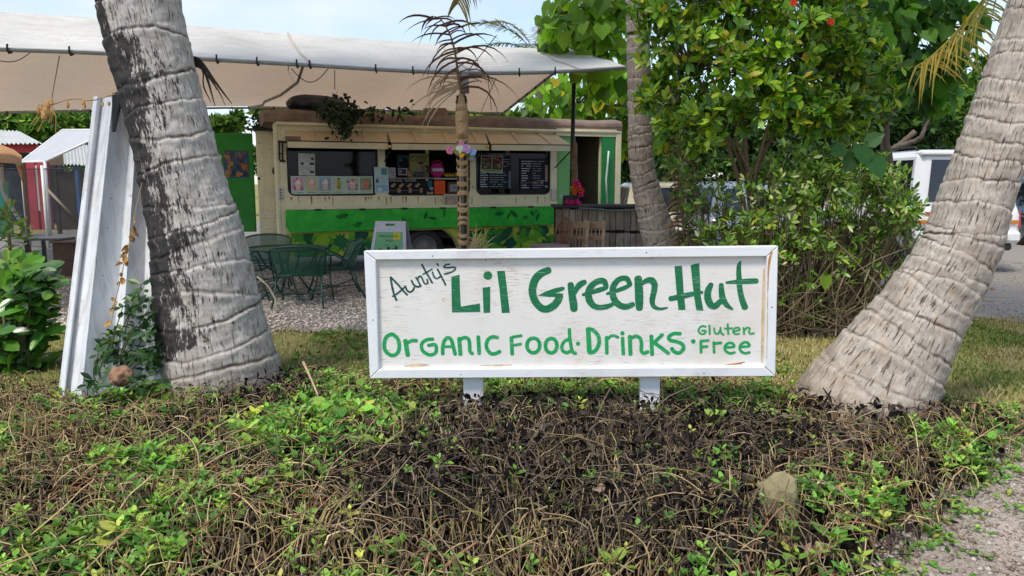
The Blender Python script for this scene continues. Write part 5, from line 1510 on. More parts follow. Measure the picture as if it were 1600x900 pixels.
# dead frond: arching up then over to the left
fpts = [at(722, 146, 9.12), at(716, 118, 9.1), at(712, 88, 9.08), at(706, 62, 9.05), at(698, 44, 9.02), at(689, 31, 9.0), at(678, 26, 9.0), at(668, 33, 9.0)]
DB0, DB1 = (.055, .03, .022), (.16, .085, .05)
fr = MB(); fr.col = (.16, .09, .045); SPF = spline(fpts, 40); fr.tube([tuple(p) for p in SPF], list(np.linspace(.02, .005, 40)), 6)
fro = fr.build('dead_frond', M_rachis, wpost, True, cols=True)
rgl = np.random.default_rng(77)
def strand(name, p, d, L_, wid, hang, col, parent, mat, K=7):
    m = MB(); m.col = col; pos = np.array(p); d = unit(np.array(d)); vs = []
    for k in range(K):
        g = k / (K - 1); w_ = wid * (1.0 - .25 * g if g < .6 else .85 * (1 - g) * 2.1 + .06) * .5
        sd = unit(np.cross(d, np.array([.25, 1.0, .15])))
        vs += [pos - sd * w_, pos + sd * w_]
        d = unit(d + np.array([0, 0, -1.0]) * hang * (.25 + 1.1 * g)); pos = pos + d * L_ / (K - 1)
    m.add(vs, [(2 * k, 2 * k + 1, 2 * k + 3, 2 * k + 2) for k in range(K - 1)])
    return m.build(name, mat, parent, cols=True)
for i in range(27):
    f = .06 + .9 * i / 26
    p = SPF[min(39, int(f * 39))]
    for sd in (-1, 1):
        if sd > 0 and f > .9: continue
        mx = rgl.random(); col = tuple(np.array(DB0) * (1 - mx) + np.array(DB1) * mx)
        if f < .25 and sd < 0: col = (.42, .30, .19)
        if rgl.random() < .12: continue
        L_ = (.62 - .30 * f) * rgl.uniform(.5, 1.3) * (1.15 if sd > 0 and .15 < f < .6 else 1)
        d = (sd * rgl.uniform(.7, 1.1), rgl.uniform(-.4, .2), (.55 - .3 * (f > .8)) * rgl.uniform(.4, 1.2) if sd > 0 else rgl.uniform(-.3, .35))
        strand('leaflet', p, d, L_, rgl.uniform(.014, .028), rgl.uniform(.15, .7), col, fro, M_frond_dry)
for i in range(6):      # loose dead strips that hang down the left side
    p = at(718 - i * 1.2, 132 + 2.2 * i, 9.12); strand('leaflet', p, (-1, -.15, .35 - .2 * i), .40 + .06 * i, .016, .26 + .05 * (i % 3), (.45, .34, .22), fro, M_frond_dry)
# dry tuft at the foot
for i in range(26):
    p = (wp_x + .1 + rgl.uniform(-.05, .16), wp_y - .05, at(0, 385, 9.25).z + rgl.uniform(-.1, .02)); strand('leaflet', p, (rgl.uniform(-.6, .9), rgl.uniform(-.5, .2), 1), rgl.uniform(.15, .32), .012, rgl.uniform(.1, .5), (.55, .42, .24), fro, M_frond_dry, 5)
# flowers round the post: each its own little thing
M_petal = M_col('petal', .7, .2, 60, .12)
def flower(px, py, Y, r, col, eye, label, cat='flower', group=None, n=11, layers=3, seed=0, dirv=(0, -1, .25), name='flower'):
    rg_ = random.Random(seed); c = at(px, py, Y); d = Vector(dirv).normalized(); s = d.cross(Vector((0, 0, 1))).normalized(); t_ = d.cross(s)
    root = MB(); root.col = eye; root.ball((0, 0, 0), r * .2, 8, 5)
    ro = root.build(name, M_petal, None, True, label, cat, group, cols=True); ro.location = c
    for l in range(layers):
        for k in range(n - 2 * l):
            a = 2 * math.pi * (k + .5 * l) / (n - 2 * l) + rg_.uniform(-.15, .15); rad = r * (1 - .25 * l) * rg_.uniform(.85, 1.1)
            e = (s * math.cos(a) + t_ * math.sin(a)); q = e.cross(d)
            lift = .12 + .35 * l
            m = MB(); m.col = tuple(min(1, x * rg_.uniform(.75, 1.15)) for x in col)
            w_ = rad * .36
            P = [d * .002 * l, e * rad * .5 + q * w_ + d * rad * lift * .4, e * rad + q * w_ * .6 + d * rad * lift, e * rad * 1.05 + d * rad * lift * .8, e * rad - q * w_ * .6 + d * rad * lift, e * rad * .5 - q * w_ + d * rad * lift * .4]
            m.add([tuple(x) for x in P], [(0, 1, 2, 3), (0, 3, 4, 5)]); m.build('petal', M_petal, ro, cols=True)
    return ro
FG = 'cloth flowers tied round the wrapped post'
flower(703.5, 235.5, 9.1, .045, (.72, .22, .36), (.8, .6, .2), 'deep pink flower, farthest left of the flowers on the wrapped post', group=FG, seed=1)
flower(721, 226.5, 9.1, .036, (.75, .25, .40), (.7, .5, .2), 'rose pink flower at the top of the flowers on the wrapped post', group=FG, seed=2)
flower(719, 233, 9.08, .046, (.72, .76, .62), (.7, .7, .3), 'creamy white flower at the middle of the wrapped post', group=FG, seed=3)
flower(729, 232.5, 9.08, .05, (.62, .34, .60), (.5, .3, .5), 'lilac purple flower on the wrapped post', group=FG, seed=4)
flower(738.5, 238.5, 9.1, .044, (.30, .50, .80), (.6, .7, .8), 'bright blue flower, farthest right on the wrapped post', group=FG, seed=5)
flower(737, 247.5, 9.12, .03, (.36, .42, .55), (.5, .5, .5), 'dull blue grey flower below the bright blue one', group=FG, seed=6)
flower(721, 242.5, 9.08, .034, (.75, .42, .04), (.6, .3, .05), 'orange yellow flower below the white one on the post', group=FG, seed=7)
for k, (a, b) in enumerate((((709, 236), (716, 240)), ((712, 241), (719, 238)), ((733, 246), (741, 243)))):
    A, B = at(*a, 9.1), at(*b, 9.1)
    leaf_mass('flower_leaf' if False else 'leaf', LEAF_OVATE, np.array([A[:]]), np.array([(B - A)[:]]), np.array([(0, -1, .3)]), np.array([.075]), np.array([.028]), np.array([(.25, .32, .06)]), M_leaf('cloth_leaf', .7, .1), wpost)
# black pole near the right corner, with a brown wrap on its lower part
bp = at(897, 113, 12.45)
pole = empty('canopy_pole', (bp.x, bp.y, 0), label='thin black canopy pole with a brown leaf wrap, before the truck doorway', cat='pole', world=True)
m = MB(); m.tube([(bp.x - .02, bp.y, 1.17), (bp.x - .015, bp.y, 1.9), (bp.x, bp.y, bp.z)], .034, 8); m.build('pipe', M_black, pole, True)
m = MB(); zz = np.linspace(at(0, 312, 12.45).z, at(0, 222, 12.45).z, 10); m.tube([(bp.x + .02 + .008 * math.sin(q * 5), bp.y - .02, z) for q, z in enumerate(zz)], [.045, .055, .048, .058, .052, .06, .05, .052, .042, .03], 9); m.build('leaf_wrap', M_plain('brown_wrap', (.16, .10, .055), .9, .5, 24, .4), pole, True)

# ------------------------------------------------------------------ things on the truck roof
def rock_mesh(name, c, r, sq, mat, seed, label=None, cat=None, sub=3, amp=.28, flat=None, group=None):
    import bmesh
    bm = bmesh.new(); bmesh.ops.create_icosphere(bm, subdivisions=sub, radius=1)
    for v in bm.verts:
        n_ = mnoise.noise(v.co * 1.3 + Vector((seed * 7.1, 0, 0))) * amp * 1.6 + mnoise.noise(v.co * 3.1 + Vector((0, seed * 3.7, 0))) * amp * .55
        v.co *= 1 + n_
        if flat: v.co.z = max(v.co.z, flat)
        v.co = Vector((v.co.x * r * sq[0], v.co.y * r * sq[1], v.co.z * r * sq[2]))
    me = bpy.data.meshes.new(name); bm.to_mesh(me); bm.free(); me.materials.append(mat)
    o = bpy.data.objects.new(name, me); link(o); o.location = c
    return tag(o, label, cat, group)
M_tarpblk = M_plain('black_tarp', (.012, .018, .026), .55, .4, 4, .5, spec=.5)
c = at(495, 166, 12.9)
rock_mesh('tarp_bundle', c, .5, (1.0, .6, .36), M_tarpblk, 3, 'black tarp bundle lying on the truck roof', 'tarp', 4, .16)
c0, c1 = at(661, 184, 13.4), at(697, 168.5, 13.4)
m = MB(); m.bbox((c0.x, c0.y, c0.z), (c1.x, c1.y + .3, c1.z), .01); m.build('crate', M_plain('crate_wood', (.26, .20, .14), .85, .3, 9, .3), None, False, 'small brown wooden box on the edge of the truck roof', 'crate')
# vine that spills from the roof over the awning
M_vine = M_leaf('vine_leaf', .5, .15, .3)
rv = np.random.default_rng(21)
vine = empty('roof_vine', tuple(at(532, 180, 12.6)), label='dark leafy vine spilling from the truck roof over the awning', cat='vine', world=True)
SP_ = []; RR = []
for k in range(30):
    x0 = rv.uniform(500, 560) if k < 22 else rv.uniform(540, 640); b = at(x0, 184, 12.75); up = rv.uniform(.15, .42) if k % 2 else rv.uniform(.05, .15)
    if k < 15: e = at(rv.uniform(512, 552), rv.uniform(195, 222), 11.85); mid = at(x0, 174, 12.2)
    elif k < 22: e = b + Vector((rv.uniform(-.25, .25), -.15, up)); mid = b + Vector((rv.uniform(-.1, .1), -.1, up * .6))
    else: e = at(x0 + rv.uniform(-6, 22), rv.uniform(157, 180), 12.5); mid = at(x0 + rv.uniform(-3, 10), 177, 12.6)
    SP_.append(spline([b, mid, e], 12)); RR.append(np.linspace(.008, .003, 12))
tube_mass('stem', np.array(SP_), np.array(RR), np.tile([(.05, .035, .02)], (30, 1)), M_rachis, vine, kind='stuff')
pos, dd, nn = [], [], []
for k, P in enumerate(SP_):
    for q in range(34 if k < 15 else (22 if k < 22 else 9)):
        f = rv.uniform(.1, 1) * 11; i = int(f); pos.append(P[i] + rv.normal(0, .05, 3)); dd.append(rv.normal(0, 1, 3) + np.array([0, -.3, -.5])); nn.append(rv.normal(0, .6, 3) + np.array([0, -1, .5]))
pos, dd, nn = map(np.array, (pos, dd, nn)); n = len(pos)
leaf_mass('foliage', LEAF_OVATE, pos, dd, nn, rv.uniform(.06, .11, n), rv.uniform(.018, .034, n), np.array([.012, .035, .014]) * rv.uniform(.5, 1.7, (n, 1)), M_vine, vine, kind='stuff')
pos, dd, nn = [], [], []
vb2 = empty('roof_vine', tuple(at(408, 203, 13.2)), label='small vine growing beside the left end of the truck roof', cat='vine', world=True)
for q in range(90):
    p = at(rv.uniform(386, 416), rv.uniform(180, 206), 13.4 + rv.uniform(-.1, .3))
    if rv.random() < .5: p = at(rv.normal(404, 6), rv.normal(198, 5), 13.4)
    pos.append(p[:]); dd.append(rv.normal(0, 1, 3)); nn.append((0, -1, .5) + rv.normal(0, .5, 3))
n = 90; leaf_mass('foliage', LEAF_OVATE, np.array(pos), np.array(dd), np.array(nn), rv.uniform(.06, .1, n), rv.uniform(.018, .03, n), np.array([.02, .05, .015]) * rv.uniform(.6, 1.8, (n, 1)), M_vine, vb2, kind='stuff')

# ------------------------------------------------------------------ plank counter
CY = 12.15
cp0, cp1 = at(868, 322, CY), at(1012, 322, CY)
M_plank = []
for k, c in enumerate([(.28, .22, .17), (.36, .30, .24), (.21, .16, .125), (.32, .27, .23)]):
    M_plank.append(M_plain('old_plank_%d' % k, c, .9, .35, 6, .5, dirt=(.06, .045, .035), dirt_amt=.7, stretch=(7, 7, .8)))
counter = empty('plank_counter', ((cp0.x + cp1.x) / 2, CY, 0), label='rustic counter of weathered upright planks between the chairs and the middle palm', cat='counter', world=True)
rgp = random.Random(9); x = cp0.x
zt_ = at(0, 325, CY).z; zs = at(0, 363, CY).z
while x < cp1.x + .1:
    w_ = rgp.uniform(.085, .135)
    for lo_, hi_ in ((-.02, zs - .006), (zs + .006, zt_)):
        m = MB(); o_ = rgp.uniform(-.012, .012); m.bbox((x + .004, CY + o_, lo_ + rgp.uniform(0, .03)), (x + w_ - .004, CY + .03 + o_, hi_ - rgp.uniform(0, .025)), .004); m.build('plank', rgp.choice(M_plank), counter)
    x += w_
m = MB(); m.bbox((cp0.x - .05, CY - .10, zt_ + .004), (cp1.x + .12, CY + .55, zt_ + .05), .012); m.build('counter_top', M_plain('dark_board', (.05, .042, .04), .6, .3, 5), counter)
m = MB(); m.tube([(cp0.x + .35, CY - .14, zt_ + .0), (cp0.x + .6, CY - .145, zt_ - .01), (cp0.x + .9, CY - .15, zt_ - .045), (cp0.x + 1.15, CY - .14, zt_ - .03), (cp1.x, CY - .14, zt_ - .0)], .016, 6); m.build('hose', M_plain('grey_hose', (.12, .14, .15), .5), counter, True)
m = MB(); m.box((cp0.x, CY + .06, 0), (cp1.x + .1, CY + .5, zt_)); m.build('counter_core', M_dark, counter)
# pink and orange flower arrangement on the counter, before a dark slate
c0, c1 = at(882, 317, CY - .05), at(904, 305, CY - .05)
m = MB(); m.bbox((c0.x - .03, CY - .08, zt_ + .051), (c1.x, CY - .05, c1.z), .006); m.build('slate', M_plain('slate', (.02, .02, .02), .6), None, False, 'small dark slate leaning on the counter top below the flowers', 'slate')
lei = empty('flower_garland', tuple(at(903, 300, CY - .1)), label='hot pink and orange flower garland hanging over the slate on the counter', cat='garland', world=True)
rl = random.Random(8)
def puff(mb, c, r, col):
    mb.col = tuple(min(1, x * rl.uniform(.7, 1.2)) for x in col)
    for k in range(7):
        d = Vector((rl.uniform(-1, 1), rl.uniform(-1, .3), rl.uniform(-1, 1))).normalized(); s = d.orthogonal().normalized(); t_ = d.cross(s)
        mb.add([tuple(c), tuple(c + d * r * .7 + s * r * .5), tuple(c + d * r), tuple(c + d * r * .7 - s * r * .5)], [(0, 1, 2, 3)])
pk = MB(); og = MB()
for k in range(46):
    f = k / 45; p = at(898 + 10 * math.sin(f * 3.2), 287 + 30 * f, CY - .14) if k < 30 else at(886 + (k - 30) * 1.35, 316, CY - .14); puff(pk, p + Vector((rl.uniform(-.02, .02), 0, rl.uniform(-.02, .02))), .035, (.80, .03, .24))
for k in range(12): puff(pk, at(rl.uniform(896, 906), rl.uniform(285, 291), CY - .12), .045, (.8, .04, .3))
for k in range(14): puff(og, at(rl.uniform(896, 911), rl.uniform(290, 302), CY - .16), .04, (.75, .15, .03))
for k in range(4): puff(og, at(rl.uniform(891, 896), rl.uniform(290, 299), CY - .12), .035, (.4, .36, .08))
pk.build('pink_blossom', M_petal, lei, cols=True, kind='stuff'); og.build('orange_blossom', M_petal, lei, cols=True, kind='stuff')

# ------------------------------------------------------------------ wooden chairs by the counter
M_chair = M_plain('chair_wood', (.46, .31, .19), .6, .3, 9, .2)
M_chair_d = M_plain('chair_wood_dark', (.24, .125, .07), .55, .3, 9)
def slat_chair(px, py, Y, rz, label, mat):
    b = at(px, py, Y); c = empty('wooden_chair', (b.x, b.y, 0), R(rz), label, 'chair', 'wooden chairs at the plank counter')
    W, D, sh, bh = .40, .38, .50, .92
    def P(name, a, q, w, h=None, e=.004):
        m = MB(); m.bar(a, q, w, h, e=e); return m.build(name, mat, c)
    for sx in (-1, 1):
        P('leg', (sx * W / 2, -D / 2, 0), (sx * W / 2, -D / 2, sh), .036)
        P('back_post', (sx * W / 2, D / 2, 0), (sx * W / 2 * .96, D / 2 + .06, bh), .038)
        P('side_rail', (sx * W / 2, -D / 2, sh - .06), (sx * W / 2, D / 2, sh - .06), .03, .045); P('stretcher', (sx * W / 2, -D / 2, .2), (sx * W / 2, D / 2, .2), .022)
    P('front_rail', (-W / 2, -D / 2, sh - .05), (W / 2, -D / 2, sh - .05), .03, .05); P('stretcher', (-W / 2, -D / 2, .26), (W / 2, -D / 2, .26), .022)
    m = MB(); m.bbox((-W / 2 - .01, -D / 2 - .02, sh - .015), (W / 2 + .01, D / 2 - .02, sh + .012), .008); m.build('seat', mat, c)
    for z, h in ((bh - .07, .10), (bh - .27, .05)):
        P('back_slat', (-W / 2, D / 2 + .05, z), (W / 2, D / 2 + .05, z), .02, h)
    for k in range(4):
        x = -W / 2 + W * (k + 1) / 5; P('spindle', (x, D / 2 + .02, sh), (x, D / 2 + .05, bh - .1), .014, e=0)
    return c
slat_chair(886, 436, 11.75, -50, 'slat back wooden chair beside the round backed one', M_chair)
slat_chair(911, 437, 11.7, -46, 'slat back wooden chair nearest to the plank wall', M_chair)
b = at(862, 436, 11.75)
rc = empty('wooden_chair', (b.x, b.y, 0), R(-58), 'round backed dark wooden chair with a grey cushion', 'chair', 'wooden chairs at the plank counter')
for sx in (-1, 1):
    for sy in (-1, 1):
        m = MB(); m.tube([(sx * .20, sy * .2, 0), (sx * .19, sy * .18, .46)], .02, 8); m.build('leg', M_chair_d, rc, True)
    m = MB(); m.tube([(sx * .2, -.2, .18), (sx * .2, .2, .18)], .012, 6); m.build('stretcher', M_chair_d, rc, True)
m = MB(); m.bbox((-.24, -.25, .46), (.24, .22, .49), .01); m.build('seat', M_chair_d, rc)
m = MB(); m.bbox((-.235, -.26, .491), (.235, .2, .565), .03); m.build('cushion', M_plain('grey_cushion', (.26, .20, .19), .9, .2), rc)
m = MB(); m.tube([(-.2, .2, .48)] + [(.21 * math.cos(a), .22 + .06 * math.sin(a), .74 + .22 * math.sin(a)) for a in np.linspace(math.pi, 0, 13)] + [(.2, .2, .48)], .018, 8); m.build('back_frame', M_chair_d, rc, True)
for k in range(7):
    x = -.16 + .0533 * k; m = MB(); m.tube([(x * .45, .21, .49), (x * 1.1, .26, .74 + .2 * math.sqrt(max(0, 1 - (x / .21) ** 2)))], .009, 6); m.build('spindle', M_plain('cane', (.24, .12, .06), .6), rc, True)

# ------------------------------------------------------------------ green mesh patio set
t = NT('green_mesh'); wv = t.n('TexNoise'); t.col((.006, .075, .044)); t.rough(.45)
tp_ = t.n('BsdfTransparent'); ms = t.n('MixShader'); ms.inputs[0].default_value = .27
t.l(t.b.outputs[0], ms.inputs[1]); t.l(tp_.outputs[0], ms.inputs[2]); t.l(ms.outputs[0], t.out.inputs['Surface']); M_gmesh = t.m
M_gtube = M_plain('green_tube', (.008, .055, .035), .4, .2, spec=.5)
def patio_chair(loc, rz, label):
    c = empty('patio_chair', loc, R(rz), label, 'chair', 'green mesh chairs round the patio table')
    W = .29; sh = .40
    G = [[(W * u * (1.0 - .08 * v), -.24 + .46 * v, sh - .03 * math.sin(math.pi * v) + .012 * u * u) for u in np.linspace(-1, 1, 7)] for v in np.linspace(0, 1, 6)]
    m = MB(); m.grid(G); m.build('seat', M_gmesh, c, True)
    G = []
    for v in np.linspace(0, 1, 7):
        row = []
        for u in np.linspace(-1, 1, 11):
            a = u * 1.15; r = .30 + .05 * v
            row.append((r * math.sin(a) * 1.05, .235 - .12 * (1 - math.cos(a)) * 2.0 + .14 * v, sh + .36 * v * (1 - .16 * u * u)))
        G.append(row)
    m = MB(); m.grid(G); m.build('backrest', M_gmesh, c, True)
    m = MB(); m.tube([G[0][0]] + [r[0] for r in G[1:]] + G[-1][1:-1] + [r[-1] for r in G[::-1]], .012, 7); m.build('back_frame', M_gtube, c, True)
    m = MB(); e = [(-W, -.24), (W, -.24), (W * .92, .22), (-W * .92, .22), (-W, -.24)]; m.tube([(x, y, sh) for x, y in e], .011, 6); m.build('seat_frame', M_gtube, c, True)
    for sx in (-1, 1):
        m = MB(); m.tube([(sx * W, -.24, sh), (sx * W * 1.05, -.27, .2), (sx * W * 1.1, -.34, 0)], .012, 6); m.build('leg', M_gtube, c, True)
        m = MB(); m.tube([(sx * W * .9, .2, sh), (sx * W * .95, .26, .2), (sx * W * 1.05, .36, 0)], .012, 6); m.build('leg', M_gtube, c, True)
        m = MB(); m.tube([G[2][0 if sx < 0 else -1], (sx * .33, -.05, sh + .2), (sx * .32, -.2, sh + .17), (sx * W, -.24, sh)], .012, 6); m.build('armrest', M_gtube, c, True)
    m = MB(); m.tube([(-W * 1.05, -.27, .2), (0, 0, .14), (W * .95, .26, .2)], .008, 5); m.tube([(W * 1.05, -.27, .2), (0, 0, .15), (-W * .95, .26, .2)], .008, 5); m.build('brace', M_gtube, c, True)
    return c
q = at(450, 386, 9.9); tc = (q.x, q.y)
tb = empty('patio_table', (tc[0], tc[1], 0), 0, 'round green mesh patio table on the gravel', 'table')
m = MB(); tz = .66; n = 30
m.grid([[(r * 1.0 * math.cos(2 * math.pi * j / n), r * .9 * math.sin(2 * math.pi * j / n), tz + .004 * (r < .1)) for j in range(n + 1)] for r in (.01, .18, .34, .50)]); m.build('table_top', M_gmesh, tb, True)
m = MB(); m.tube([(.5 * math.cos(2 * math.pi * j / n), .45 * math.sin(2 * math.pi * j / n), tz) for j in range(n + 1)], .016, 7); m.build('table_rim', M_gtube, tb, True)
for k in range(4):
    a = k * math.pi / 2 + .6; ca, sa = math.cos(a), math.sin(a); m = MB(); m.tube([(.42 * ca, .38 * sa, tz), (.3 * ca, .28 * sa, .45), (.12 * ca, .12 * sa, .3), (.25 * ca, .24 * sa, .12), (.42 * ca, .4 * sa, 0)], .014, 6); m.build('leg', M_gtube, tb, True)
q = at(474, 474, 9.3); c_ = patio_chair((q.x, 9.3, 0), 184, 'green mesh chair seen from behind, nearest to the camera')
q = at(418, 440, 10.75); patio_chair((q.x, 10.75, 0), 12, 'green mesh chair behind the patio table, next to the truck door')
q = at(524, 440, 10.0); patio_chair((q.x, 10.0, 0), -72, 'green mesh chair at the table end toward the folding menu sign')
q = at(388, 450, 9.9); patio_chair((q.x, 9.9, 0), 95, 'green mesh chair half hidden by the grey palm')
# garden hose on the gravel
m = MB(); hp = [at(402, 432, 8.9), at(418, 446, 8.9), at(430, 466, 8.9), at(433, 488, 8.7)]
m.tube([(p.x, p.y, max(p.z, .03)) for p in hp], .012, 6)
m.build('hose', M_plain('tan_hose', (.36, .30, .22), .6), None, True, 'thin tan hose arching down beside the grey palm', 'hose')
m = MB(); m.tube([tuple(Vector((on_z(x, y, .03)))) for x, y in ((404, 462), (440, 466), (480, 468), (510, 463), (528, 454))], .013, 6); m.build('hose', M_plain('green_grey_hose', (.14, .17, .14), .6), None, True, 'grey green hose lying on the gravel under the patio table', 'hose')

# ------------------------------------------------------------------ folding menu sign
AY = 11.2
ab = at(613, 430, AY)
af = empty('folding_menu_sign', (ab.x, AY, 0), R(-7), 'white folding menu sign with a green menu sheet, before the truck wheel', 'sign')
AW, AH, sp = .31, (at(0, 345.5, AY).z), .33
M_ptl = M_plain('grey_white_plastic', (.56, .55, .60), .5, .08, 9)
for sgn_, nm in ((-1, 'front_panel'), (1, 'back_panel')):
    m = MB()
    def pp(u, v, w): return Vector((u * (.72 + .28 * (1 - v)), sgn_ * (.04 + sp * (1 - v)) + w * sgn_, AH * v))
    def slab(u0, v0, u1, v1, th=.03):
        vs = [pp(u0, v0, 0), pp(u1, v0, 0), pp(u1, v1, 0), pp(u0, v1, 0), pp(u0, v0, -th), pp(u1, v0, -th), pp(u1, v1, -th), pp(u0, v1, -th)]
        m.add(vs, [(0, 1, 2, 3), (7, 6, 5, 4), (0, 4, 5, 1), (1, 5, 6, 2), (2, 6, 7, 3), (3, 7, 4, 0)] if sgn_ < 0 else [(3, 2, 1, 0), (4, 5, 6, 7), (1, 5, 4, 0), (2, 6, 5, 1), (3, 7, 6, 2), (0, 4, 7, 3)])
    slab(-AW, 0, AW, .93); slab(-AW, .931, -.09, .965); slab(.09, .931, AW, .965); slab(-AW, .966, AW, 1.0)
    m.build(nm, M_ptl if sgn_ < 0 else M_plain('grey_plastic', (.30, .31, .35), .6, .25, 14, .5), af)
m = MB(); ms_ = []
def fpt(u, v, lift): return Vector((u * (.72 + .28 * (1 - v)), -(.04 + sp * (1 - v)) - lift, AH * v))
def fq(u0, v0, u1, v1, lift, col): m.col = col; m.add([fpt(u0, v0, lift), fpt(u1, v0, lift), fpt(u1, v1, lift), fpt(u0, v1, lift)], [(0, 1, 2, 3)])
A_ = AW * .82
fq(-A_, .15, A_, .84, .005, (.19, .44, .22)); sheet_o = m.build('menu_sheet', M_print, af, cols=True)
m = MB(); fq(.08, .72, .21, .835, .008, (.55, .50, .05))
for k in range(9): x = rgp.uniform(-A_ * .85, A_ * .7); y = rgp.uniform(.28, .68); fq(x, y, x + .06, y + .012, .0083 + k * .0002, (.08, .22, .1))
for x, y, c in ((-.17, .54, (.3, .08, .07)), (-.18, .46, (.28, .2, .18)), (-.15, .4, (.05, .12, .06)), (-.02, .56, (.03, .03, .03)), (.01, .50, (.08, .12, .05)), (.12, .57, (.03, .05, .03)), (.14, .48, (.25, .12, .1)), (.15, .43, (.04, .02, .02)), (.2, .5, (.2, .2, .15))): fq(x, y, x + .045, y + .055, .0105, c)
m.build('print', M_print, sheet_o, cols=True, kind='stuff')
m = MB(); V, F = text_mesh("Aunty's Lil Green Hut"); m.col = (.01, .06, .02); m.add([fpt(-.19 + v[0] * .36, .755 + v[1] * .045, .0125) for v in V], F); m.build('print', M_print, sheet_o, cols=True, kind='stuff')
m = MB(); V, F = text_mesh("MENU"); m.col = (.02, .1, .03); m.add([fpt(-.06 + v[0] * .14, .70 + v[1] * .025, .0125) for v in V], F); m.build('print', M_print, sheet_o, cols=True, kind='stuff')
# ================================================================== CARS
M_carglass = M_plain('car_glass', (.012, .015, .02), .05, .1, spec=.8)
M_tyre = M_plain('tyre_rubber', (.015, .015, .016), .8, .2)
M_red = M_plain('red_lens', (.45, .012, .012), .15, .1, spec=.7)
M_amber = M_plain('amber_lens', (.55, .2, .02), .15, .1, spec=.7)
M_wplate = M_plain('plate_white', (.6, .62, .65), .5)
def M_car(name, c, metal=0.0):
    t = NT(name); t.col(t.ramp(t.noise(1.2, 5, .6), [(.3, tuple(x * .93 for x in c)), (.7, c)])); t.rough(.28); t.b.inputs['Metallic'].default_value = metal
    t.b.inputs['Coat Weight'].default_value = .6; t.b.inputs['Coat Roughness'].default_value = .08
    return t.m
M_whitecar = M_car('white_car_paint', (.80, .80, .79)); M_silver = M_car('silver_car_paint', (.42, .47, .52), .5); M_creamcar = M_car('cream_car_paint', (.62, .56, .40)); M_bluecar = M_car('blue_grey_car_paint', (.10, .15, .22), .3)
M_trimk = M_plain('black_trim', (.02, .02, .022), .6)
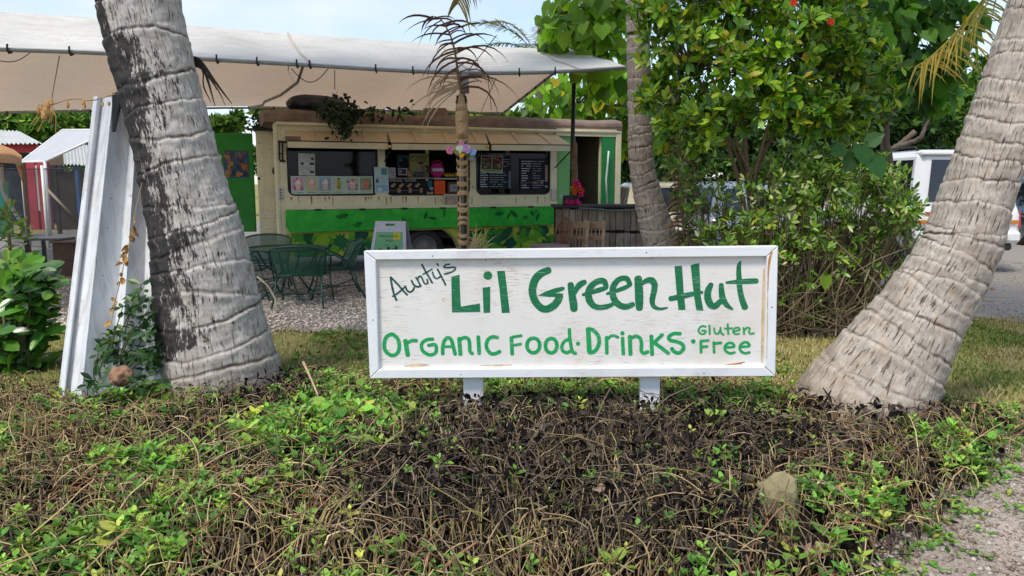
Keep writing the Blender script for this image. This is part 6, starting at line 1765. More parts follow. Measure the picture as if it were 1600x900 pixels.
def car(name, loc, rz, paint, label, cat, L_=4.6, W=1.85, H=1.75, wag=True, rails=False, rear_plate=True, clear=.28):
    """car along local y, tail at y = 0, nose at y = L"""
    root = empty(name, loc, R(rz), label, cat)
    hb = H * .56                     # belt height
    # body: cross sections along the length
    ys = [0.0, .04, .14, .5, 1.1, 2.0, 3.0, L_ - 1.1, L_ - .45, L_ - .12, L_]
    top = [hb * .80, hb * .93, hb * .99, hb, hb, hb, hb * 1.0, hb * .97, hb * .90, hb * .78, hb * .62]
    wd = [.86, .93, .975, 1, 1, 1, 1, .99, .95, .87, .74]
    sec = []
    for y, tz, k in zip(ys, top, wd):
        w_ = W / 2 * k; low = clear + (.12 if y in (0.0, L_) else 0)
        sec.append([(-w_ * .9, y, low), (-w_ * .99, y, low + .1), (-w_, y, low + (tz - low) * .5), (-w_ * .985, y, tz - .10), (-w_ * .93, y, tz), (0, y, tz + .015), (w_ * .93, y, tz), (w_ * .985, y, tz - .10), (w_, y, low + (tz - low) * .5), (w_ * .99, y, low + .1), (w_ * .9, y, low)])
    m = MB(); m.grid(sec)
    m.add(sec[0], [tuple(range(11))]); m.add(sec[-1], [tuple(range(10, -1, -1))])
    m.add([sec[0][0], sec[0][-1], sec[-1][-1], sec[-1][0]], [(0, 1, 2, 3)])
    body = m.build('body', paint, root, True)
    # greenhouse
    r0, r1 = (.12, L_ * .60) if wag else (.55, L_ * .62)
    f0, f1 = (.30, L_ * .47) if wag else (1.25, L_ * .48)
    def ring(z, y0, y1, w_): return [(-w_, y0 + .05, z), (-w_ * .8, y0, z), (w_ * .8, y0, z), (w_, y0 + .05, z), (w_, y1 - .1, z), (w_ * .8, y1, z), (-w_ * .8, y1, z), (-w_, y1 - .1, z)]
    wb, wt = W / 2 * .93, W / 2 * .78
    lv = [ring(hb - .01, r0, r1, wb), ring(hb + (H - hb) * .86, f0 - .04, f1 + .06, wt + .02), ring(H - .03, f0 + .05, f1 - .1, wt - .05), ring(H, f0 + .2, f1 - .3, wt - .18)]
    m = MB()
    for l in lv: m.add(l, [])
    fs = []
    for a in range(3):
        for i in range(8):
            j = (i + 1) % 8; fs.append((a * 8 + i, a * 8 + j, a * 8 + 8 + j, a * 8 + 8 + i))
    fs.append(tuple(24 + i for i in range(8))); m.f += fs; m.fm += [0] * len(fs)
    m.build('cabin', paint, root)
    A, B = lv[0], lv[1]
    def pane_(p, q, r, s, n, ins=.07, name='window'):
        P = [Vector(x) for x in (p, q, r, s)]; c = sum(P, Vector()) / 4; nn = Vector(n)
        Q = [x + (c - x).normalized() * ins + nn * .012 for x in P]; K = [x + nn * -.02 for x in Q]
        m = MB(); m.add(Q + K, [(0, 1, 2, 3), (0, 4, 5, 1), (1, 5, 6, 2), (2, 6, 7, 3), (3, 7, 4, 0)]); return m.build(name, M_carglass, root)
    pane_(A[1], A[2], B[2], B[1], (0, -1, .25), .09, 'rear_window'); pane_(A[6], A[5], B[5], B[6], (0, 1, .3), .07, 'windscreen')
    for s in (0, 1):
        i, j = (0, 7) if s == 0 else (3, 4); n = (-1 if s == 0 else 1, 0, .15)
        a, d = Vector(A[i]), Vector(A[j]); b, e = Vector(B[i]), Vector(B[j])
        for f0_, f1_ in ((.02, .26), (.28, .58), (.60, .97)) if wag else ((.06, .48), (.5, .96)):
            pane_(a.lerp(d, f0_), a.lerp(d, f1_), b.lerp(e, f1_), b.lerp(e, f0_), n, .055, 'side_window')
    for s in (-1, 1):
        for y in (.82, L_ - .88):
            w_ = empty('wheel'); w_.parent = root; w_.matrix_basis = Matrix.Translation((s * (W / 2 - .09), y, .345)) @ Matrix.Rotation(s * math.pi / 2, 4, 'Y')
            wheel(w_, (0, 0, 0), .345, .22)
            m = MB(); m.tube([(s * (W / 2 - .02), y + .40 * math.cos(a), .345 + .40 * math.sin(a)) for a in np.linspace(.0, math.pi, 9)], .03, 6); m.build('wheel_arch', M_trimk, body, True)
        m = MB(); z0, z1 = hb * .64, hb * .90; x0, x1 = s * W / 2 * .60, s * W / 2 * .955
        P = [(x0, -.012, z0), (x1, .03, z0 + .02), (x1 * 1.0, .06, z1), (x0, .0, z1 - .02)]; Q = [(x, y + .08, z) for x, y, z in P]
        m.add(P + Q, [(0, 1, 2, 3) if s > 0 else (3, 2, 1, 0), (0, 4, 5, 1), (1, 5, 6, 2), (2, 6, 7, 3), (3, 7, 4, 0)]); tl = m.build('tail_light', M_red, root)
        m = MB(); m.bbox((min(x0, x1) + .05, -.03, z0 + .09), (max(x0, x1) - .08, .02, z0 + .15), .005); m.build('indicator', M_amber, tl)
        m = MB(); m.ball((s * W / 2 * .72, .0, clear + .20), .045, 10, 6, (1.3, .5, .7)); m.build('reflector', M_red, root, True)
        m = MB(); m.bbox((s * W / 2 * .99 - .09 + s * .09, L_ * .56, hb - .02), (s * W / 2 * .99 + .09 + s * .09, L_ * .56 + .09, hb + .13), .03); m.build('mirror', paint, root)
        m = MB(); m.ball((s * W / 2 * .62, L_ - .10, hb * .68), .13, 12, 7, (1.1, .5, .75)); m.build('headlight', M_wplate, root, True)
    m = MB(); m.bbox((-W / 2 * .93, -.07, clear + .1), (W / 2 * .93, .12, clear + .30), .05); m.build('bumper', paint, root)
    m = MB(); m.bbox((-W / 2 * .8, -.03, clear - .02), (W / 2 * .8, .2, clear + .095), .03); m.build('bumper_skirt', M_trimk, root)
    if rear_plate:
        m = MB(); m.bbox((-.16, -.03, hb * .66), (.16, -.012, hb * .66 + .12), .004); m.build('number_plate', M_wplate, root)
    if rails:
        for s in (-1, 1):
            m = MB(); m.tube([(s * (wt - .10), f0 + .22, H - .01), (s * (wt - .10), f0 + .3, H + .05), (s * (wt - .10), f1 - .5, H + .05), (s * (wt - .10), f1 - .4, H - .01)], .018, 6); m.build('roof_rail', M_trimk, root, True)
        m = MB(); m.bbox((-wt + .02, f0 - .10, H - .10), (wt - .02, f0 + .16, H - .035), .02); m.build('spoiler', paint, root)
    return root
car('suv', (7.40, 12.5, 0.02), 0, M_whitecar, 'white sport utility car parked on the asphalt behind the leaning palm', 'car', 4.7, 1.86, 2.02, True, True, clear=.40)
car('parked_car', (13.0, 17.5, 0.02), 0, M_bluecar, 'dark blue grey car parked beyond the white sport utility car', 'car', 4.5, 1.8, 1.6, True)
car('parked_car', (at(1078, 300, 15.4).x, 15.4, 0.02), -74, M_silver, 'silver blue hatchback parked behind the middle palm', 'car', 4.2, 1.75, 1.5, True)
car('parked_car', (at(966, 300, 16.2).x + .98, 16.2, 0.02), 0, M_creamcar, 'old cream car parked beside the truck doorway', 'car', 4.0, 1.7, 1.5, True)
car('parked_car', (at(1150, 300, 22.5).x, 22.5, 0.02), 88, M_whitecar, 'white saloon parked farther back, between truck and middle palm', 'car', 4.5, 1.8, 1.75, True)

# ================================================================== STALLS AND FENCE AT THE LEFT
M_redp = M_plain('red_paint', (.42, .03, .055), .6, .2, 3)
M_corr = M_plain('corrugated_zinc', (.55, .55, .53), .5, .15, 5, metal=.2, dirt=(.3, .24, .18), dirt_amt=.4)
M_whitep = M_plain('white_pole', (.72, .72, .68), .5, .1)
M_greytarp = M_plain('grey_tarp', (.44, .44, .46), .7, .08, 2)
def corr(m, a, b, c, d, n, amp):
    """corrugated sheet: edges a->b and d->c, ridges run from a-b to d-c"""
    a, b, c, d = map(Vector, (a, b, c, d)); nrm = (b - a).cross(d - a).normalized(); P = [[], []]
    for i in range(n * 4 + 1):
        f = i / (n * 4); o = nrm * amp * math.sin(i * math.pi / 2)
        P[0].append(tuple(a.lerp(b, f) + o)); P[1].append(tuple(d.lerp(c, f) + o))
    m.grid(P)
st = empty('market_stall', (at(30, 300, 26).x, 26, 0), label='red stall with a corrugated white roof behind the grey tent', cat='stall', world=True)
m = MB(); corr(m, at(-90, 226, 26), at(66, 224, 26), at(30, 205, 29), at(-100, 200, 29), 22, .035); m.build('roof', M_corr, st)
m = MB(); a, b = at(-80, 238, 26.4), at(58, 226, 26.4); m.box((a.x, 26.35, a.z), (b.x, 26.5, b.z)); m.build('fascia', M_redp, st)
m = MB(); a, b = at(-80, 252, 27), at(50, 236, 27); m.box((a.x, 28.6, 0), (b.x, 28.8, b.z)); m.build('back_wall', M_plain('dark_blue_wall', (.03, .04, .07), .8, .3), st)
for x0, x1 in ((40, 53), (57, 71)):
    m = MB(); a, b = at(x0, 255, 24.6), at(x1, 255, 24.6); m.box((a.x, 24.6, 0), (b.x, 24.8, at(0, 252, 24.6).z)); m.build('post', M_redp, st)
m = MB(); a, b = at(53.2, 255, 24.6), at(57, 255, 24.6); m.box((a.x, 24.62, .6), (b.x, 24.7, at(0, 258, 24.6).z)); m.build('shutter', M_corr, st)
tent = empty('tent', (at(70, 300, 19).x, 19, 0), label='grey tarp tent roof on white poles behind the mesh fence', cat='tent', world=True)
A_, B_, C_, D_ = at(33, 253, 19.6), at(70, 252.5, 18.6), at(176, 203, 18.9), at(98, 203, 21.5)
m = MB(); G = [[tuple(Vector(A_).lerp(B_, u).lerp(Vector(D_).lerp(C_, u), v) - Vector((0, 0, .07 * math.sin(math.pi * v) * math.sin(math.pi * u)))) for u in np.linspace(0, 1, 7)] for v in np.linspace(0, 1, 9)]; m.grid(G); m.build('roof', M_greytarp, tent, True)
for p, q in ((A_, B_), (B_, C_), (A_, D_), (D_, C_)):
    m = MB(); m.tube([p, q], .03, 6); m.build('roof_pole', M_whitep, tent, True)
for p in (B_, A_, C_):
    m = MB(); m.tube([(p.x, p.y, 0), tuple(p)], .035, 7); m.build('leg', M_whitep, tent, True)
shed = empty('shed', (at(125, 300, 23).x, 23, 0), label='open shed with a zinc roof between the tent and the white panel', cat='shed', world=True)
m = MB(); corr(m, at(100, 257, 22.2), at(190, 259, 22.2), at(180, 226, 24.5), at(98, 228, 24.5), 16, .03); m.build('roof', M_corr, shed)
for px in (84, 118, 165):
    m = MB(); p = at(px, 258, 22.3); m.box((p.x - .04, 22.3, 0), (p.x + .04, 22.4, p.z)); m.build('post', M_plain('blue_post', (.05, .12, .3), .6) if px == 118 else M_dark, shed)
m = MB(); a, b = at(78, 260, 24.4), at(190, 260, 24.4); m.box((a.x, 24.5, 0), (b.x, 24.6, at(0, 268, 24.4).z)); m.build('back_wall', M_dark, shed)
m = MB(); a, b = at(75, 236, 24.3), at(102, 258, 24.3); m.box((a.x, 24.3, b.z), (b.x, 24.4, a.z)); m.build('gable', M_plain('brown_board', (.12, .085, .06), .8), shed)
ob = empty('orange_awning', (at(10, 280, 15).x, 15, 0), label='faded orange awning with drooping corner at the far end of the yard', cat='awning', world=True)
m = MB(); G = [[tuple(at(px, py, Y)) for px, py, Y in row] for row in (((-70, 222, 16.6), (-30, 223, 16.4), (2, 226, 16.2), (22, 234, 16), (34, 243, 15.8)), ((-70, 244, 15.4), (-30, 245, 15.3), (4, 249, 15.2), (24, 253, 15.1), (34, 262, 15.0)), ((-70, 256, 15.2), (-30, 256, 15.1), (4, 254, 15.0), (24, 256, 14.9), (35, 286, 14.8)))]; m.grid(G); m.build('cloth', M_plain('orange_cloth', (.42, .22, .09), .8, .2, 4), ob, True)
for px in (4, 35):
    m = MB(); p = at(px, 256, 15); m.tube([(p.x, p.y, 0), tuple(p)], .03, 6); m.build('leg', M_plain('brown_pole', (.22, .13, .07), .7), ob, True)
m = MB(); a, b = at(-60, 340, 21), at(11, 282, 21); m.box((a.x, 21, 0), (b.x, 21.1, b.z))
m.build('teal_board', M_plain('teal_paint', (.01, .13, .10), .6, .2), None, False, 'teal board wall at the far left end of the mesh fence', 'wall')
# black mesh fence on white posts
t = NT('shade_mesh'); t.col(t.ramp(t.noise(2.5, 6, .7), [(.3, (.012, .014, .016)), (.7, (.05, .055, .058))])); t.rough(.7)
tp_ = t.n('BsdfTransparent'); ms = t.n('MixShader'); t.l(t.ramp(t.noise(1.3, 4, .6), [(.3, .38), (.7, .60)]), ms.inputs[0])
t.l(tp_.outputs[0], ms.inputs[1]) if False else None
ms.inputs[0].default_value = .68
t.l(tp_.outputs[0], ms.inputs[1]); t.l(t.b.outputs[0], ms.inputs[2]); t.l(ms.outputs[0], t.out.inputs['Surface']); M_shade = t.m
fc = empty('mesh_fence', (at(70, 372, 17.6).x, 17.6, 0), label='black shade mesh fence on white posts across the far yard', cat='fence', world=True)
FY = 17.6; x0, x1 = at(10, 300, FY).x, at(300, 300, FY).x; zt2, zb2 = at(0, 264, FY).z, .02
for xa, xb in ((x0, at(70, 300, FY).x - .01), (at(70, 300, FY).x + .01, at(190, 300, FY).x - .01), (at(190, 300, FY).x + .01, x1)):
    nx = max(4, int((xb - xa) / .15)); G = [[(x, FY + .04 * math.sin(x * 3.1 + z * 2) + .02 * math.sin(x * 9), z + .03 * math.sin(x * 2.3) * (z > 1)) for x in np.linspace(xa, xb, nx)] for z in np.linspace(zb2, zt2, 7)]
    m = MB(); m.grid(G); m.build('mesh_panel', M_shade, fc, True)
for px in (70, 190, 298):
    m = MB(); x = at(px, 300, FY).x; m.tube([(x, FY - .03, 0), (x, FY - .03, zt2 + .08)], .035, 7); m.build('post', M_whitep, fc, True)
m = MB(); m.tube([at(74, 296, FY - .1), at(112, 336, FY - .1)], .03, 6); m.build('brace', M_plain('brace_wood', (.25, .2, .15), .7), fc, True)
m = MB(); m.tube([(x0, FY - .02, zt2), (x1, FY - .02, zt2)], .012, 5); m.build('top_wire', M_cord, fc)
# leaning grey pole and cord in front of the fence
m = MB(); m.tube([at(2, 262, 14), at(5, 300, 13.8), at(14, 318, 13.6), at(30, 342, 13.4), at(46, 382, 13.2)], .035, 7)
m.build('bent_pole', M_plain('grey_pole', (.28, .27, .25), .6, .2), None, True, 'bent grey pole leaning before the mesh fence', 'pole')
m = MB(); m.tube([at(8, 285, 13.9), at(12, 312, 13.7)], .012, 5); m.build('hanging_cord', M_plain('green_cord', (.1, .35, .1), .7), None, True, 'short green cord hanging beside the bent pole', 'cord')
# black side table and brown planter box
TY = 12.3
a, b = at(49, 371, TY), at(104, 371, TY); tx = (a.x + b.x) / 2; hw = (b.x - a.x) / 2
sd = empty('side_table', (tx, TY, 0), 0, 'small black slatted side table on the gravel', 'table')
hz = at(0, 371, TY).z
m = MB(); m.bbox((-hw, -.22, hz - .035), (hw, .26, hz), .006); m.build('table_top', M_plain('grey_top', (.09, .09, .095), .35, .2, spec=.6), sd)
for sx in (-1, 1):
    for sy in (-.2, .24):
        m = MB(); m.box((sx * (hw - .04) - .025, sy - .02, 0), (sx * (hw - .04) + .025, sy + .02, hz - .036)); m.build('leg', M_black, sd)
m = MB(); m.bbox((-hw + .07, -.18, .17), (hw - .07, .2, .20), .004); m.build('shelf', M_black, sd)
a, b = at(93, 430, TY - .1), at(124, 379, TY - .1)
m = MB(); m.bbox((a.x, TY - .25, 0), (b.x, TY + .15, b.z), .02); bx_ = m.build('planter_box', M_plain('brown_board_box', (.085, .05, .035), .8, .3, 6, .3), None, False, 'dark brown wooden planter box beside the black side table', 'planter')
m = MB(); m.bbox((a.x - .02, TY - .27, b.z + .002), (b.x + .02, TY + .17, b.z + .035), .008); m.build('lid', M_plain('box_lid', (.16, .11, .08), .8), bx_)

# ================================================================== WHITE FOLDED METAL PANEL leaning behind the grey palm
t = NT('white_sheet_metal'); f = t.noise(3, 6, .65); g = t.noise(1, 7, .7, (14, 14, 1.6)); sp_ = t.noise(26, 4, .7)
c = t.ramp(f, [(.3, (.62, .64, .66)), (.7, (.75, .76, .77))]); c = t.mix(t.ramp(g, [(.48, 0), (.70, .6)]), c, (.36, .28, .2)); c = t.mix(t.ramp(sp_, [(.66, 0), (.70, .8)]), c, (.16, .12, .09))
t.col(c); t.rough(.5); t.spec(.35); M_sheet = t.m
wp = empty('metal_panel', tuple(on_z(120, 640, .05)), label='tall white folded metal panel leaning against the grey palm', cat='panel', world=True)
# folds run from foot to head; px of each fold at the foot and at the head, with depth
FOLD = [((89, 622), (148, 151), 0.0), ((97, 618), (152, 150), -.035), ((101, 612), (160, 151), .03), ((118, 612), (166, 152), -.02), ((126, 600), (176, 152), -.10), ((172, 590), (206, 168), .06), ((186, 585), (215, 175), .02), ((222, 580), (232, 190), .14), ((262, 575), (262, 205), .10), ((300, 575), (290, 215), .2)]
G0, G1p = [], []
for (fx, fy), (hx, hy), dz in FOLD:
    G0.append(at(fx, fy + 22, 4.78 + dz)); G1p.append(at(hx, hy, 5.42 + dz))
rows = []
for q in range(9):
    f = q / 8; rows.append([tuple(Vector(a).lerp(b, f)) for a, b in zip(G0, G1p)])
m = MB()
for k in range(len(FOLD) - 1):      # flat strips with sharp folds
    m.grid([[r[k], r[k + 1]] for r in rows])
pn = m.build('sheet', M_sheet, wp)
sol = pn.modifiers.new('thickness', 'SOLIDIFY'); sol.thickness = .004
m = MB(); m.tube([rows[i][0] for i in range(9)], .006, 5); m.build('edge', M_sheet, wp, True)
a = at(175.5, 150, 5.22); m = MB(); P = [at(175, 146, 5.2), at(184, 143, 5.2), at(186, 166, 5.2), at(177, 206, 5.2), at(175, 206, 5.2)]
m.add([tuple(p) for p in P] + [tuple(p + Vector((0, .03, 0))) for p in P], [(0, 1, 2, 3, 4), (9, 8, 7, 6, 5)] + [(i, 5 + i, 5 + (i + 1) % 5, (i + 1) % 5) for i in range(5)]); m.build('bracket', M_black, wp)
# tan string of dried seed pods
rs = random.Random(3); pods = [(at(60 + 11 * k, 163 - 1.2 * k + 3 * math.sin(k), 5.15)) for k in range(12)]
sg = empty('dried_garland', tuple(pods[0]), label='string of dried tan flowers tied to the head of the white panel', cat='garland', world=True)
m = MB(); m.tube(pods, .004, 4); m.build('string', M_wrap, sg)
M_dryfl = M_plain('dried_flower', (.50, .28, .10), .8, .3, 30)
for k, (px, py, L_) in enumerate(((75, 163, .07), (80, 160, .05), (106, 164, .05), (130, 161, .05), (132, 166, .04), (160, 163, .035), (170, 162, .035), (72, 172, .10), (69, 180, .09), (60, 172, .06))):
    p = at(px, py, 5.13); m = MB(); m.ball((0, 0, 0), L_ * .38, 8, 6, (.6, .5, 1.1), .25); o = m.build('dried_pod', M_dryfl, sg); o.location = p
m = MB()
for k in range(9):
    p = at(66 + k * 1.6, 163, 5.13); e = at(50 + k * 4.5 + rs.uniform(-4, 4), 172 + rs.uniform(2, 40), 5.13); m.tube([p, p.lerp(e, .5) + Vector((.02, 0, .01)), e], .003, 4)
m.build('tendril', M_dryfl, sg)
m = MB(); pods2 = [at(x, y, 4.78 + .001 * (600 - y)) for x, y in ((262, 300), (255, 330), (250, 352))]
vl = empty('dried_vine', tuple(at(190, 440, 4.9)), label='dried brown vine with crisp leaves hanging down the white panel', cat='vine', world=True)
vp = [at(x, y, 4.62 + (560 - y) * .0013) for x, y in ((222, 285), (214, 318), (208, 350), (202, 385), (194, 410), (188, 440), (180, 470), (174, 505))]
m = MB(); m.tube(vp, .003, 4); m.build('stem', M_wrap, vl)
rgn = np.random.default_rng(8); n = 22; idx = rgn.uniform(.2, 1, n); SPv = spline(vp, 60)
ps = np.array([SPv[int(i * 59)] for i in idx]) + rgn.normal(0, .006, (n, 3)); dd = rgn.normal(0, .6, (n, 3)) + np.array([.1, -.3, -1.0]); nn_ = np.tile([(0, -1, .3)], (n, 1)) + rgn.normal(0, .4, (n, 3))
single_leaves('dry_leaf', LEAF_CURL, ps, dd, nn_, rgn.uniform(.03, .07, n), rgn.uniform(.012, .026, n), np.array([.46, .25, .07]) * rgn.uniform(.4, 1.2, (n, 1)), M_frond_dry, vl, 4)
# coconut husk among the cover
cq = at(190, 588, 4.62)
rock_mesh('coconut_husk', cq, .068, (1.05, 1, .92), M_plain('husk', (.30, .17, .10), .9, .4, 22, .6, dirt=(.12, .06, .035), dirt_amt=.7), 5, 'old brown coconut husk at the foot of the white panel', 'coconut', 4, .22)
# rocks
M_rock = M_plain('lava_rock', (.20, .175, .15), .95, .4, 7, .6, dirt=(.32, .29, .25), dirt_amt=.6)
M_rocky = M_plain('lichen_rock', (.28, .24, .13), .95, .35, 8, .7, dirt=(.07, .05, .035), dirt_amt=.8)
def rock_at(px, py, Y, r, sq, mat, seed, lab, group=None): rock_mesh('rock', at(px, py, Y), r, sq, mat, seed, lab, 'rock', 3, .3, None, group)
rock_at(1216, 786, 3.02, .105, (.82, .6, 1.25), M_rocky, 11, 'yellowish lichen covered rock set upright in the dry ground cover')
rock_at(1226, 822, 2.97, .062, (1.0, .6, .7), M_rocky, 12, 'smaller yellowish rock under the upright lichen rock')
rock_at(852, 690, 3.80, .10, (.9, .7, .75), M_plain('dull_rock', (.12, .10, .075), .95, .4, 9, .6, dirt=(.22, .19, .10), dirt_amt=.5), 13, 'dull brown rock below the signboard between the posts')
for k, (px, py, r, lab) in enumerate(((1243, 524, .07, 'grey edging stone nearest to the sign frame'), (1272, 522, .05, 'small grey edging stone between two larger ones'), (1299, 522, .09, 'broad pale edging stone before the bush'), (1328, 526, .07, 'edging stone with green weeds beside the leaning palm'))):
    rock_at(px, py, 7.5, r, (1.3, .8, .62), M_rock, 20 + k, lab, 'edging stones before the bush')

# decayed root fibre at the left foot of the leaning palm
M_bark_root = M_col('root_bark', .95, .1, 50, .4, .4)
rd = empty('root_mat', tuple(at(1275, 640, 4.45)), label='dark rotted root fibre at the foot of the leaning palm', cat='root', world=True)
rf = random.Random(12)
for k in range(70):
    p = at(rf.uniform(1245, 1325), 0, 4.5); z0 = rf.uniform(.08, .2); a = rf.uniform(-.6, .9); L_ = rf.uniform(.06, .2)
    m = MB(); m.col = rf.choice([(.06, .03, .022), (.11, .05, .035), (.035, .022, .018), (.17, .09, .055)])
    q = Vector((p.x, 4.5 + rf.uniform(-.18, .05), z0)); m.tube([q, q + Vector((a * L_ * .5, -.02, L_ * .5)), q + Vector((a * L_ + rf.uniform(-.03, .03), -.01, L_ * rf.uniform(.3, .9)))], [.008, .007, .003], 5); m.build('root_fibre', M_bark_root, rd, cols=True)
rock_mesh('root_core', tuple(at(1290, 632, 4.6)), .13, (1.2, .6, .7), M_plain('rotted_root', (.07, .04, .03), .95, .5, 24, .8), 15, sub=3, amp=.4)
o_ = bpy.data.objects[[o.name for o in scn.objects if o.name.startswith('root_core')][-1]]; mw_ = o_.location.copy(); par(o_, rd)
# ================================================================== TREES, BUSHES, PALM FRONDS
M_tree_leaf = M_leaf('tree_leaf', .38, .28, .45)
M_hau_leaf = M_leaf('heart_leaf', .45, .5, .35, (1.3, 1.35, .45))
M_far_leaf = M_leaf('far_leaf', .6, .2, .2)
M_bark = M_col('twig_bark', .9, .15, 50, .35, .4)

def pick(rg, pal, n):
    c = np.array([p[:3] for p in pal]); w = np.array([p[3] for p in pal], float); w /= w.sum()
    return c[rg.choice(len(pal), n, p=w)] * rg.uniform(.72, 1.28, (n, 1)) * rg.uniform(.92, 1.08, (n, 3))

def blob_points(rg, blobs, n, shell=.65, lump=.45):
    """points in blobs given as (px,py,Y,rx px,ry px,rY metres); returns points and outward directions"""
    B = []
    for px, py, Y, rx, ry, rY in blobs:
        c = at(px, py, Y); B.append((c.x, c.y, c.z, rx / FPX * Y, rY, ry / FPX * Y))
    B = np.array(B); w = B[:, 3] * B[:, 4] * B[:, 5]; w = w ** .7; w /= w.sum()
    k = rg.choice(len(B), n, p=w)
    d = unit(rg.normal(0, 1, (n, 3)))
    r = np.where(rg.random(n) < shell, rg.uniform(.72, 1.0, n), rg.uniform(.1, 1, n) ** (1 / 2.2))
    ln = 1 + lump * (vnoise(d[:, 0] * 2 + k * 3.7, d[:, 2] * 2 + d[:, 1], 1.3) - .5) * 2
    p = B[k, :3] + d * B[k, 3:] * (r * ln)[:, None]
    return p, unit(d / B[k, 3:] * B[k, 3:].min()), k

def clusters(rg, cen, axis_, m, L0, L1, ratio, open_=(.7, 1.25), up=.45, hang=0.0):
    """m leaves round each cluster head"""
    n = len(cen); ax = unit(axis_ + np.array([0, -.15, up]) + rg.normal(0, .35, (n, 3)))
    ref = unit(rg.normal(0, 1, (n, 3))); s = unit(np.cross(ax, ref)); t_ = np.cross(ax, s)
    a = (np.arange(m)[None, :] * 2.4 + rg.uniform(0, 6, (n, 1)) + rg.normal(0, .25, (n, m)))
    op = rg.uniform(*open_, (n, m))
    rad = s[:, None] * np.cos(a)[..., None] + t_[:, None] * np.sin(a)[..., None]
    d = ax[:, None] * np.cos(op)[..., None] + rad * np.sin(op)[..., None]
    d = unit(d + np.array([0, 0, -hang]))
    nr = unit(ax[:, None] * 1.0 - rad * .35 + rg.normal(0, .2, (n, m, 3)))
    L_ = rg.uniform(L0, L1, (n, m))
    p = cen[:, None] + d * .012 - ax[:, None] * (np.linspace(0, .05, m)[None, :, None] * L1 / .1)
    return p.reshape(-1, 3), d.reshape(-1, 3), nr.reshape(-1, 3), L_.ravel(), (L_ * ratio * rg.uniform(.85, 1.15, (n, m))).ravel()

def plant_leaves(root, tpl, arr, col, mat, singles=300, name='leaf'):
    p, d, nr, L_, W_ = arr
    dist = np.linalg.norm(p - np.array(CAMP), axis=1)
    ang = L_ / dist
    u = (p[:, 0] / p[:, 1]) * 1200 + 800
    ang = np.where((u > -5) & (u < 1605) & (p[:, 2] < 1.5 + p[:, 1] * .26), ang, 0) * (1 + .25 * RNG.random(len(p)))
    # prefer those on the side that faces the yard
    q = np.argsort(-ang + .0)
    # hidden inner leaves last
    near = np.argsort(dist - 3.0 * (ang > 0))
    k = near[:singles]
    msk = np.zeros(len(p), bool); msk[k] = True
    if singles: single_leaves(name, tpl, p[msk], d[msk], nr[msk], L_[msk], W_[msk], col[msk], mat, root, 10)
    if (~msk).any(): leaf_mass('foliage', tpl, p[~msk], d[~msk], nr[~msk], L_[~msk], W_[~msk], col[~msk], mat, root, kind='stuff')

def stems(root, paths, name='stem', col=(.16, .11, .075), sides=7, mat=None):
    for pts, r0, r1 in paths:
        m = MB(); m.col = col; S = spline(pts, 22); jit = np.cumsum(RNG.normal(0, r0 * .18, S.shape), axis=0); jit -= np.linspace(0, 1, 22)[:, None] * jit[-1]
        m.tube([tuple(x) for x in S + jit], list(np.linspace(r0, r1, 22)), sides); m.build(name, mat or M_bark, root, True, cols=True)

def twigs(root, rg, starts, ends, r, col, name='twig', bend=.12):
    n = len(ends); k = 7; t_ = np.linspace(0, 1, k)[None, :, None]
    mid = (starts + ends) / 2 + rg.normal(0, bend, (n, 3)) + np.array([0, 0, -.04])
    P = starts[:, None] * (1 - t_) ** 2 + 2 * mid[:, None] * t_ * (1 - t_) + ends[:, None] * t_ ** 2
    rr = np.linspace(1, .3, k)[None] * (r * rg.uniform(.6, 1.4, n))[:, None]
    tube_mass(name, P, rr, np.array(col)[None] * rg.uniform(.5, 1.5, (n, 1)), M_bark, root, 4, kind='stuff')

# ---- big shrub tree between middle palm and car
rg = np.random.default_rng(101)
bY = 7.75
b0 = at(1182, 505, bY)
treeA = empty('shrub_tree', (b0.x, b0.y, 0), label='broad leafy shrub tree with several brown stems, beside the middle palm', cat='tree', world=True)
blobsA = [(1065, 65, 7.5, 72, 62, .5), (1140, 40, 7.7, 80, 70, .55), (1225, 60, 7.7, 80, 78, .55), (1300, 80, 7.9, 60, 70, .5), (1040, 150, 7.4, 50, 45, .4), (1085, 190, 7.3, 60, 50, .4), (1160, 130, 7.5, 90, 60, .55), (1235, 170, 7.6, 75, 48, .5), (1290, 175, 7.8, 55, 50, .45), (1110, -30, 7.8, 120, 50, .6), (1240, -30, 7.8, 110, 50, .6), (1030, 20, 7.5, 40, 30, .35), (1345, 150, 8.1, 45, 60, .4)]
cen, ax, kb = blob_points(rg, blobsA, 1150, .62)
arr = clusters(rg, cen, ax, 8, .075, .135, .25, (.6, 1.25), .5)
palA = [(.18, .33, .018, 3), (.10, .23, .016, 3.6), (.28, .41, .025, 2.6), (.04, .11, .012, 2.4), (.40, .39, .02, .7), (.46, .34, .03, .12)]
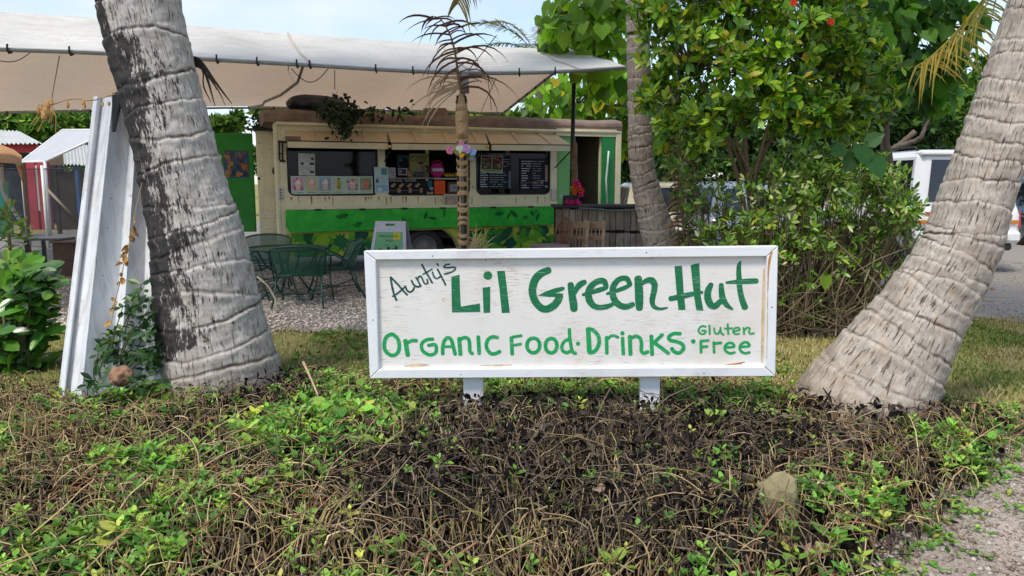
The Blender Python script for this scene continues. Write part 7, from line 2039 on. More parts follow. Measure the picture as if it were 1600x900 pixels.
# clumps: neighbouring clusters share their tone
tone = .62 + .85 * vnoise(cen[:, 0] + 3, cen[:, 2], 1.7) 
colA = pick(rg, palA, len(arr[0])) * np.repeat(tone, 8)[:, None]
plant_leaves(treeA, LEAF_OVATE, arr, colA, M_tree_leaf, 300)
h_ = at(1168, 330, 7.75)
stems(treeA, [([b0 + Vector((0, 0, -.1)), at(1176, 420, 7.75), at(1172, 340, 7.75), at(1166, 270, 7.75), at(1160, 200, 7.8), at(1150, 120, 7.8)], .042, .02),
              ([b0 + Vector((-.06, .05, -.1)), at(1160, 400, 7.8), at(1162, 330, 7.7), at(1140, 230, 7.7), at(1105, 150, 7.6), at(1070, 90, 7.5)], .034, .012),
              ([b0 + Vector((.06, 0, -.1)), at(1182, 410, 7.7), at(1178, 330, 7.7), at(1190, 250, 7.8), at(1235, 170, 7.8), at(1270, 90, 7.8)], .034, .012),
              ([at(1172, 320, 7.72), at(1170, 270, 7.7), at(1150, 215, 7.6), at(1160, 150, 7.6)], .022, .008), ([at(1175, 310, 7.75), at(1182, 260, 7.7), at(1200, 200, 7.6), at(1210, 130, 7.6)], .022, .008), ([at(1170, 300, 7.8), at(1155, 250, 7.9), at(1130, 190, 7.9), at(1120, 110, 7.9)], .02, .008)],
      col=(.19, .125, .08))
st_ = np.array([at(1165, 240, 7.75)[:], at(1150, 170, 7.75)[:], at(1215, 190, 7.8)[:], at(1120, 170, 7.65)[:], at(1260, 110, 7.8)[:], at(1080, 110, 7.55)[:], at(1155, 110, 7.8)[:]])
sel = rg.choice(len(cen), 330, False); near = np.argmin(np.linalg.norm(cen[sel][:, None] - st_[None], axis=2), axis=1)
twigs(treeA, rg, st_[near], cen[sel], .007, (.16, .115, .08))

# ---- variegated bush under it, thin and twiggy toward the ground
rg = np.random.default_rng(102)
b1 = at(1270, 515, 7.6)

bushB = empty('bush', (b1.x, b1.y, 0), label='tangled variegated bush behind the sign and the leaning palm, twiggy at its foot', cat='bush', world=True)
blobsB = [(1105, 320, 7.5, 40, 55, .35), (1130, 385, 7.3, 45, 40, .35), (1100, 420, 7.4, 40, 50, .3), (1205, 330, 7.5, 70, 80, .45), (1285, 320, 7.5, 75, 75, .45), (1360, 330, 7.6, 60, 60, .4), (1392, 350, 7.4, 46, 66, .35), (1405, 315, 7.2, 30, 40, .25), (1368, 275, 7.6, 36, 36, .3), (1250, 260, 7.8, 70, 50, .4), (1330, 270, 7.8, 50, 50, .4), (1190, 420, 7.4, 60, 50, .35), (1270, 410, 7.4, 70, 50, .4), (1345, 420, 7.4, 50, 50, .35), (1240, 470, 7.5, 60, 40, .35), (1070, 260, 7.6, 35, 40, .3)]
cen, ax, kb = blob_points(rg, blobsB, 1250, .6)
low = (cen[:, 2] < .75); keep = (~low | (rg.random(len(cen)) < .62)) & ~((cen[:, 0] > 2.7) & (cen[:, 2] < .95) & (rg.random(len(cen)) < .5))
cen, ax = cen[keep], ax[keep]
arr = clusters(rg, cen, ax, 7, .05, .095, .19, (.6, 1.25), .5)
palB = [(.17, .32, .028, 3), (.10, .21, .02, 3.5), (.23, .36, .035, 2), (.46, .48, .22, 1.2), (.34, .40, .13, 1.2), (.035, .085, .014, 2), (.32, .32, .03, .35)]
tone = .6 + .85 * vnoise(cen[:, 0] + 13, cen[:, 2], 2.1)
plant_leaves(bushB, LEAF_OVATE, arr, pick(rg, palB, len(arr[0])) * np.repeat(tone, 7)[:, None], M_tree_leaf, 300)
n = 520
E = cen[rg.choice(len(cen), n)]; S = np.stack([E[:, 0] * .65 + rg.normal(2.75, .28, n) * .35, rg.normal(7.75, .22, n), rg.uniform(0, .15, n)], -1)
S[:, 0] = np.clip(S[:, 0], 1.6, 4.1)
twigs(bushB, rg, S, E, .008, (.20, .145, .09), bend=.16)
n = 620      # tangle of bare twigs at the foot
X0 = rg.uniform(1.6, 3.95, n); S = np.stack([X0, rg.uniform(7.35, 8.1, n), rg.uniform(.0, .1, n)], -1); E = S + np.stack([rg.normal(0, .6, n), rg.normal(-.05, .25, n), rg.uniform(.1, .95, n)], -1)
twigs(bushB, rg, S, E, .007, (.22, .17, .11), 'bare_twig', .2)
n = 900      # narrow strappy leaves low in the bush
p = np.stack([rg.uniform(1.7, 4.0, n), rg.uniform(7.2, 8.0, n), rg.uniform(.1, 1.1, n)], -1)
leaf_mass('strap_leaf', LEAF_NARROW, p, rg.normal(0, 1, (n, 3)) + np.array([0, -.2, .2]), rg.normal(0, .6, (n, 3)) + np.array([0, -1, .4]), rg.uniform(.08, .2, n), rg.uniform(.006, .013, n), pick(rg, [(.07, .14, .02, 3), (.16, .2, .05, 2), (.3, .33, .16, 1), (.2, .12, .05, 1.5)], n), M_tree_leaf, bushB, kind='stuff')
stems(bushB, [([at(1236, 500, 7.5), at(1245, 440, 7.45), at(1262, 400, 7.4), at(1290, 360, 7.4)], .012, .006), ([at(1256, 505, 7.4), at(1262, 450, 7.4), at(1256, 400, 7.4), at(1270, 340, 7.4)], .011, .005), ([at(1370, 505, 7.4), at(1330, 450, 7.35), at(1300, 425, 7.3)], .011, .006), ([at(1228, 480, 7.4), at(1290, 440, 7.3), at(1330, 398, 7.3)], .010, .005), ([at(1310, 505, 7.4), at(1306, 470, 7.3), at(1322, 420, 7.3)], .009, .005), ([at(1395, 330, 7.2), at(1372, 290, 7.2), at(1382, 272, 7.2)], .007, .003), ([at(1395, 340, 7.2), at(1400, 300, 7.2), at(1416, 285, 7.2)], .006, .003)], col=(.34, .27, .19))
hl = [(1346, 228, 27, -80), (1332, 246, 22, -120), (1364, 246, 29, -70), (1357, 222, 20, 30), (1290, 432, 17, -95), (1318, 232, 20, 200)]
pos = np.array([at(a, b, 7.05)[:] for a, b, c, d in hl]); dr_ = np.array([(math.cos(R(d)), -.25, math.sin(R(d))) for a, b, c, d in hl])
Lh = np.array([c / 1200 * 7.05 * 1.25 for a, b, c, d in hl])
heart = empty('heart_leaf_vine', tuple(at(1345, 260, 7.1)), label='large dark heart shaped leaves standing out before the bush, near the white car', cat='vine', world=True)
single_leaves('leaf', LEAF_HEART, pos, dr_, np.tile([(0.1, -1, .35)], (6, 1)), Lh, Lh * .5, np.array([(.045, .15, .035), (.03, .09, .02), (.05, .16, .04), (.09, .2, .07), (.2, .34, .02), (.03, .1, .02)]), M_hau_leaf, heart, 6)
stems(heart, [([at(1345, 400, 7.3), at(1342, 330, 7.15), at(1348, 240, 7.1)], .007, .004), ([at(1300, 500, 7.3), at(1296, 470, 7.15), at(1290, 440, 7.1)], .006, .003)], col=(.12, .15, .05))

# ---- trees with large heart-shaped leaves
def hau(label, blobs, n, seed, L0, L1, pal, base, st, singles=300):
    rg = np.random.default_rng(seed)
    root = empty('heart_leaf_tree', base, label=label, cat='tree', world=True)
    cen, ax, kb = blob_points(rg, blobs, n, .55)
    d = unit(np.array([0, -.25, -.9]) + ax * .5 + rg.normal(0, .4, (n, 3))); nr = unit(ax * .6 + np.array([0, -.6, .35]) + rg.normal(0, .4, (n, 3)))
    L_ = rg.uniform(L0, L1, n); tone = .65 + .75 * vnoise(cen[:, 0] + 5, cen[:, 2], 1.5)
    plant_leaves(root, LEAF_HEART, (cen, d, nr, L_, L_ * .5 * rg.uniform(.85, 1.1, n)), pick(rg, pal, n) * tone[:, None], M_hau_leaf, singles)
    stems(root, st, 'branch', (.17, .14, .11))
    ends = np.array([s[0][-1][:] for s in st] + [s[0][len(s[0]) // 2][:] for s in st]); sel = rg.choice(n, min(n, 260), False); nearest = np.argmin(np.linalg.norm(cen[sel][:, None] - ends[None], axis=2), axis=1)
    twigs(root, rg, ends[nearest], cen[sel], .008, (.14, .12, .08)); return root
palD = [(.20, .36, .03, 3), (.13, .27, .022, 3), (.27, .43, .04, 2), (.06, .15, .018, 1.2), (.48, .38, .02, .25)]
hau('bright green heart leafed tree hanging over the right end of the canopy', [(905, 40, 11.8, 55, 35, .8), (872, 52, 11.6, 32, 26, .5), (950, 90, 11.9, 55, 45, .8), (920, -10, 12, 70, 40, .9), (960, 20, 12, 50, 60, .8), (858, 150, 16.2, 38, 34, .5), (905, 162, 16.6, 50, 36, .6), (955, 165, 16.8, 45, 42, .6), (900, 128, 16.4, 60, 20, .6), (965, 120, 16, 40, 50, .7), (1000, 190, 17, 45, 50, .7), (945, 215, 17, 30, 30, .5)], 820, 111, .17, .28, palD, (at(1085, 420, 16).x, 16, 0),
    [([Vector((at(1085, 420, 16).x, 16, 0)), at(1072, 300, 16), at(1050, 170, 15.6), at(990, 90, 13.6), at(930, 60, 12.2)], .12, .03), ([at(1050, 170, 15.6), at(985, 165, 16), at(900, 165, 16.5), at(860, 150, 16.2)], .04, .012), ([at(990, 90, 13.6), at(940, 20, 12.2), at(880, 20, 11.8), at(840, 50, 11.6)], .04, .012)])
palC = [(.07, .20, .025, 3), (.12, .27, .03, 3), (.04, .12, .02, 2), (.19, .33, .035, 1.4), (.42, .34, .02, .12)]
hau('dark heart leafed tree above the white car, right of the shrub tree', [(1370, 40, 9.3, 70, 50, .6), (1440, 60, 9.5, 60, 55, .6), (1490, 30, 9.6, 35, 35, .4), (1400, 110, 9.3, 55, 40, .5), (1340, 110, 9.1, 45, 50, .5), (1460, 110, 9.7, 40, 30, .4), (1320, 0, 9.2, 60, 40, .6), (1440, -20, 9.5, 90, 40, .7), (1460, 150, 9.9, 35, 30, .3)], 800, 112, .12, .22, palC, (at(1440, 440, 10.4).x, 10.4, 0),
    [([Vector((at(1440, 440, 10.4).x, 10.4, 0)), at(1395, 280, 10.4), at(1385, 190, 10.2), at(1400, 100, 9.9), at(1430, 40, 9.6)], .08, .02), ([at(1385, 190, 10.2), at(1420, 140, 9.9), at(1465, 100, 9.8)], .03, .012), ([at(1400, 100, 9.9), at(1350, 70, 9.5), at(1310, 60, 9.3)], .03, .01)])
# red blossoms among the leaves
for k, (px, py, lab) in enumerate(((1298, 34, 'small red blossom high in the shrub tree'), (1240, 5, 'small red blossom at the very top of the shrub tree'))):
    flower(px, py, 7.15, .035, (.62, .05, .02), (.5, .1, .02), lab, n=9, seed=30 + k, name='blossom')

# ---- foliage masses behind: bush by bush
def leafy(label, base, blobs, n, m, L0, L1, seed, pal, name='bush', cat='bush', ratio=.24, trunks=(), mat=None, shell=.7):
    rg = np.random.default_rng(seed); root = empty(name, base, label=label, cat=cat, world=True)
    cen, ax, kb = blob_points(rg, blobs, n, shell); arr = clusters(rg, cen, ax, m, L0, L1, ratio, (.5, 1.3), .5)
    tone = .55 + .95 * vnoise(cen[:, 0] + seed, cen[:, 2], 1.2)
    V, F, k = leaf_arrays(LEAF_SMALL, *arr); np_mesh('foliage', V, F, mat or M_far_leaf, root, cols=np.repeat(pick(rg, pal, len(arr[0])) * np.repeat(tone, m)[:, None], k, axis=0), kind='stuff')
    if trunks: stems(root, trunks, 'trunk', (.14, .11, .085))
    return root
def gx_(px, Y): return (at(px, 300, Y).x, Y, 0)
palK = [(.03, .075, .014, 4), (.05, .12, .018, 3), (.09, .18, .025, 1.4), (.018, .045, .01, 3)]
palY = [(.09, .2, .02, 3), (.14, .26, .025, 2), (.05, .12, .018, 3), (.24, .32, .04, .8)]
leafy('dark green bush behind the middle palm and the parked cars', gx_(1120, 19), [(1090, 190, 19, 110, 60, 1.2), (1190, 220, 19, 110, 70, 1.2), (1130, 265, 18.5, 90, 40, .9), (1250, 280, 17, 90, 70, 1), (1050, 225, 19, 50, 50, .9)], 1700, 6, .16, .3, 201, palK)
leafy('dark thicket behind the variegated bush and the white car', gx_(1330, 20), [(1330, 200, 20, 90, 70, 1.3), (1390, 230, 20.5, 70, 60, 1.2), (1300, 290, 19.5, 90, 50, 1), (1420, 190, 20, 60, 50, 1), (1270, 230, 18, 70, 70, 1), (1340, 340, 18.6, 120, 50, .8)], 1700, 6, .16, .32, 202, palK, trunks=[([Vector(gx_(1382, 18)), at(1385, 260, 18), at(1398, 232, 17.8), at(1430, 205, 17.6)], .1, .06), ([at(1398, 232, 17.8), at(1436, 212, 17.4), at(1452, 180, 17.2)], .07, .03), ([at(1385, 260, 18), at(1378, 210, 17.8), at(1400, 170, 17.6)], .06, .03)])
leafy('fresh green hedge tree behind the roof of the white car', gx_(1470, 24), [(1440, 170, 24, 75, 45, 1.6), (1500, 150, 24.5, 45, 50, 1.4), (1470, 210, 24, 80, 35, 1.4), (1540, 180, 25, 40, 50, 1.4), (1520, 250, 24, 60, 50, 1.2)], 1500, 7, .2, .34, 203, palY, 'hedge_tree', 'tree')
leafy('dark hedge at the right end of the truck, below the heart leafed tree', gx_(950, 21), [(930, 205, 21, 55, 22, .9), (985, 215, 21, 50, 45, 1), (1010, 180, 20, 40, 60, 1), (880, 200, 22, 40, 12, .6), (1000, 270, 21.5, 50, 40, .9)], 1000, 6, .16, .3, 204, palK)
leafy('broad green tree beyond the market stalls', gx_(70, 36), [(20, 196, 36, 60, 22, 1.6), (80, 192, 36.5, 50, 20, 1.6), (125, 196, 36, 30, 20, 1.4), (-50, 190, 36, 70, 30, 1.8), (50, 215, 36, 90, 18, 1.5), (170, 205, 37, 50, 20, 1.5)], 1500, 7, .26, .48, 205, palY, 'tree', 'tree', trunks=[([Vector(gx_(70, 36)), at(70, 230, 36), at(75, 205, 36)], .2, .1)])
leafy('light green treetops seen between grey palm and truck roof', gx_(365, 34), [(352, 195, 34, 26, 12, 1), (370, 186, 34.5, 8, 12, .5), (330, 205, 34, 30, 14, 1)], 420, 6, .22, .4, 206, palY, 'tree', 'tree', trunks=[([Vector(gx_(365, 34)), at(365, 230, 34), at(366, 200, 34)], .12, .06)])
leafy('row of green leaves showing over the truck roof', gx_(600, 24), [(440, 172, 24, 45, 8, .6), (600, 182, 24, 60, 10, .7), (720, 184, 24, 90, 9, .7), (520, 180, 24, 60, 10, .7), (830, 186, 24, 40, 6, .5)], 900, 6, .2, .34, 207, palY, 'hedge', 'hedge')
for k, (px, Y, w) in enumerate(((-500, 60, 300), (-150, 70, 260), (260, 75, 260), (640, 70, 260), (900, 72, 200), (1250, 60, 300), (1650, 55, 250), (2000, 60, 300))):
    leafy('far tree line segment %s' % ['at the outer left', 'left of the stalls', 'behind the grey palm', 'behind the truck', 'behind the truck door', 'behind the thicket', 'behind the leaning palm', 'at the outer right'][k], gx_(px, Y), [(px + q * w / 3, 262 - 8 * (q % 2), Y + q, w / 4.5, 26, 2.2) for q in (-1.5, -.5, .5, 1.5)], 500, 6, .5, .9, 220 + k, palK, 'far_tree', 'tree')

# ---- palm fronds in view
def strands(parent, name, starts, mat):
    pass
bf = empty('dead_palm_frond', tuple(at(1062, 222, 8.2)), label='brown dead palm frond hanging straight down between middle palm and shrub tree', cat='frond', world=True)
rp_ = [at(1058, 215, 8.2), at(1061, 260, 8.2), at(1064, 310, 8.2), at(1069, 360, 8.2), at(1074, 415, 8.2), at(1078, 470, 8.2)]
fr = MB(); fr.col = (.22, .13, .06); SPf = spline(rp_, 40); fr.tube([tuple(p) for p in SPf], list(np.linspace(.022, .012, 40)), 7); fo = fr.build('rib', M_rachis, bf, True, cols=True)
rgl = np.random.default_rng(61)
for i in range(46):
    p = SPf[int(39 * (i + .5) / 46)]
    for sd in (-1, 1):
        mx = rgl.random(); strand('leaflet', p + rgl.normal(0, .006, 3), (sd * rgl.uniform(.7, 1.2), rgl.uniform(-.4, .1), rgl.uniform(-.1, .5)), rgl.uniform(.13, .24), .03, rgl.uniform(.5, .9), tuple(np.array((.15, .09, .04)) * (1 - mx) + np.array((.42, .28, .11)) * mx), fo, M_frond_dry, 5)
yf = empty('yellow_palm_frond', tuple(at(1515, 28, 9.0)), label='yellowing palm frond drooping from above, left of the leaning palm head', cat='frond', world=True)
rp_ = [at(1580, -50, 8.8), at(1545, -10, 8.8), at(1515, 26, 8.8), at(1485, 60, 8.8), at(1455, 88, 8.8), at(1428, 106, 8.8)]
fr = MB(); fr.col = (.42, .34, .06); SPf = spline(rp_, 40); fr.tube([tuple(p) for p in SPf], list(np.linspace(.02, .006, 40)), 7); fo = fr.build('rib', M_rachis, yf, True, cols=True)
for i in range(26):
    f = .1 + .9 * (i + .5) / 26; p = SPf[int(39 * f)]
    for sd in (-1, 1):
        mx = rgl.random(); c = np.array((.52, .38, .05)) * (1 - mx) + np.array((.6, .46, .10)) * mx if f > .5 else np.array((.2, .22, .05)) * (1 - mx) + np.array((.42, .36, .06)) * mx
        strand('leaflet', p, (.15 + sd * .55 + rgl.uniform(-.25, .25), -.3 * (sd < 0) + rgl.uniform(-.2, .2), -.45 + .2 * sd + rgl.uniform(-.2, .2)), (.74 - .28 * f) * rgl.uniform(.75, 1.25), .02, rgl.uniform(.15, .4), tuple(c), fo, M_frond, 6)
tf = empty('palm_frond_tip', tuple(at(712, 10, 8.9)), label='tip of a yellow green palm frond hanging into the sky above the wrapped post', cat='frond', world=True)
rp_ = [at(790, -120, 8.9), at(755, -70, 8.9), at(728, -25, 8.9), at(714, 8, 8.9)]
fr = MB(); fr.col = (.36, .30, .08); SPf = spline(rp_, 30); fr.tube([tuple(p) for p in SPf], list(np.linspace(.016, .004, 30)), 6); fo = fr.build('rib', M_rachis, tf, True, cols=True)
for i in range(26):
    f = .1 + .9 * (i + .5) / 26; p = SPf[int(29 * f)]
    for sd in (-1, 1):
        mx = rgl.random(); strand('leaflet', p, (-.15 + sd * .55, -.1, -.6), rgl.uniform(.22, .42), .022, .4, tuple(np.array((.14, .12, .03)) * (1 - mx) + np.array((.48, .34, .07)) * mx), fo, M_frond, 6)
# distant coconut palm behind the canopy
dp = empty('coconut_palm', (at(848, 200, 27).x, 27, 0), label='distant coconut palm with pale fronds rising behind the canopy', cat='tree', world=True)
hd = at(834, 80, 27)
m = MB(); m.col = (.25, .2, .16); m.tube([(hd.x + .5, 27, -.1), (hd.x + .35, 27, 3), tuple(hd)], [.2, .15, .11], 9); m.build('trunk', M_rachis, dp, True, cols=True)
for k, (az, el, ln, dr, c) in enumerate(((180, .85, 2.7, 1.15, 0), (165, .45, 2.9, 1.3, 0), (200, .1, 2.5, 1.0, 0), (150, 1.1, 2.2, 1.2, 1), (60, 1.2, 1.8, .9, 1), (20, .7, 2.2, 1.3, 0), (-20, .2, 2.4, 1.2, 0), (230, -.3, 2.8, .8, 0), (100, .6, 2.2, 1.2, 0), (-70, .3, 2.2, 1.3, 0), (262, -.75, 2.6, .5, 0))):
    frond(dp, 'frond', [tuple(p) for p in frond_curve(hd, R(az), el, ln, dr)], 34, .62, .05, .2, 300 + k, (.09, .13, .05) if not c else (.25, .22, .10), (.17, .2, .09) if not c else (.34, .28, .14), M_frond, rib=(.2, .2, .1), rr=.02)
# dark dry strips beside the grey palm
m = MB()
lf_ = empty('dry_leaf_strip', tuple(at(318, 100, 5.3)), label='dark dry palm leaf strips drooping behind the grey palm trunk', cat='frond', world=True)
for k, (a, b, c_, w) in enumerate((((304, 94), (330, 122), (338, 140), .016), ((306, 98), (336, 128), (362, 162), .02), ((306, 102), (324, 124), (336, 166), .02), ((308, 108), (318, 135), (330, 160), .014), ((304, 104), (340, 140), (352, 165), .012))):
    S = spline([at(a[0] - 10, a[1] - 6, 5.32), at(a[0] + 8, a[1], 5.3), at(*b, 5.3), at(*c_, 5.3)], 12); m = MB(); m.col = (.035, .028, .022); V = []
    for q in range(12):
        ww = w * (1 - (q / 11) ** 2 * .85); V += [tuple(S[q] + np.array([-ww * .4, 0, -ww * .5])), tuple(S[q] + np.array([ww * .4, .004, ww * .5]))]
    m.add(V, [(2 * q, 2 * q + 1, 2 * q + 3, 2 * q + 2) for q in range(11)]); m.build('leaflet', M_frond_dry, lf_, cols=True)
# overhead wire
m = MB(); m.tube([at(1100, 30, 32), at(1500, 38, 32), at(1540, 33, 32), at(1700, 24, 32)], .02, 5); m.build('overhead_wire', M_cord, None, True, 'thin dark overhead wire crossing the sky beside the leaning palm', 'wire')

# ---- large leaved plant at the left edge
rg = np.random.default_rng(131)
pY = 6.1; pb = on_z(28, 580, 0)
pl = empty('broad_leaf_plant', (pb.x, pb.y, 0), label='glossy broad leafed green plant at the edge of the lawn, left of the white panel', cat='plant', world=True)
M_gloss = M_leaf('glossy_leaf', .25, .22, .6)
tips = [at(px, py, pY + rg.uniform(-.25, .2)) for px, py in (lambda q: [(int(a * .8) - 2, b + 6) for a, b in q])(((12, 425), (45, 405), (70, 412), (30, 455), (62, 450), (10, 480), (50, 495), (72, 480), (25, 520), (55, 535), (-15, 440), (-30, 500), (-10, 550), (35, 560), (-45, 460), (20, 400), (-40, 540), (5, 540), (60, 555), (40, 530), (75, 510), (-5, 515), (20, 560), (65, 480), (30, 480), (45, 435), (80, 435), (5, 455)))]
cen = np.array([t_[:] for t_ in tips]); cen = np.concatenate([cen, cen + rg.normal(0, .07, cen.shape) + np.array([0, .08, -.04])])
arr = clusters(rg, cen, unit(np.array([0, -.5, .9]) + rg.normal(0, .3, cen.shape)), 8, .13, .23, .27, (.9, 1.5), .5, .35)
hgt = (arr[0][:, 2] - .0) / .9
col = pick(rg, [(.08, .22, .022, 3), (.13, .3, .03, 2), (.04, .13, .018, 3)], len(arr[0]))
top_ = arr[0][:, 2] > .82
col[top_] = pick(rg, [(.18, .36, .03, 2), (.24, .42, .04, 1), (.12, .28, .025, 2)], int(top_.sum()))
single_leaves('leaf', LEAF_OVATE, *arr, col, M_gloss, pl, 12)
stems(pl, [([Vector((pb.x + rg.normal(0, .08), pb.y, -.02)), Vector((pb.x * .5 + t_.x * .5, pb.y, t_.z * .55)), t_], .014, .006) for t_ in tips], col=(.1, .12, .05))
rg = np.random.default_rng(132); qb = on_z(22, 430, 0)
p2 = empty('young_shrub', (qb.x, qb.y, 0), label='young yellow green shrub near the bent pole and the mesh fence', cat='shrub', world=True)
cen = np.array([at(px, py, 11.6 + rg.uniform(-.2, .2))[:] for px, py in ((8, 330), (20, 342), (5, 360), (30, 365), (16, 378), (40, 372), (12, 322), (34, 352), (-12, 350))])
arr = clusters(rg, cen, unit(np.array([0, -.4, .9]) + rg.normal(0, .3, cen.shape)), 7, .12, .22, .2, (.8, 1.4), .5, .2)
single_leaves('leaf', LEAF_OVATE, *arr, pick(rg, [(.16, .3, .04, 2), (.25, .38, .06, 1), (.08, .18, .03, 2)], len(arr[0])), M_tree_leaf, p2, 8)
stems(p2, [([Vector((qb.x, 11.6, 0)), Vector((qb.x * .5 + c[0] * .5, 11.6, c[2] * .6)), Vector(c)], .012, .005) for c in cen[::2]], col=(.2, .17, .08))
# dark leafy weed between white panel and grey palm
rg = np.random.default_rng(133); wb = on_z(200, 600, .1)
wd_ = empty('leafy_weed', (wb.x, wb.y, 0), label='dark leafy weed climbing between the white panel and the grey palm', cat='weed', world=True)
cen = np.array([at(px, py, 4.86 + rg.uniform(-.12, .1))[:] for px, py in ((212, 460), (218, 472), (206, 478), (222, 490), (210, 505), (225, 515), (196, 520), (180, 525), (168, 530), (232, 535), (205, 535), (188, 548), (220, 552), (240, 556), (165, 552), (150, 570), (250, 572), (228, 575), (205, 562), (176, 540), (236, 500), (242, 545))])
cen = np.concatenate([cen, cen + rg.normal(0, .045, cen.shape), np.array([at(px, py, 4.58 + rg.uniform(-.06, .06))[:] for px, py in ((150, 590), (165, 598), (178, 606), (200, 606), (215, 600), (232, 596), (250, 592), (140, 602), (222, 612), (268, 600))])])
arr = clusters(rg, cen, unit(np.array([0, -.5, .7]) + rg.normal(0, .4, cen.shape)), 6, .045, .095, .27, (.8, 1.5), .4, .3)
single_leaves('leaf', LEAF_OVATE, *arr, pick(rg, [(.022, .07, .018, 3), (.04, .11, .02, 3), (.09, .2, .03, 1)], len(arr[0])), M_tree_leaf, wd_, 10)
stems(wd_, [([Vector((wb.x + rg.normal(0, .1), wb.y + .05, .05)), Vector((wb.x * .4 + c[0] * .6, c[1], c[2] * .6)), Vector(c)], .006, .003) for c in cen[::2]], col=(.06, .07, .03), sides=5)
# ================================================================== CREEPING GROUND COVER (nobody could count it)
def to_px(x, y, z):
    dx, dy, dz = x, y, z - CAM_H
    cp, sp2 = math.cos(PITCH), math.sin(PITCH)
    f = dy * cp - dz * sp2; u = dy * sp2 + dz * cp
    return 800 + FPX * dx / f, 450 - FPX * u / f
def zone(px, py, Z):
    g = np.zeros_like(px)
    for cx, cy, rx, ry, w in Z: g += w * np.exp(-((px - cx) / rx) ** 2 - ((py - cy) / ry) ** 2)
    return g
rg = np.random.default_rng(401)
M_stem = M_col('dry_stem', .85, .15, 60, .25)
M_cover = M_leaf('cover_leaf', .5, .25, .35)
M_dead = M_leaf('dead_leaf', .9, .08, .1, (1, 1, 1))
GREEN = [(500, 655, 150, 60, 1.2), (60, 690, 120, 90, .55), (120, 865, 210, 50, 2.0), (400, 882, 250, 32, 1.7), (650, 892, 250, 24, 1.5), (1000, 885, 230, 30, 1.3), (900, 608, 360, 22, 1.6), (1150, 640, 60, 40, .9), (1450, 770, 130, 70, 1.1), (1540, 690, 90, 40, 1.5), (1340, 850, 140, 50, 1.0), (1090, 650, 60, 30, .9), (330, 640, 110, 40, .35), (240, 740, 70, 60, .6), (290, 800, 90, 50, .4), (560, 590, 60, 20, 1.0), (190, 612, 95, 22, 1.3), (420, 590, 60, 18, .8), (340, 602, 90, 16, .9), (1400, 660, 90, 14, .8)]
TALL = [(200, 610, 90, 25, .5), (500, 650, 130, 45, 1.0), (1095, 650, 50, 40, .8), (240, 740, 70, 60, .8), (1350, 830, 120, 60, .6)]
def scatter(n, y0=1.7, y1=6.2, x0=-4.2, x1=4.6):
    n = int(n * 1.25); Y = rg.uniform(y0, y1, n); X = rg.uniform(-1, 1, n) * (Y * .72 + 1.0); return X, Y
CLEAR = [(o.location.x, o.location.y, r_) for o, r_ in ((o, .115 if o.name.startswith('rock') else .09) for o in scn.objects if o.name.startswith(('rock', 'coconut_husk'))) if o.location.y < 6]
def seen(X, Y, k=.1):
    m_ = cover_mask(X, Y)
    for x, y, r in CLEAR:      # stones keep a clear collar
        m_ = m_ * (np.hypot((X - x) / r, (Y - y + .09) / (r * 1.6)) > 1) + m_ * .25 * (np.hypot((X - x) / r, (Y - y + .09) / (r * 1.6)) <= 1)
    return m_
# sprawling dry stems
X, Y = scatter(19000); Z = zt(X, Y); px, py = to_px(X, Y, Z + .08)
dm = dead_mask(X, Y); gm = zone(px, py, GREEN)
keep = rg.random(len(X)) < seen(X, Y) * np.clip(.55 + .1 * dm - .2 * np.minimum(gm, 1), .1, 1)
X, Y, dm, gm = X[keep], Y[keep], dm[keep], gm[keep]; n = len(X)
K = 7; az = rg.uniform(0, 6.28, n); el = rg.uniform(.05, 1.15, n); L_ = rg.uniform(.14, .50, n) * np.where(el > .7, .6, 1) * np.where(Y > 3.95, .62, 1)
P = np.zeros((n, K, 3)); P[:, 0] = np.stack([X, Y, zt(X, Y) + rg.uniform(0, .05, n)], -1)
cv = rg.normal(0, .2, n); drp = rg.uniform(.05, .55, n)
for k in range(1, K):
    st = (L_ / (K - 1))[:, None]
    P[:, k] = P[:, k - 1] + np.stack([np.cos(az) * np.cos(el), np.sin(az) * np.cos(el), np.sin(el)], -1) * st
    az = az + cv * .35 + rg.normal(0, .16, n); el = el - drp + rg.normal(0, .1, n)
    P[:, k, 2] = np.maximum(P[:, k, 2], zt(P[:, k, 0], P[:, k, 1]) + .012 + rg.uniform(0, .11, n))
tan = np.array([(.46, .32, .16), (.56, .43, .23), (.35, .23, .11), (.25, .125, .065), (.34, .30, .11), (.38, .28, .16)]); drk = np.array([(.11, .085, .062), (.17, .13, .09), (.06, .046, .036), (.27, .205, .14), (.20, .15, .105)])
c = tan[rg.integers(0, 6, n)]; isd = rg.random(n) < .25 + dm * .65; c[isd] = drk[rg.integers(0, 5, int(isd.sum()))]; c = c * rg.uniform(.65, 1.3, (n, 1))
rad = np.linspace(1, .6, K)[None] * rg.uniform(.0018, .0044, n)[:, None]
tube_mass('dry_stems', P, rad, c, M_stem, sides=3, kind='stuff', label='tangle of dry tan creeping stems')
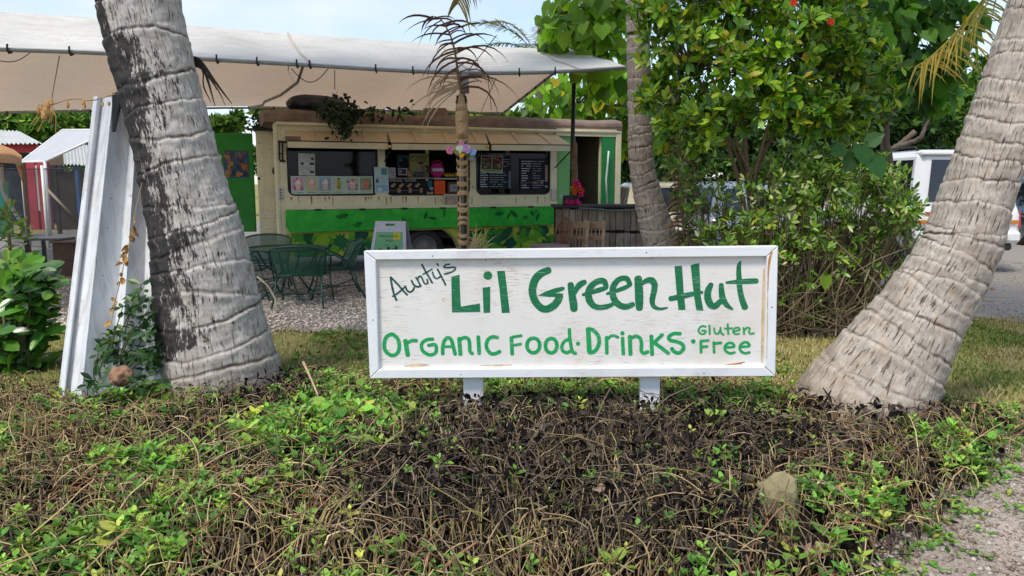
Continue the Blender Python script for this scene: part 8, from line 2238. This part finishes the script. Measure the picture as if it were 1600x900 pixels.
# upright cut stubs
X, Y = scatter(22000); Z = zt(X, Y); px, py = to_px(X, Y, Z + .08); dm = dead_mask(X, Y); gm = zone(px, py, GREEN)
keep = rg.random(len(X)) < seen(X, Y) * np.clip(.40 + .25 * dm, 0, 1) * (.3 + 1.2 * vnoise(X, Y, 3.1)); X, Y, dm = X[keep], Y[keep], dm[keep]; n = len(X)
K = 4; h = rg.uniform(.06, .17, n) * np.where(Y > 4.0, .62, 1) * (.7 + .6 * vnoise(X + 4, Y, 1.7)); a = rg.uniform(0, 6.28, n); ln = rg.uniform(0, .55, n)
t_ = np.linspace(0, 1, K)
P = np.stack([X[:, None] + np.cos(a)[:, None] * (ln * h)[:, None] * t_[None] ** 1.4, Y[:, None] + np.sin(a)[:, None] * (ln * h)[:, None] * t_[None] ** 1.4, zt(X, Y)[:, None] + h[:, None] * t_[None]], -1)
P[:, 1:3] += rg.normal(0, .006, (n, 2, 3))
c = np.array([(.38, .27, .14), (.47, .35, .19), (.27, .18, .09), (.24, .20, .07), (.30, .24, .10)])[rg.integers(0, 5, n)]; isd = rg.random(n) < .2 + dm * .6; c[isd] = drk[rg.integers(0, 5, int(isd.sum()))]
tube_mass('cut_stubs', P, np.linspace(1, .75, K)[None] * rg.uniform(.0020, .0042, n)[:, None], c * rg.uniform(.65, 1.35, (n, 1)), M_stem, sides=3, kind='stuff', label='short cut plant stubs standing out of the ground cover')
# leafy sprigs
X, Y = scatter(30000); Z = zt(X, Y); px, py = to_px(X, Y, Z + .1); dm = dead_mask(X, Y); gm = zone(px, py, GREEN); tl = zone(px, py, TALL)
patch = sstep(.35, .75, vnoise(X + 2, Y + 5, 2.6))
keep = rg.random(len(X)) < seen(X, Y) * np.clip((.034 + .085 * patch) * (1 - .62 * dm) + .20 * gm * (1 - .6 * dm) * (.2 + 1.05 * patch), 0, 1)
X, Y, px, py, tl, dm = X[keep], Y[keep], px[keep], py[keep], tl[keep], dm[keep]; n = len(X)
h = rg.uniform(.06, .14, n) * np.where(Y > 4.0, .7, 1) + .06 * np.minimum(tl, 1) * rg.random(n); a = rg.uniform(0, 6.28, n); ln = rg.uniform(0, .5, n) * h
base = np.stack([X, Y, zt(X, Y)], -1); tip = base + np.stack([np.cos(a) * ln, np.sin(a) * ln, h], -1)
t_ = np.linspace(0, 1, 4)[None, :, None]; P = base[:, None] * (1 - t_) + tip[:, None] * t_; P[:, 1:3] += rg.normal(0, .005, (n, 2, 3))
gcol = pick(rg, [(.17, .22, .06, 2), (.28, .22, .09, 2), (.12, .18, .04, 1)], n)
tube_mass('green_stems', P, np.tile(np.linspace(.0022, .0014, 4), (n, 1)), gcol, M_stem, sides=3, kind='stuff', label='thin green stems of the ground cover')
sz = rg.uniform(.5, 1.0, n) * np.where(rg.random(n) < .2, 1.5, 1) * (1 + .55 * np.minimum(tl, 1)); kind = rg.random(n)
pos, dd, nn_, LL, WW, CC = [], [], [], [], [], []
ph = rg.uniform(0, 6.28, n)
palG = [(.14, .31, .04, 3), (.20, .40, .05, 3), (.09, .22, .035, 2.4), (.30, .46, .07, 1.5), (.40, .42, .08, .7)]
cbase = pick(rg, palG, n)
far_ = Y > 5.0
for pair in range(4):
    f = (.35, .65, .88, 1.0)[pair]; q = base * (1 - f) + tip * f
    use = kind > (.45, .15, 0, 0)[pair] * 1.0
    for sd in (0, 1):
        an = ph + pair * 1.57 + sd * math.pi + rg.normal(0, .25, n); upv = (.15, .3, .45, 1.1)[pair] + rg.normal(0, .15, n)
        d = np.stack([np.cos(an), np.sin(an), upv], -1); nr = np.stack([-np.cos(an) * upv, -np.sin(an) * upv, np.ones(n)], -1) + rg.normal(0, .15, (n, 3))
        L1 = .052 * sz * (1.0, 1.1, 1.0, .6)[pair] * rg.uniform(.75, 1.2, n)
        pos.append(q[use]); dd.append(d[use]); nn_.append(nr[use]); LL.append(L1[use]); WW.append((L1 * rg.uniform(.23, .33, n))[use]); CC.append((cbase * rg.uniform(.8, 1.2, (n, 1)) * (.8, .95, 1.05, 1.2)[pair])[use])
cat_ = lambda q: np.concatenate(q)
leaf_mass('ground_cover', LEAF_OVATE, cat_(pos), cat_(dd), cat_(nn_), cat_(LL), cat_(WW), cat_(CC), M_cover, kind='stuff', label='green leaves of the creeping ground cover')
# dead leaves, dark and curled; colours deepened further as painted shade in the gaps
X, Y = scatter(42000); dm = dead_mask(X, Y); keep = rg.random(len(X)) < seen(X, Y) * np.clip(.38 + .6 * dm, 0, 1); X, Y, dm = X[keep], Y[keep], dm[keep]; n = len(X)
hz = rg.random(n) ** 1.6 * (.05 + .11 * dm)
p = np.stack([X, Y, zt(X, Y) + .008 + hz], -1); L_ = rg.uniform(.020, .055, n)
c = pick(rg, [(.013, .010, .009, 4), (.024, .018, .016, 3), (.07, .05, .04, 1.1), (.008, .007, .006, 3), (.17, .11, .075, .35)], n)
leaf_mass('dead_leaves', LEAF_CURL, p, rg.normal(0, 1, (n, 3)) + np.array([0, 0, -.5]), rg.normal(0, .7, (n, 3)) + np.array([0, -.3, .8]), L_, L_ * rg.uniform(.25, .45, n), c, M_dead, kind='stuff', label='dark withered leaves of the dead patch')
# weeds on the path edge
n = 150; Y = rg.uniform(2.5, 4.6, n); X = path_edge(Y) + rg.exponential(.12, n); p = np.stack([X, Y, zt(X, Y) + .01], -1); p = np.repeat(p, 5, axis=0); m5 = len(p)
leaf_mass('path_weeds', LEAF_OVATE, p + rg.normal(0, .012, (m5, 3)) * np.array([1, 1, 0]), rg.normal(0, 1, (m5, 3)) * np.array([1, 1, .2]) + np.array([0, 0, .5]), rg.normal(0, .3, (m5, 3)) + np.array([0, 0, 1]), rg.uniform(.018, .04, m5), rg.uniform(.006, .012, m5), pick(rg, palG, m5), M_cover, kind='stuff', label='small weeds creeping onto the gravel path')
# low plants on the lawn behind the sign
n = 1500; Y = rg.uniform(5.6, 7.6, n); X = rg.uniform(-1.9, 2.3, n); k = rg.random(n) < .35 + .6 * vnoise(X, Y, 1.8); X, Y = X[k], Y[k]; n = len(X); p = np.repeat(np.stack([X, Y, zt(X, Y) + .03], -1), 6, axis=0); m6 = len(p)
leaf_mass('lawn_weeds', LEAF_OVATE, p + rg.normal(0, .02, (m6, 3)) * np.array([1, 1, .6]), rg.normal(0, 1, (m6, 3)) * np.array([1, 1, .3]) + np.array([0, 0, .6]), rg.normal(0, .3, (m6, 3)) + np.array([0, -.2, 1]), rg.uniform(.03, .055, m6), rg.uniform(.009, .016, m6), pick(rg, [(.16, .24, .035, 2), (.25, .28, .06, 1), (.09, .18, .03, 2)], m6), M_cover, kind='stuff', label='low green weeds on the lawn')
# single fallen leaves, sticks, a yellow flower
def fallen(px, py, z, L_, W_, rot, colr, lab, up=(.1, -.5, .9)):
    q = on_z(px, py, z); o = MB(); o.col = colr; T, F = LEAF_CURL; o.add([(x * L_, y * W_, zz * W_ * .8) for x, y, zz in T], F); ob = o.build('fallen_leaf', M_frond_dry, None, False, lab, 'leaf', 'large dry leaves fallen on the ground cover', cols=True)
    ob.location = q; ob.rotation_euler = (R(22), R(8), R(rot))
fallen(1455, 812, .14, .13, .05, 170, (.56, .38, .23), 'pale tan fallen leaf lying near the yellow flower and the path')
fallen(1424, 722, .14, .09, .04, 150, (.42, .26, .14), 'brown fallen leaf in the green cover under the leaning palm')
fallen(1252, 856, .15, .13, .05, -20, (.46, .29, .20), 'large pinkish brown fallen leaf below the lichen rock')
fallen(610, 668, .24, .08, .025, 95, (.45, .26, .15), 'upright orange brown fallen leaf left of the dead patch')
fallen(925, 765, .26, .07, .03, 30, (.40, .28, .20), 'pale curled fallen leaf in the middle of the dead patch')
fallen(385, 882, .12, .10, .04, 60, (.40, .25, .13), 'tan fallen leaf low among the green sprigs')
fallen(466, 716, .2, .08, .035, 200, (.20, .09, .05), 'dark red brown fallen leaf amid the sprawling stems')
fallen(1205, 845, .14, .09, .035, 10, (.38, .22, .12), 'brown fallen leaf resting against the lichen rock')
fallen(1300, 660, .16, .08, .03, 60, (.22, .09, .06), 'reddish fallen leaf at the foot of the leaning palm')
q = on_z(1557, 452, .025); o = MB(); o.col = (.75, .42, .04); T, F = LEAF_CURL; o.add([(x * .2, y * .05, zz * .04) for x, y, zz in T], F); ob = o.build('fallen_leaf', M_frond_dry, None, False, 'single yellow fallen leaf lying on the asphalt behind the leaning palm', 'leaf', cols=True); ob.location = q; ob.rotation_euler = (0, 0, 2.9)
def stick(pts, r, col, lab):
    m = MB(); m.col = col; S = spline([tuple(x) for x in pts], 12); m.tube([tuple(x) for x in S], list(np.linspace(r, r * .5, 12)), 7); m.build('stick', M_bark, None, True, lab, 'stick', cols=True)
stick([on_z(688, 893, .14), on_z(716, 868, .17), on_z(747, 846, .19)], .009, (.36, .21, .12), 'reddish brown stick lying across the stems at the bottom of the mound')
stick([on_z(474, 566, .32), on_z(486, 592, .28), on_z(498, 620, .22)], .010, (.46, .33, .20), 'short tan stick standing by the grey palm foot')
flower(1402, 822, 3.28, .017, (.85, .50, .01), (.6, .3, .01), 'small yellow flower in the ground cover by the path', n=8, layers=2, seed=55, dirv=(0, -.6, .8))
